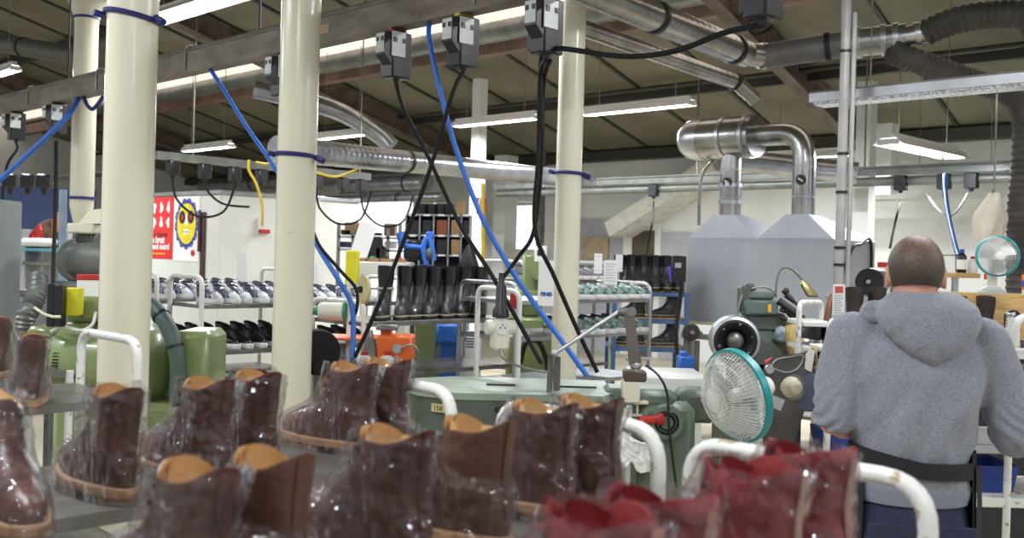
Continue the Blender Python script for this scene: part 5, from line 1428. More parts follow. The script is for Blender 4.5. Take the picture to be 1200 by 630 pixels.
# shelves against the low partition
f = Fr(432, 12.4)
t = thing('wall_shelf', 'grey shelf rack with clutter under the partition window', 'shelf', f.loc)
for y_ in (275, 290):
    a, c = f(396, y_), f(470, y_ - 2); b = MB(); b.box(((a.x + c.x) / 2, .2, a.z - .02), (c.x - a.x, .4, .03)); obj('shelf', b, M_alu, t)
for px in (397, 414, 455, 469):
    a = f(px, 262); obj('upright', MB().box((a.x, .02, a.z / 2), (.04, .04, a.z)), M_steel, t)
zs_ = {275: f(432, 275).z - .005, 290: f(432, 290).z - .005}
M_cart = mat('cardboard', (176, 142, 100), .8)
for k, (px, sh, w_, h_, m, nm, lab) in enumerate(((415, 275, .22, .15, M_cart, 'carton', 'brown cardboard box below the partition window'), (457, 275, .14, .15, mat('brown_box', (122, 94, 76), .8), 'carton', 'darker brown box at the right end of the partition shelf'), (406, 275, .12, .06, M_black, 'leather_roll', 'flat black roll at the left of the partition shelf'), (432, 275, .3, .035, M_black, 'leather_roll', 'long flat black roll in the middle of the partition shelf'), (405, 290, .2, .07, mat('navy_box', (56, 62, 104), .5), 'crate', 'navy crate on the lower partition shelf'), (430, 290, .3, .05, M_black, 'leather_roll', 'black leather roll on the lower partition shelf'), (458, 290, .16, .09, M_paper, 'carton', 'white box at the right end of the lower partition shelf'))):
    g = f(px, sh, .15); b = MB(); b.box((0, 0, h_ / 2), (w_, .2, h_), bev=.008)
    single(nm, b, m, lab, 'box' if 'rt' in nm or 'cr' in nm else 'leather', (f.o.x + g.x, f.Y + .2, zs_[sh] + .001))
# pigeonhole unit
f = Fr(512, 9.6)
M_pg = mat('pigeonhole_grey', (150, 152, 160), .5)
t = thing('pigeonhole_shelf', 'grey pigeonhole shelving with last boxes behind the tall black boots', 'shelf', f.loc)
xs = [475.5, 492, 508.5, 526, 541, 551]; ys = [252, 276, 299, 322]
for px in xs:
    a = f(px, 252); obj('divider', MB().box((a.x, .16, a.z / 2), (.014, .32, a.z)), M_pg, t)
a, c = f(475.5, 252), f(551, 252)
for y_ in ys:
    z = f(512, y_).z; obj('shelf', MB().box(((a.x + c.x) / 2, .16, z), (c.x - a.x, .32, .016)), M_pg, t)
    for k in range(len(xs) - 1):
        g = f((xs[k] + xs[k + 1]) / 2, y_); obj('label_plate', MB().box((g.x, -.003, g.z), (.06, .004, .018)), M_paper, t)
obj('back_panel', MB().box(((a.x + c.x) / 2, .325, a.z / 2), (c.x - a.x, .01, a.z)), mat('pigeonhole_back', (120, 122, 130), .6), t)
k_ = 0
for (c0, r0, m, nm, lab) in ((2, 1, mat('box_rust', (150, 84, 58), .7), 'carton', 'rust brown box in the upper middle pigeonhole'), (3, 1, M_cart, 'carton', 'tan box in the upper right pigeonhole'), (3, 2, M_cart, 'carton', 'tan box in the second row of pigeonholes'), (0, 1, M_black, 'leather_stack', 'dark stack in the top left pigeonhole'), (1, 1, M_black, 'leather_stack', 'dark stack in the second pigeonhole of the top row'), (4, 1, M_black, 'leather_stack', 'dark stack in the top right pigeonhole'), (2, 2, M_ink, 'leather_stack', 'dark stack in the middle pigeonhole of the second row')):
    g = f((xs[c0] + xs[c0 + 1]) / 2, ys[r0]); b = MB(); w_ = abs(f(xs[c0 + 1], 0).x - f(xs[c0], 0).x) * .72; b.box((0, .16, .07), (w_, .26, .14), bev=.005)
    single(nm, b, m, lab, 'box' if nm == 'carton' else 'leather', (f.o.x + g.x, f.Y, g.z + .0085))
for k, px in enumerate((493, 505, 516, 525)):
    g = f(px, 252); b = MB(); b.lathe([(.045, 0), (.05, .01), (.05, .10), (.035, .10), (.03, .02), (0, .015)], seg=16)
    single('leather_cuff', b, M_black, 'black upright leather roll on top of the pigeonhole shelf, %s from the left' % ORD[k], 'leather', (f.o.x + g.x, f.Y + .1, g.z + .0085), group='black rolls on the pigeonhole shelf')
g = f(539, 252); b = MB(); b.box((0, 0, .06), (.08, .1, .12), bev=.004); single('carton', b, M_cart, 'tan box on top of the pigeonhole shelf at its right end', 'box', (f.o.x + g.x, f.Y + .1, g.z + .0085))
g = f(507, 240); b = MB(); b.lathe([(.06, 0), (.05, .05), (.02, .10), (0, .13)], seg=10); single('cloth_bundle', b, M_paper, 'white cloth bundle peeking over the black rolls on the pigeonhole shelf', 'cloth', (f.o.x + g.x, f.Y + .25, f(507, 252).z + .0085))
# red and white notice on the white column
v = at(564, 241, 9.3)
t = thing('wall_sign', 'small red and white sign on the white column right of the pigeonholes', 'sign', tuple(v), 0)
b = MB(); b.box((0, 0, 0), (.09, .008, .15)); obj('plate', b, M_red, t)
b = MB(); b.box((0, -.005, .02), (.055, .004, .09)); obj('pictogram_field', b, M_paper, t); b = MB(); b.box((0, -.008, .02), (.018, .003, .07)); obj('pictogram', b, M_red, t)
cable('gas_pipe', 'yellow upright pipe beside the white column', 'pipe', [at(566, 215, 9.2), at(566, 260, 9.2), at(567, 316, 9.2)], .018, M_ypipe)
cable('gas_pipe', 'yellow cable draped from the second pillar under the spiral duct', 'cable', [at(300, 190, 9.5), at(312, 192, 9.5), at(325, 190, 9.5), at(370, 202, 9.5), at(392, 207, 9.5), at(410, 202, 9.4), at(425, 195, 9.4)], .012, M_ypipe)
cable('gas_pipe', 'yellow pipe dropping between the first two pillars in front of the booth', 'pipe', [at(292, 187, 9.6), at(292, 200, 9.6), at(300, 215, 9.6), at(307, 240, 9.6), at(307, 265, 9.6)], .014, M_ypipe)
# blue post machine behind the boots
f = Fr(500, 8.0)
t = thing('sewing_machine', 'blue post machine with dark guard behind the tall black boots', 'machine', f.loc)
b = MB(); b.tube([f(469, 272), f(473, 288)], .035, 14); obj('motor', b, M_blue, t)
b = MB(); boxpx(b, f, 473, 280, 494, 305, .1, .05, .02); obj('belt_guard', b, M_black, t)
b = MB(); b.tube(smooth([f(500, 310), f(496, 290), f(502, 278), f(506, 290), f(508, 305)], 5), .022, 12); boxpx(b, f, 499, 271, 508, 281, .08, -.02, .01); a = f(499, 310); b.tube([Vector((a.x, .04, a.z)), Vector((a.x, .04, 0.02))], .05, 12); b.tube([f(473, 288), f(496, 290)], .02, 10); obj('arm', b, M_blue, t)
b = MB(); b.ball(f(503, 297, -.02), .03, 12, (1, 1, 1.6)); obj('head', b, M_green3, t)
t = thing('black_bag', 'black cloth bag hanging at the right of the pigeonhole shelf', 'bag', tuple(at(550, 286, 9.2)))
b = MB(); b.loft([ell(-.26, 0, 0, .09, .04, 16), ell(-.2, 0, 0, .095, .045, 16), ell(-.08, 0, 0, .055, .035, 16), ell(0, 0, 0, .015, .012, 16)]); obj('cloth', b, M_black, t)

# ------------------------------------------------------------------ green press bed with horn arm
f = Fr(630, 4.75)
t = thing('press_bed', 'wide grey green press bed behind the brown boots, with stained flat top', 'machine', f.loc)
z1 = f(600, 462, -.25).z; 
top = [(-.60, -.02), (-.52, -.16), (-.36, -.25), (.30, -.22), (.36, -.10), (.36, .36), (-.40, .36), (-.60, .22)]
b = MB(); b.prism(top, z1 - .03, z1); obj('table_top', b, mat('bed_top', (146, 162, 146), .4, col2=(126, 140, 126), nscale=3), t)
b = MB(); b.prism([(x * .97, y * .97) for x, y in top], z1 - .26, z1 - .03); b.prism([(x * .8, y * .8) for x, y in top], .0, z1 - .26); obj('body', b, M_green3, t)
for (xa, ya, xb, yb) in ((570, 443, 604, 446), (655, 447, 700, 449)):
    b = MB(); a, c = f(xa, ya), f(xb, yb); yy = .05; b.box(((a.x + c.x) / 2, yy, z1 + .003), (c.x - a.x, .02, .008)); obj('slot', b, M_dsteel, t)
b = MB(); a = f(558, 478, -.26); 
ang = atan2(-.09, .16)
t2 = thing('tag', 'small cream tag with numerals on the front of the press bed', 'tag', (f.o.x - .43 + .005, f.Y - .2135 - .006, f(558, 479, -.22).z), -.515)
b = MB(); b.box((0, 0, 0), (.075, .003, .036)); obj('plate', b, mat('cream_tag', (206, 190, 134), .7), t2)
text_part(t2, 'numerals', '158', -.026, -.012, .032, M_ink, y=-.002)
b = MB(); a = f(582, 480, -.26); b.ball((a.x + .02, -.27, a.z), .02, 12, (1.3, 1, .8)); b.cyl((a.x, -.25, a.z), (a.x, -.2, a.z), .01, .01, 8); obj('knob', b, M_black, t)
b = MB(); a = f(597, 470, -.24); b.prism([(-.045, 0), (.045, 0), (.02, -.13), (-.02, -.13)], -.01, .012, Matrix.Translation((a.x, -.24, z1 - .035)) @ Matrix.Rotation(pi / 2, 4, 'X')); obj('worn_plate', b, M_rust, t)
# head and motor on the right
b = MB(); a, c = f(706, 442, 0), f(790, 462, 0); b.box(((a.x + c.x) / 2, .0, z1 - .025), (c.x - a.x, .22, .09), bev=.03); obj('side_arm', b, M_green2, t)
b = MB(); a, c = f(748, 470, -.1), f(812, 600, -.1); b.box(((a.x + c.x) / 2, .02, c.z / 2 + .3), (c.x - a.x, .3, c.z + .4), bev=.04); b.cyl((f(775, 488).x, -.02, f(775, 488).z), (f(775, 488).x, -.17, f(775, 488).z), .085, .075, 28); obj('gearbox', b, M_green2, t)
b = MB(); a, c = f(795, 456, -.05), f(840, 496, -.05); m_ = (a + c) / 2; b.box((m_.x, .02, m_.z), (c.x - a.x, .2, a.z - c.z), bev=.03); b.cyl((c.x - .03, .02, m_.z), (c.x + .035, .02, m_.z), .075, .07, 24); obj('motor', b, M_green3, t)
b = MB(); a = f(826, 468, -.09); b.cyl((a.x, -.085, a.z), (a.x, -.092, a.z), .02, .02, 18); obj('motor_plate', b, M_alu, t)
a = f(772, 492, -.18)
b = MB(); b.lathe([(0, -.06), (.018, -.06), (.02, -.05), (.02, .02), (.03, .03), (.03, .05), (0, .05)], (a.x - .03, -.17, a.z), (1, .2, .1), 16); obj('red_lever', b, M_red, t)
b = MB()
for r_ in (.05, .035): b.lathe([(r_ - .006, -.17), (r_, -.178), (r_ + .006, -.17)], (f(775, 488).x, 0, f(775, 488).z), (0, 1, 0), 24, caps=False)
obj('spring_ring', b, M_dsteel, t)
# clamp, ball joint, horn arm
b = MB(); boxpx(b, f, 730, 447, 750, 472, .09, -.16, .004); boxpx(b, f, 742, 470, 760, 474, .06, -.15, .002); b.cyl(f(747, 474, -.12), f(747, 487, -.12), .006, .006, 8); boxpx(b, f, 741, 485, 753, 488, .02, -.13, .002); obj('clamp', b, M_cream, t)
b = MB(); boxpx(b, f, 732, 434, 758, 448, .09, -.16, .008); obj('clamp_block', b, M_rust, t)
b = MB(); b.ball(f(745, 427, -.12), .028, 18); b.cyl(f(745, 437, -.12), f(745, 427, -.12), .022, .014, 14); b.cyl(f(734, 420, -.12), f(762, 420, -.12), .008, .008, 8); obj('ball_joint', b, M_alu, t)
b = MB(); b.loft([[f(x, y, d) for x, y, d in ((737, 427, -.145), (752, 425, -.145), (752, 425, -.10), (737, 427, -.10))], [f(x, y, d) for x, y, d in ((731, 365, -.145), (742, 363, -.145), (742, 363, -.10), (731, 365, -.10))]]); obj('horn_arm', b, mat('brown_grey_steel', (122, 112, 106), .4, .4), t)
b = MB(); b.cyl(f(740, 365, -.15), f(740, 365, -.09), .022, .022, 16); b.cyl(f(724, 364, -.12), f(742, 366, -.12), .014, .02, 12); obj('hinge', b, M_steel, t)
b = MB(); b.tube([f(727, 364, -.12), f(650, 414, -.12)], .009, 12); b.ball(f(650, 414, -.12), .016, 12); obj('rod', b, M_alu, t)
b = MB(); b.loft([[f(x, y, d) for x, y, d in ((640, 466, -.16), (656, 468, -.06), (656, 468, -.05), (640, 466, -.15))], [f(x, y, d) for x, y, d in ((642, 415, -.16), (657, 418, -.06), (657, 418, -.05), (642, 415, -.15))]]); obj('steel_plate', b, M_steel, t)
b = MB(); b.tube([f(648, 414, -.11), f(646, 440, -.11), f(647, 466, -.11)], .008, 8); obj('plate_stay', b, M_alu, t)
b = MB(); b.tube(smooth([f(757, 428, -.13), f(772, 440, -.17), f(782, 462, -.18), f(784, 500, -.19), (f(784, 500).x + .01, -.19, f(786, 560).z)], 6), .006, 8); obj('lead', b, M_black, t)
# crumpled paper rag on the machine side
g = f(745, 530, -.2); b = MB()
P_ = lambda u, v: Vector(((u - .5) * .16 + .02 * noise.noise(Vector((u * 5, v * 5, 1))), -.03 - .03 * noise.noise(Vector((u * 6, v * 6, 4))), (v - .5) * .13 - .05 * (u - .5) + .03 * noise.noise(Vector((u * 4, v * 4, 9)))))
b.grid(P_, 16, 12); b.grid(lambda u, v: P_(1 - u, v) + Vector((0, .006, 0)), 16, 12)
single('rag', b, M_paper, 'crumpled white rag hanging on the green machine below the red lever', 'rag', (f.o.x + g.x, f.Y - .2, g.z), sharp=25)
# white box bed behind the fan
f = Fr(780, 5.6)
b = MB(); boxpx(b, f, 738, 438, 830, 470, .4, 0, .02); g = f(784, 470); rel(b, (g.x, 0, 0)); zb_ = f(760, 470).z; b.box((0, .2, zb_ / 2), (.38, .3, zb_))
single('machine_bed', b, M_white, 'cream white machine bed between the press bed and the desk fan', 'machine', (f.o.x + g.x, f.Y, 0))
f = Fr(805, 6.4)
b = MB(); boxpx(b, f, 796, 417, 814, 440, .1, 0, .012); boxpx(b, f, 798, 412, 806, 420, .08, .01, .006); g = f(805, 440); rel(b, (g.x, 0, 0)); b.box((0, .05, g.z / 2), (.05, .06, g.z))
single('blue_clamp', b, M_blue, 'bright blue plastic clamp behind the desk fan', 'clamp', (f.o.x + g.x, f.Y, 0))

# desk fan in the foreground of the machines
def make_fan(name, label, centre, normal, R, rimcol, tilt_foot, blades=3, foot=True, wire=.0016, dome=.06):
    c = Vector(centre); n = Vector(normal).normalized()
    z0 = tilt_foot; t = thing(name, label, 'fan', (c.x, c.y, z0)); cc = Vector((0, 0, c.z - z0))
    u = n.cross(Vector((0, 0, 1))).normalized(); v = u.cross(n).normalized()
    pt = lambda r_, a, d: cc + (u * cos(a) + v * sin(a)) * r_ + n * d
    b = MB()
    for side, dep in ((1, dome), (-1, .06)):
        for k in range(64):
            a = 2 * pi * k / 64
            b.tube([pt(R * s_, a, side * (dep * (1 - s_ ** 2.6) + .012)) for s_ in (.22, .5, .75, .9, 1.0)], wire, 4, caps=False)
        for s_ in (.36, .5, .64, .78, .9):
            b.tube([pt(R * s_, 2 * pi * k / 40, side * (dep * (1 - s_ ** 2.6) + .012)) for k in range(41)], wire * .9, 4, caps=False)
        b.lathe([(0, .0), (R * .22, 0), (R * .22, .008), (0, .012)], pt(0, 0, side * (dep + .008)), n * side, 24)
    obj('grille', b, mat('fan_white', (226, 226, 220), .4), t, 60)
    b = MB(); b.lathe([(R - .002, -.02), (R + .007, -.016), (R + .007, .016), (R - .002, .02)], cc, n, 56, caps=False); obj('rim', b, rimcol, t)
    for k in range(blades):
        a0 = 2 * pi * k / blades + .4
        bb = MB(); bb.grid(lambda s_, w_: pt(R * (.16 + .7 * s_), a0 + (w_ - .5) * (1.25 - .2 * s_), (w_ - .5) * .045), 8, 8)
        bb.grid(lambda s_, w_: pt(R * (.16 + .7 * s_), a0 + (.5 - w_) * (1.25 - .2 * s_), (.5 - w_) * .045 - .003), 8, 8)
        obj('blade', bb, mat('fan_blade', (206, 210, 208), .3), t)
    b = MB(); b.lathe([(0, -.035), (R * .14, -.03), (R * .17, 0), (R * .15, .03), (0, .04)], cc, n, 22); obj('hub', b, M_white, t)
    b = MB(); b.lathe([(R * .2, -.055), (R * .28, -.075), (R * .28, -.15), (R * .2, -.18), (0, -.185)], cc, n, 22); obj('motor', b, M_white, t)
    if foot:
        b = MB(); m0 = pt(0, 0, -.12); b.tube([m0 + Vector((0, 0, -R * .2)), Vector((m0.x, m0.y, .03))], [.022, .028], 12); obj('stem', b, M_white, t)
        b = MB(); b.lathe([(0, 0), (R * .72, 0), (R * .74, .012), (R * .5, .03), (.03, .045), (0, .045)], (m0.x, m0.y, 0), seg=32); obj('foot', b, M_white, t)
    return t
M_teal = mat('teal_rim', (30, 146, 150), .35)
make_fan('desk_fan', 'large white desk fan with teal rim between the press bed and the belt sander', at(864, 463, 4.45), (-.87, -.46, -.20), .200, M_teal, at(864, 463, 4.45).z - .36, wire=.0017, dome=.12)
make_fan('small_fan', 'white desk fan on the wooden bench at the right edge beside the hanging cloth', at(1169, 300, 5.6), (-.25, -1, .02), .105, M_teal, at(1169, 345, 5.6).z, wire=.0008)
# ------------------------------------------------------------------ right half: shoe cart, rack, hood, finishing machines, bench
cart('shoe_trolley', 'grey tubular trolley with two shelves of green shoes right of the slim pillar', 4.45, 4.50, 5.85, .52, [1.335, 1.105, .80], 1.455, .014, m=M_alu, msh=M_galv)
gs = make_low('shoe', 'x', M_greenl, M_whiter, None, lace=M_white, wrap=True)
for sh, cnt, q0_, pw, lab in ((1.3355, 6, 5.08, 4.64, 'upper'), (1.1055, 7, 4.96, 4.64, 'lower')):
    for k in range(cnt):
        v = pq(pw, q0_ + k * .118)
        b_ = dup(gs, (v.x, v.y, sh), -pi / 4 + .25 + .08 * sin(k * 1.8), 'green shoe on the %s shelf beside the slim pillar, %s from the left' % (lab, ORD[k]), 'green shoes on the grey trolley')
kill(gs)
def sheet(name, label, x0, y0, x1, y1, Y, lay=None, m=None, rz=0.0, stick=None, cat='paper'):
    a, c = at(x0, y1, Y), at(x1, y0, Y); w_, h_ = c.x - a.x, c.z - a.z
    t = thing(name, label, cat, (a.x, Y, a.z), rz)
    obj('paper', MB().box((w_ / 2, 0, h_ / 2), (w_, .004, h_)), m or M_paper, t)
    if stick is not None: obj('holder', MB().box((w_ / 2, .008, (stick - a.z) / 2), (.012, .008, a.z - stick)), M_alu, t)
    if lay: lay(t, w_, h_)
    return t
def lines(n, x0=.12, z0=.15, z1=.85, m=None):
    def go(t, w_, h_):
        for k in range(n):
            b = MB(); ww = w_ * (.76 - .2 * ((k * 7) % 3) / 2); b.box((w_ * x0 + ww / 2, -.0028, h_ * (z0 + (z1 - z0) * k / max(n - 1, 1))), (ww, .0016, h_ * .022)); obj('print_line', b, m or M_wallg, t)
    return go
M_bprint = mat('blue_print', (60, 100, 176), .6)
sheet('notice', 'white sheet lettered in blue on the left of the slim pillar', 630, 305, 650, 358, 6.15, lambda t, w_, h_: text_part(t, 'lettering', 'FINIS', w_ * .16, h_ * .22, w_ * .33, M_bprint, y=-.003, bold=.002), stick=1.2)
sheet('notice', 'small white notice with dark picture above the blue lettered sheet', 626, 288, 641, 306, 7.4, lambda t, w_, h_: obj('picture', MB().box((w_ * .5, -.003, h_ * .55), (w_ * .55, .002, h_ * .4)), M_ink, t), stick=1.2)
sheet('notice', 'white printed sheet standing on the green shoe trolley', 707, 305, 724, 333, 7.0, lines(7), stick=1.34)
sheet('notice', 'narrow blank card left of the printed sheet, behind the green shoes', 696, 297, 706, 320, 8.4, lines(2), stick=1.3)
sheet('notice', 'pale card behind the printed sheet, next to the black boots rack', 721, 298, 730, 318, 8.6, lines(1), stick=1.2)
# second shoe cart further back with grey shoes
cart('shoe_trolley', 'far white trolley with grey shoes behind the printed sheet', 5.75, 5.9, 7.0, .5, [1.42, 1.1, .7], 1.58, .014, m=M_chip)
gs = make_low('shoe', 'x', mat('grey_suede', (120, 122, 128), .8), M_whiter, None)
for k in range(9):
    v = pq(5.95, 6.0 + k * .115); dup(gs, (v.x, v.y, 1.4205), -pi / 4 + .2, 'grey shoe on the far trolley, %s from the left' % ORD[k], 'grey shoes on the far trolley')
kill(gs)
# bent white trolley frame with a red tag, in front of the green machine
f = Fr(600, 5.9)
t = thing('trolley_frame', 'white bent tube trolley frame left of the slim pillar, before the green machine', 'trolley', f.loc)
x0, x1 = f(579, 345).x, f(609, 345).x
b = MB(); b.tube(fillet([(x0 - .1, .25, .05), (x0 - .1, .25, f(580, 338).z), (x1, 0, f(609, 342).z), (x1, 0, .05)], .06, 6), .016, 12); obj('handle', b, M_white, t)
b = MB(); b.tube([(x1, 0, .05), (x1, .5, .05)], .016, 10); b.tube([(x0 - .1, .25, .05), (x0 - .1, .6, .05)], .016, 10); b.box(((x0 + x1) / 2 - .05, .3, .07), (x1 - x0 + .15, .5, .02)); obj('base_frame', b, M_white, t)
b = MB(); c = f(602, 353); b.box((c.x, .03, c.z), (.045, .02, .085), bev=.004); obj('tag', b, M_red, t)
f = Fr(622, 7.8)
t = thing('green_press', 'mid green upright press left of the slim pillar, behind the cables', 'machine', f.loc)
b = MB(); boxpx(b, f, 613, 297, 632, 372, .25, .1, .02); boxpx(b, f, 600, 340, 640, 350, .3, .0, .01); zb_ = f(620, 372).z
b.box((f(624, 400).x, .2, zb_ / 2), (.40, .4, zb_), bev=.02); obj('frame', b, M_green, t)
b = MB(); a = f(633, 318); b.cyl((a.x, .0, a.z), (a.x, .12, a.z), .07, .07, 20); b.tube([f(622, 318, .05), f(646, 314, .05)], .025, 10); b.tube([f(634, 325, .05), f(634, 345, .05)], .03, 12); obj('head', b, M_green, t)
b = MB(); b.tube(smooth([f(610, 425, -.1), f(616, 402, -.14), (f(630, 398).x, -.14, f(630, 398).z), f(640, 420, -.1), f(642, 435, -.05)], 6), .02, 10); obj('hose', b, M_black, t)
# blue rack with black boots
f = Fr(770, 8.9)
M_rackb = mat('rack_blue', (74, 110, 156), .45)
t = thing('boot_rack', 'blue steel rack of black boots left of the silver hood', 'rack', f.loc)
xl, xr = f(718, 345).x, f(808, 345).x
lv = [f(770, y_).z for y_ in (342, 374, 407)]
for z in lv: 
    obj('shelf', MB().box(((xl + xr) / 2, .3, z - .02), (xr - xl, .62, .035), bev=.004), M_rackb, t)
    obj('board', MB().box(((xl + xr) / 2 + .02, .3, z + .006), (xr - xl - .1, .5, .014)), M_board, t)
for x in (xl + .02, xr - .02):
    for y in (.01, .59): obj('upright', MB().box((x, y, (lv[0]) / 2), (.035, .035, lv[0])), M_rackb, t)
mb_ = make_tall('tall_boot', 'x', M_blk, wrap=True, hgt=.27)
for k in range(6):
    for r_ in range(2):
        x = xl + .09 + k * .103 + r_ * .01
        dup(mb_, (f.o.x + x, f.Y + .265 + r_ * .285, lv[0] + .0135), radians(264), 'black boot, top of the blue rack, %s row, %s from the left' % (('front', 'back')[r_], ORD[k]), 'black boots on the blue rack', scale=(.95, .95, 1))
for s_, lab in ((1, 'middle'), (2, 'bottom')):
    for k in range(2):
        x = xl + .30 + k * .30
        dup(mb_, (f.o.x + x, f.Y + .14, lv[s_] + .0135), radians(186 + 6 * k), 'black boot on the %s shelf of the blue rack, %s from the left' % (lab, ORD[k]), 'black boots on the blue rack', scale=(.92, .92, .82))
kill(mb_)
f = Fr(795, 8.3); 
t = thing('control_box', 'black control box with pale screen at the left edge of the silver hood', 'control box', tuple(Vector((f.o.x, f.Y, 0)) + f(795, 315)))
b = MB(); b.box((0, 0, 0), (.115, .08, .21), bev=.006); obj('case', b, M_black, t)
b = MB(); b.box((-.01, -.043, .03), (.05, .006, .04)); obj('screen', b, M_alu, t)
b = MB(); b.tube(smooth([(.03, 0, -.10), (.02, .02, -.3), (.0, .03, -.5), (.02, .05, -.7)], 5), .018, 8); obj('lead', b, M_black, t)
b = MB(); P = [f(785, 312), f(788, 328), f(794, 330)]; rel(b.tube(P, [.018, .024, .012], 10), P[0]); single('purple_strap', b, mat('purple_plastic', (92, 70, 190), .4), 'purple strap hanging beside the black control box', 'strap', tuple(f.o * 0 + Vector((f.o.x, f.Y, 0)) + P[0] + Vector((0, 0, 0))))

# the silver extraction hood
D_ = 8.5
cor = at(977, 300, D_); pc2, qc2 = topq(cor)
sx, _ = sl(805, 300); Lh = (sx * cor.y - cor.x) / (-1 / R2 - sx / R2)
zt2, zb2 = at(977, 280, D_).z, at(977, 388, D_).z
M_hood = mat('brushed_hood_sheet', (192, 196, 204), 0.4, 0.2, col2=(176, 181, 190), nscale=2, stretch=(1, 1, .3))
t = thing('extraction_hood', 'large silver extraction hood with two pyramid tops behind the finishing machine', 'hood', tuple(pq(pc2, qc2)), D45)
dp = .75
b = MB(); b.box((dp / 2, Lh / 2, (zt2 + zb2) / 2), (dp, Lh, zt2 - zb2), bev=.004); obj('canopy', b, M_hood, t)
b = MB(); b.box((dp / 2, Lh / 2, zb2 - .015), (dp + .03, Lh + .03, .03)); obj('lower_rim', b, M_cream, t)
ha = at(934, 251, D_ + .3).z
for k in range(2):
    y0, y1 = Lh * (.5 * k), Lh * (.5 * k + .5); ym = (y0 + y1) / 2
    r_ = .105
    b = MB(); b.loft([[Vector(v) for v in ((0, y0, zt2), (dp, y0, zt2), (dp, y1, zt2), (0, y1, zt2))], [Vector(v) for v in ((.03, ym - r_, ha), (.03 + 2 * r_, ym - r_, ha), (.03 + 2 * r_, ym + r_, ha), (.03, ym + r_, ha))]]); obj('pyramid_top', b, M_hood, t)
    # legs
for x in (.04, dp - .04):
    for y in (.04, Lh - .04): obj('leg', MB().box((x, y, zb2 / 2), (.05, .05, zb2)), M_steel, t)
b = MB(); b.box((dp / 2, Lh / 2, .30), (dp - .1, Lh - .1, .03)); obj('stretcher', b, M_steel, t)
b = MB(); b.box((-.03, Lh / 2, zb2 - .14), (.05, Lh, .05)); obj('front_rail', b, M_galv, t)
# hood ducts
zc = at(905, 158, D_ + .6).z
def hw(x, y, z): return pq(pc2, qc2) + DB * x + DA * y + Vector((0, 0, z))
yA, yB = Lh * .75, Lh * .25
rv = .098
pA, pB = hw(.135, yA, ha - .005), hw(.135, yB, ha - .005)
dA = duct('hood_duct', 'silver upright duct on the left pyramid of the hood', [pA, Vector((pA.x, pA.y, zc - .10))], rv, M_shiny, straps=(.2, .45), strap_m=M_alu)
dB = duct('hood_duct', 'silver elbow duct rising from the right pyramid and bending left into the tee', [pB, Vector((pB.x, pB.y, zc)), hw(.135, yA - .24, zc)], rv, M_shiny, fil=.26, strap_m=M_alu)
for dd in (dA, dB):
    b = MB(); b.lathe([(0, 0), (.045, 0), (.045, .012), (0, .014)], Vector((-.5, -.86, 0)) * (rv - .003) + Vector((0, 0, .30)), (-.5, -.86, 0), 20); o_ = obj('damper_disc', b, M_dsteel, dd)
    b = MB(); b.box(Vector((-.5, -.86, 0)) * (rv + .016) + Vector((0, 0, .30)), (.05, .012, .014), Euler((0, .6, -.53))); obj('damper_lever', b, M_alu, o_)
    for z in (.16, .42):
        b = MB(); b.lathe([(rv + .001, -.008), (rv + .005, -.004), (rv + .005, .004), (rv + .001, .008)], (0, 0, z), seg=26); obj('seam', b, M_alu, dd)
duct('tee_duct', 'fat silver tee duct with rounded end above the left pyramid', [hw(.135, yA - .26, zc), hw(.135, yA + .30, zc)], .19, M_shiny, straps=(.12, .55), strap_m=M_alu)
e_ = hw(.135, yA + .29, zc)
wsingle('duct_end_cap', lambda b: b.lathe([(.194, 0), (.194, .10), (.180, .17), (.13, .235), (.05, .265), (0, .27)], e_, DA, 30), M_alu, 'rounded silver end cap at the left of the tee duct over the hood', 'duct', e_)
duct('spiral_duct', 'pale spiral duct crossing behind the hood elbow', [at(850, 186, 10.8), at(1005, 203, 10.4)], .11, M_sp, ribs=.07, ribr=.003)
cable('conduit', 'thin grey conduit bending up left of the hood ducts', 'conduit', [at(819, 264, 9.6), at(820, 225, 9.6), at(823, 205, 9.6), at(834, 190, 9.6), at(850, 180, 9.6)], .016, M_steel)
cable('power_cable', 'black cable looping over the right end of the hood', 'cable', [hw(.1, -.012, 1.45), hw(.3, -.012, 1.75), hw(.45, -.012, zt2 - .03), hw(.6, -.012, zt2 + .02), hw(.66, -.012, zt2 - .1), hw(.66, -.012, 1.3)], .013, M_black)
# finishing machine under the lamp
f = Fr(900, 5.8)
t = thing('finishing_machine', 'grey green finishing machine with round motor in front of the silver hood', 'machine', f.loc)
a = f(860, 398)
b = MB(); b.lathe([(.118, -.10), (.135, -.09), (.14, -.06), (.14, .05), (.13, .12), (.09, .15), (0, .155)], (a.x, .0, a.z), (.12, 1, 0), 36, caps=False); obj('motor_cowl', b, M_galv, t)
b = MB(); b.lathe([(.05, -.04), (.118, -.09), (.12, -.10), (.105, -.102), (.06, -.06), (.05, -.05)], (a.x, 0, a.z), (.12, 1, 0), 32); b.lathe([(0, -.045), (.11, -.045), (.11, -.03), (0, -.03)], (a.x, 0, a.z), (.12, 1, 0), 32); obj('intake_ring', b, M_black, t)
b = MB(); b.ball((a.x - .008, -.07, a.z), .05, 20, (1, .8, 1)); obj('hub', b, M_steel, t)
for k in range(6):
    an = k * pi / 3 + .3; b = MB(); b.ball((a.x - .01 + cos(an) * .095, -.10, a.z + sin(an) * .095), .008, 8); obj('bolt', b, M_steel, t)
b = MB(); boxpx(b, f, 862, 420, 905, 470, .25, .0, .03); zb_ = f(880, 470).z; b.box((f(885, 470).x, .15, zb_ / 2), (.36, .36, zb_), bev=.02); boxpx(b, f, 884, 400, 900, 425, .2, .02, .01); obj('pedestal', b, M_green3, t)
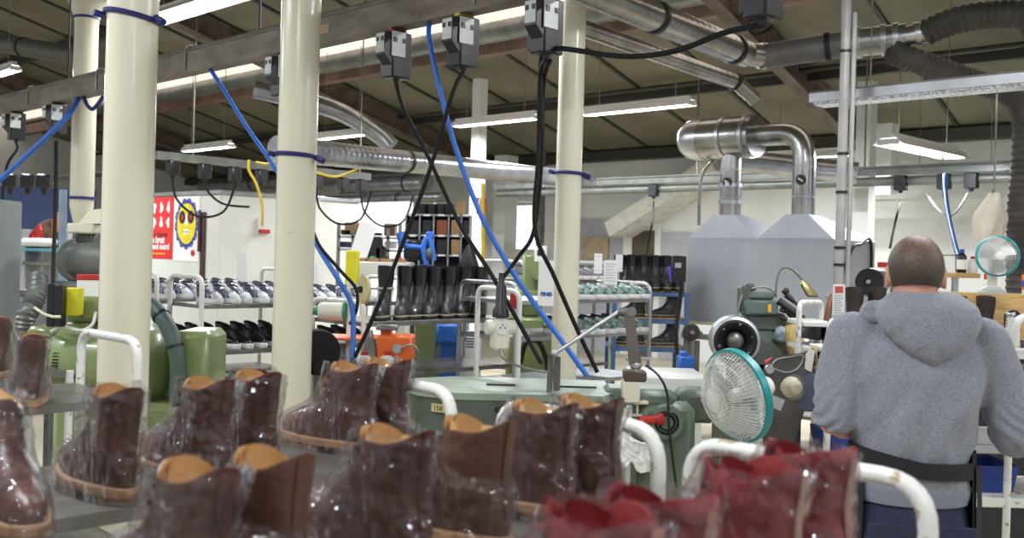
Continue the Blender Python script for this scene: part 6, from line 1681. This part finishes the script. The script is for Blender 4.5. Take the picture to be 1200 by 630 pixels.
b = MB(); b.loft([[f(x, y, d) for x, y, d in ((888, 395, .0), (940, 420, .0), (925, 470, .0), (880, 450, .0))], [f(x, y, d) for x, y, d in ((878, 375, .26), (925, 372, .26), (925, 440, .26), (880, 440, .26))]]); boxpx(b, f, 870, 366, 922, 390, .2, .08, .02); obj('body', b, M_green3, t)
b = MB(); boxpx(b, f, 873, 351, 912, 370, .16, .04, .012); boxpx(b, f, 876, 342, 908, 352, .12, .06, .015); obj('gear_case', b, mat('blue_green_case', (92, 108, 100), .4), t)
b = MB(); c = f(902, 361, .03); b.box((c.x, .035, c.z), (.022, .006, .045)); obj('warning_label', b, mat('label_amber', (214, 170, 70), .6), t)
b = MB(); boxpx(b, f, 868, 335, 880, 366, .1, .06, .012); b.cyl(f(872, 340, .1), f(884, 336, .1), .022, .022, 12); b.ball(f(877, 336, .08), .022, 10); obj('oil_pump', b, M_green3, t)
b = MB(); b.tube(smooth([f(870, 345, .06), f(866, 358, .05), f(864, 372, .06), f(862, 384, .1)], 5), .006, 8); b.tube(smooth([f(880, 338, .08), f(895, 336, .08), f(905, 340, .08), f(910, 348, .08)], 4), .006, 8); obj('oil_pipe', b, M_steel, t)
b = MB()
for (x0, y0, x1, y1, r_) in ((912, 352, 935, 368, .022), (918, 340, 930, 352, .016), (914, 362, 942, 372, .014), (920, 346, 940, 360, .012), (925, 366, 938, 380, .02), (916, 372, 934, 378, .012)): b.cyl(f(x0, y0, .05), f(x1, y1, .02), r_, r_ * .8, 12)
b.ball(f(933, 366, .02), .022, 12); b.ball(f(921, 341, .04), .02, 12); b.ball(f(940, 372, .0), .018, 12)
obj('linkage', b, M_dsteel, t)
b = MB(); P = [f(926, 382, .0), f(929, 395, -.02), f(934, 408, -.03), f(938, 416, -.03)]; b.tube(P, [.045, .05, .055, .06], 18)
obj('wheel_brush', b, mat('straw_bristle', (206, 184, 120), .8, col2=(170, 146, 84), nscale=60, stretch=(6, 1, 1), bump=.4, bscale=120), t)
b = MB(); c = f(918, 392, .0); b.box(c, (.10, .06, .09), Euler((.3, .2, 0)), bev=.02); obj('guard', b, mat('pale_blue_guard', (150, 166, 178), .35), t)
b = MB(); b.tube(smooth([f(909, 345, .1), f(910, 330, .1), f(913, 318, .1), f(921, 313, .1), f(931, 317, .09), f(939, 326, .08), f(943, 331, .07)], 6), .007, 10); obj('gooseneck', b, M_steel, t)
b = MB(); b.loft([[p + Vector((cos(k * pi / 4) * r_, sin(k * pi / 4) * r_ * .8, 0)) for k in range(8)] for p, r_ in ((f(941, 328, .07), .012), (f(943, 333, .06), .028), (f(952, 346, .04), .036), (f(953, 348, .04), .03))]); obj('lamp_shade', b, mat('brass_lamp', (150, 138, 92), .4, .4), t)
# spindle wheel on a pedestal left of it
f = Fr(810, 6.6)
t = thing('spindle_wheel', 'dark buffing wheel on a steel stand at the left foot of the hood', 'wheel', f.loc)
a = f(810, 389); b = MB(); b.lathe([(.012, -.02), (.05, -.024), (.056, -.015), (.056, .015), (.05, .024), (.012, .02)], (a.x, 0, a.z), (.2, 1, 0), 30); obj('wheel', b, mat('dark_felt', (64, 56, 52), .9), t)
b = MB(); b.cyl((a.x, -.05, a.z), (a.x, .18, a.z), .014, .014, 14); obj('spindle', b, M_alu, t)
b = MB(); b.tube([(a.x - .012, .08, a.z - .0), (a.x - .012, .08, 0)], .022, 12); b.tube([(a.x + .055, .08, a.z - .06), (a.x + .055, .08, 0)], .018, 12); b.box((a.x + .02, .08, a.z - .02), (.13, .08, .05), bev=.01); obj('stand', b, M_steel, t)

# belt sander in dull steel
f = Fr(930, 4.78)
t = thing('belt_sander', 'dull grey belt sander with cream cap between the desk fan and the man', 'machine', f.loc)
b = MB(); b.loft([[f(x, y, d) for x, y in ((884, 446), (905, 418), (948, 412), (957, 438), (930, 520), (890, 512))] for d in (-.02, .18)]); obj('guard', b, mat('sander_grey', (104, 100, 98), .38, .5, col2=(84, 80, 78)), t)
b = MB(); boxpx(b, f, 893, 480, 938, 560, .26, .02, .015); zb_ = f(915, 560).z; b.box((f(915, 560).x, .15, zb_ / 2), (.3, .34, zb_), bev=.01); obj('pedestal', b, mat('sander_dark', (78, 76, 74), .4, .4), t)
b = MB(); b.tube(smooth([f(903, 430, -.024), f(910, 421, -.024), f(926, 418, -.024), f(941, 416, -.024), f(936, 430, -.024), f(922, 436, -.024), f(903, 430, -.024)], 4), .0035, 8); obj('edge_trim', b, M_alu, t)
a = f(926, 453, -.02)
b = MB(); b.lathe([(0, -.085), (.022, -.082), (.030, -.07), (.034, -.045), (.045, -.035), (.05, -.01), (.05, .0), (0, .0)], (a.x, -.02, a.z), (-.1, 1, 0), 28); obj('wheel_cap', b, mat('cream_cap', (206, 196, 172), .5), t)
b = MB(); b.lathe([(.055, -.02), (.06, -.02), (.062, .06), (.055, .06)], (a.x + .01, -.01, a.z - .0), (-.1, 1, 0), 32); obj('pulley_ring', b, M_steel, t)
a2 = f(948, 455)
b = MB(); b.lathe([(.0, .0), (.083, .0), (.09, .01), (.09, .09), (.083, .10), (0, .10)], (a2.x - .01, -.03, a2.z - .015), (.25, 1, 0), 40); obj('contact_wheel', b, mat('blue_grey_belt', (84, 92, 116), .5), t)
b = MB(); b.loft([[f(x, y, d) for x, y in ((944, 414), (950, 408), (955, 412), (951, 436), (943, 432))] for d in (-.035, .0)]); obj('tension_lever', b, M_chip, t)
b = MB(); c = f(901, 432, -.02); b.cyl(c, c + Vector((0, -.022, 0)), .022, .02, 16); obj('nut', b, M_alu, t)
c = f(898, 452, -.02); b = MB(); b.cyl(c, c + Vector((0, -.008, 0)), .014, .014, 6); obj('bolt', b, M_steel, t)
b = MB(); c = f(908, 471, -.02); b.box((c.x, -.026, c.z), (.075, .006, .055), Euler((0, .35, 0))); obj('rating_plate', b, M_alu, t)
b = MB(); b.tube([f(897, 426, .05), f(906, 421, .05)], .014, 12); obj('red_handle', b, M_red, t)
b = MB(); b.tube(smooth([f(950, 410, .05), f(955, 408, .0), f(957, 425, .0), f(953, 432, .0)], 5), .006, 8); obj('spring', b, M_wood, t)

# white tube trolleys by the hood
f = Fr(955, 5.0)
t = thing('tube_trolley', 'narrow white tube trolley between the finishing machine and the printed price sheet', 'trolley', f.loc)
b = MB(); b.tube(fillet([(f(936, 380).x - .012, 0, .04), f(937, 354), f(963, 354, .22), (f(965, 354).x, .22, .04)], .05, 6), .014, 12); obj('handle', b, M_chip, t)
for y_, nm in ((379, 'shelf'), (408, 'shelf'), (440, 'shelf')):
    a, c = f(938, y_), f(972, y_); b = MB(); b.box(((a.x + c.x) / 2 + .01, .13, a.z), (c.x - a.x, .30, .025), bev=.004); obj('shelf', b, M_white, t)
for x, y in ((f(972, 380).x, .0), (f(976, 380).x, .25)): obj('leg', MB().tube([(x, y, f(972, 377).z), (x, y, .04)], .013, 10), M_chip, t)
for k, (px, sh) in enumerate(((951, 408), (964, 408), (955, 440), (966, 440))):
    g = f(px, sh, .12); b = MB()
    b.loft([section(r_, 16) for r_ in LOW]); single('shoe', b, M_blk, 'dark shoe lying on the narrow white tube trolley, %s from the top left' % ORD[k], 'shoe', (f.o.x + g.x, f.Y - .0, f(955, sh).z + .013), radians(92 + 3 * k), 'dark shoes on the narrow white trolley')
f = Fr(985, 4.6)
t = thing('tube_trolley', 'white tube trolley directly left of the man, holding the price sheet', 'trolley', f.loc)
b = MB(); b.tube(fillet([(f(972, 380).x, 0, .04), f(973, 376), f(1005, 372, .3), (f(1005, 372).x, .3, .04)], .05, 6), .016, 12); obj('handle', b, M_chip, t)
for y_ in (412, 432, 470, 535):
    a, c = f(974, y_), f(1020, y_); b = MB(); b.box(((a.x + c.x) / 2, .17, a.z), (c.x - a.x, .34, .02), bev=.004); obj('shelf', b, M_white, t)
obj('leg', MB().tube([(f(1018, 400).x, .02, f(990, 412).z), (f(1018, 400).x, .02, .04)], .013, 10), M_chip, t)
b = MB(); b.box((f(990, 395).x, .02, f(990, 390).z), (.10, .012, .16)); obj('side_plate', b, M_galv, t)
g = f(985, 535, .1); b = MB(); b.loft([[Vector((x * k, y * k, z)) for x, y in ((-.09, -.12), (.09, -.12), (.09, .12), (-.09, .12))] for k, z in ((.85, 0), (1, .09), (.95, .09), (.8, .01))]); single('crate', b, mat('blue_crate', (40, 70, 150), .45), 'blue open crate on the low shelf left of the man', 'crate', (f.o.x + g.x, f.Y + .17, f(985, 535).z + .011))
def price(t, w_, h_):
    b = MB(); b.box((w_ * .5, -.003, h_ * .86), (w_ * .66, .002, h_ * .17)); hb = obj('header', b, mat('faded_red_print', (206, 84, 84), .7), t)
    lines(11, .1, .08, .70)(t, w_, h_)
sheet('price_sheet', 'tall white sheet with a red header standing on the trolley left of the man', 975, 333, 991, 378, 4.62, price, rz=.12, stick=at(980, 385, 4.62).z)
cable('broom_handle', 'brown wooden stick leaning behind the sheet with the red header', 'stick', [at(975, 345, 5.3), at(968, 375, 5.25), at(955, 480, 5.2)], .013, mat('stick_wood', (120, 74, 44), .6))

# bench at the right with boots and bottles
f = Fr(1120, 5.4)
t = thing('work_bench', 'birch topped work bench behind the man carrying boots', 'bench', f.loc)
zt_ = f(1150, 410).z
xl, xr = f(985, 400).x, f(1275, 400).x
b = MB(); b.box(((xl + xr) / 2, .28, zt_ - .02), (xr - xl, .6, .04), bev=.006); obj('top', b, M_galv, t)
b = MB(); a, c = f(1105, 345, .45), f(1275, 345, .45); b.box(((a.x + c.x) / 2, .5, (a.z + zt_ - .3) / 2), (c.x - a.x, .03, a.z - zt_ + .3)); obj('back_board', b, M_wood, t)
b = MB(); b.box(((a.x + c.x) / 2, .62, a.z + .0), (c.x - a.x, .26, .022)); obj('upper_shelf', b, M_wood, t)
zup = a.z + .012
for x in (xl + .05, xr - .05):
    for y in (.03, .53): obj('leg', MB().box((x, y, (zt_ - .04) / 2), (.045, .045, zt_ - .04)), M_alu, t)
b = MB(); b.box(((xl + xr) / 2, 0, (zt_ - .12) / 2), (xr - xl - .2, .30, zt_ - .12), bev=.01); single('dark_backing', b, mat('backing_black', (40, 38, 38), .6), 'added black backing box darkening the space under the work bench behind the man', 'dark_backing', (f.o.x, f.Y + .32, 0))  # added box whose black colour darkens the space under the bench
tbk = make_tall('tall_boot', 'x', mat('dark_brown_suede', (52, 40, 36), .75, col2=(40, 30, 28)), wrap=False, hgt=.30)
f_ = f
for px, dz, rz_, lab in ((1000, .06, 250, 'dark brown tall boot left of the man beside the price sheet'), (1026, .04, 260, 'dark brown tall boot just left of the grey hood'), (1120, .03, 255, 'dark brown tall boot partly hidden by the right shoulder of the man'), (1154, .02, 240, 'dark brown tall boot on the bench right of the man, before the board')):
    g = f_(px, 400, .2); v = Vector((f_.o.x + g.x, f_.Y + .2, zt_ + .0005)); a = radians(rz_)
    dup(tbk, (v.x - cos(a) * .055, v.y - sin(a) * .055, v.z), a, lab, 'dark tall boots on the bench', scale=(1, 1, (f_(px, 348 if px > 1100 else 338, .2).z - zt_) / .30))
kill(tbk)
lb = make_boot('laced_boot', 'laced dark boot with pale laces standing on the bench at the right edge', mat('oxblood_leather', (64, 46, 46), .3, coat=.3), M_ink, 3.0, wrap=False)
zz = []
for k in range(11):
    z = .085 + k * .0115; x = interp_last(z)[2] + .004; zz.append(Vector((x, .022 if k % 2 else -.022, z)))
b = MB(); b.tube(zz, .004, 6); b.tube([v * 1 + Vector((0, -2 * v.y, 0)) for v in zz], .004, 6); obj('laces', b, M_paper, lb)
g = f(1180, 408, .12); lb.location = (f.o.x + g.x + .03, f.Y + .12, zt_ + .0005); lb.rotation_euler = (0, 0, radians(238))
b = MB(); b.loft([section(r_, 18) for r_ in LOW]); g = f(1165, 408, .05); single('shoe', b, M_film, 'low shoe form in clear wrap on the bench before the suede boot', 'shoe', (f.o.x + g.x + .1, f.Y + .08, zt_ + .0005), radians(195))
# objects on the bench's upper shelf
def bottle(name, label, px, hgt, r_, m, capm, lab=None, y=.62, prof=None):
    g = f_(px, 340, y); t = thing(name, label, 'bottle', (f_.o.x + g.x, f_.Y + y, zup))
    b = MB(); b.lathe(prof or [(r_ * .92, 0), (r_, .006), (r_, hgt * .68), (r_ * .8, hgt * .76), (r_ * .42, hgt * .84), (r_ * .42, hgt * .88), (0, hgt * .88)], seg=20); obj('bottle_body', b, m, t)
    b = MB(); b.lathe([(r_ * .48, hgt * .86), (r_ * .5, hgt * .87), (r_ * .5, hgt), (0, hgt * 1.005)], seg=18); obj('cap', b, capm, t)
    if lab:
        b = MB(); b.lathe([(r_ + .0006, hgt * .15), (r_ + .0014, hgt * .16), (r_ + .0014, hgt * .55), (r_ + .0006, hgt * .56)], seg=20, caps=False); obj('label', b, lab, t)
    return t
M_bcap = mat('blue_cap', (40, 90, 190), .4)
f6 = Fr(1127, 6.6)
t = thing('side_shelf', 'thin wooden shelf on a bracket behind the man carrying bottles', 'shelf', f6.loc)
a, c = f6(1100, 319), f6(1147, 319); b = MB(); b.box(((a.x + c.x) / 2, .15, a.z - .015), (c.x - a.x, .35, .03), bev=.003); obj('board', b, M_wood, t)
for x in (a.x + .03, c.x - .03): obj('leg', MB().box((x, .28, (a.z - .03) / 2), (.035, .035, a.z - .03)), M_alu, t)
zup_b = zup; f_b = f_
zup = a.z + .0005; f_ = f6
bottle('bottle', 'dark bottle with blue cap and white label on the thin shelf behind the man', 1126, .155, .031, mat('dark_glass', (34, 34, 40), .2), M_bcap, M_paper, y=.12)
bottle('bottle', 'white bottle with red cap right of the dark blue-capped bottle', 1139, .11, .030, M_white, M_red, None, y=.12)
b = MB(); a = f6(1110, 306, .25); b.tube(fillet([f6(1105, 318, .2), f6(1105, 298, .2), f6(1120, 298, .2), f6(1120, 318, .2)], .01, 3), .004, 6); g = f6(1105, 318, .2); rel(b, g); single('wire_stand', b, M_steel, 'thin wire stand left of the dark blue-capped bottle', 'stand', (f6.o.x + g.x, f6.Y + .0 + g.y - .0, zup))
zup = zup_b; f_ = f_b
def tubeup(px, label, m, m2):
    g = f_(px, 345, .62); t = thing('cream_tube', label, 'tube', (f_.o.x + g.x, f_.Y + .56, zup))
    b = MB(); b.lathe([(.024, 0), (.026, .004), (.026, .025), (.024, .027), (0, .027)], seg=16); obj('cap', b, M_paper, t)
    b = MB(); b.loft([ell(.027, 0, 0, .027, .027, 20), ell(.08, 0, 0, .029, .022, 20), ell(.115, 0, 0, .031, .004, 20)]); obj('tube_body', b, m, t)
    b = MB(); b.loft([ell(.045, 0, 0, .0285, .0265, 20), ell(.05, 0, 0, .029, .0265, 20), ell(.075, 0, 0, .0298, .0235, 20), ell(.08, 0, 0, .0298, .0225, 20)]); obj('label', b, m2, t)
tubeup(1153, 'standing red and white tube of cream on the bench left of the small fan', M_red, M_paper)
tubeup(1197, 'standing orange and blue tube at the right edge of the bench', mat('tube_orange', (228, 120, 40), .4), mat('tube_blue', (50, 80, 170), .4))
# jars and motor behind the man's head on the left
f7 = Fr(1030, 6.4)
t = thing('back_table', 'grey table with a motor and jars behind the left shoulder of the man', 'table', f7.loc)
a, c = f7(992, 348), f7(1062, 348); b = MB(); b.box(((a.x + c.x) / 2, .2, a.z - .02), (c.x - a.x, .5, .04), bev=.004); obj('tabletop', b, M_galv, t)
for x in (a.x + .04, c.x - .04):
    for y in (.0, .4): obj('leg', MB().box((x, y, (a.z - .04) / 2), (.035, .035, a.z - .04)), M_alu, t)
zup = a.z + .0005
t = thing('motor', 'round motor with black ring face beside the head of the man', 'motor', (f7.o.x + f7(1022, 332).x, f7.Y + .05, zup))
r_ = .088; b = MB(); b.lathe([(0, .0), (r_ * .7, 0), (r_, .02), (r_, .12), (r_ * .9, .2), (r_ * .6, .24), (0, .24)], (0, 0, r_ + .01), (.55, .8, 0), 32); b.box((.06, .09, .012), (.12, .12, .024)); obj('case', b, M_alu, t)
b = MB(); b.lathe([(0, -.012), (r_ * .3, -.012), (r_ * .34, -.02), (r_ * .95, -.02), (r_, .0), (r_, .02), (0, .021)], (0, 0, r_ + .01), (.55, .8, 0), 32); obj('front_ring', b, M_black, t)
b = MB(); b.lathe([(0, -.028), (r_ * .16, -.026), (r_ * .18, -.012), (0, -.01)], (0, 0, r_ + .01), (.55, .8, 0), 16); obj('shaft', b, M_alu, t)
f_ = f7
bottle('jar', 'frosted bottle with blue cap left behind the head of the man', 1027, .15, .034, M_white, M_bcap, None, y=.3)
bottle('jar', 'white canister with red lid left behind the head of the man', 1034, .225, .07, M_white, M_red, None, y=.38)
bottle('jar', 'blue capped bottle close to the left ear of the man', 1045, .235, .05, mat('navy_bottle', (40, 46, 76), .3), M_bcap, None, y=.36)
# cloth hanging near the flexible hose
v = at(1165, 226, 6.2)
t = thing('hanging_cloth', 'beige cloth hanging on the cold-room wall above the small fan', 'cloth', tuple(v))
b = MB()
def cl(u, v_):
    w_ = .05 + .15 * min(1, v_ * 2.2) - .10 * max(0, v_ - .55); a = 2 * pi * u
    return Vector((cos(a) * w_ * .5 * (1 + .15 * sin(5 * a)) - .03 * v_, sin(a) * .04 * (1 + .3 * sin(4 * a + v_ * 3)), -.30 * v_))
b.loft([[cl(k / 32, j / 12) for k in range(32)] for j in range(13)]); obj('cloth', b, mat('beige_cloth', (198, 190, 174), .9), t)
b = MB(); b.tube([(0, .03, .0), (0, .0, .02), (0, .0, .6)], .006, 8); obj('hook', b, M_steel, t)
# aluminium shelving right of the man
f = Fr(1170, 3.75)
t = thing('parts_shelving', 'white steel shelving with rails at the right edge beside the man', 'shelf', f.loc, 0)
b = MB(); 
for y_ in (408, 436, 520, 583):
    a, c = f(1138, y_), f(1290, y_); obj('shelf', MB().box(((a.x + c.x) / 2, .22, a.z - .018), (c.x - a.x, .42, .036), bev=.004), M_chip if y_ != 520 else M_galv, t)
for px, y0 in ((1189, 372), (1140, 425)):
    for y in (.02, .42): a = f(px, y0); obj('upright', MB().tube([(a.x, y, .03), (a.x, y, a.z)], .014, 10), M_chip, t)
b = MB(); b.tube(fillet([f(1190, 408), f(1190, 374), f(1222, 368, .1), f(1222, 408, .1)], .05, 5), .015, 12); obj('handle', b, M_chip, t)
zs = f(1160, 583).z; g = f(1158, 583, .15); b = MB(); b.loft([[Vector((x * k, y * k, z)) for x, y in ((-.08, -.12), (.08, -.12), (.08, .12), (-.08, .12))] for k, z in ((.85, 0), (1, .10), (.95, .10), (.8, .012))]); single('crate', b, MATS['blue_crate'], 'blue open crate on the lower shelf right of the man', 'crate', (f.o.x + g.x, f.Y + .2, f(1158, 520).z - .2), 0) if False else single('crate', b, MATS['blue_crate'], 'blue open crate on the lowest shelf right of the man', 'crate', (f.o.x + g.x, f.Y + .2, zs + .001))
for k, px in enumerate((1160, 1180, 1200)):
    g = f(px, 436, .1); b = MB(); b.loft([section(r_, 18) for r_ in LOW]); b.loft([section((r_[0],) + r_[1:], 24, .007) for r_ in LOW], False, False)
    single('shoe', b, M_blk, 'dark wrapped shoe on the shelf right of the man, %s from the left' % ORD[k], 'shoe', (f.o.x + g.x + .1, f.Y + .2, f(1160, 436).z + .001), radians(215), 'dark shoes on the right shelving')
# the work piece under the right hand
b = MB(); b.loft([section(r_, 20) for r_ in LOW]); single('shoe', b, M_blk, 'black shoe held in the right hand of the man', 'shoe', tuple(man.location + Vector((.30, .42, 1.18))), radians(120))
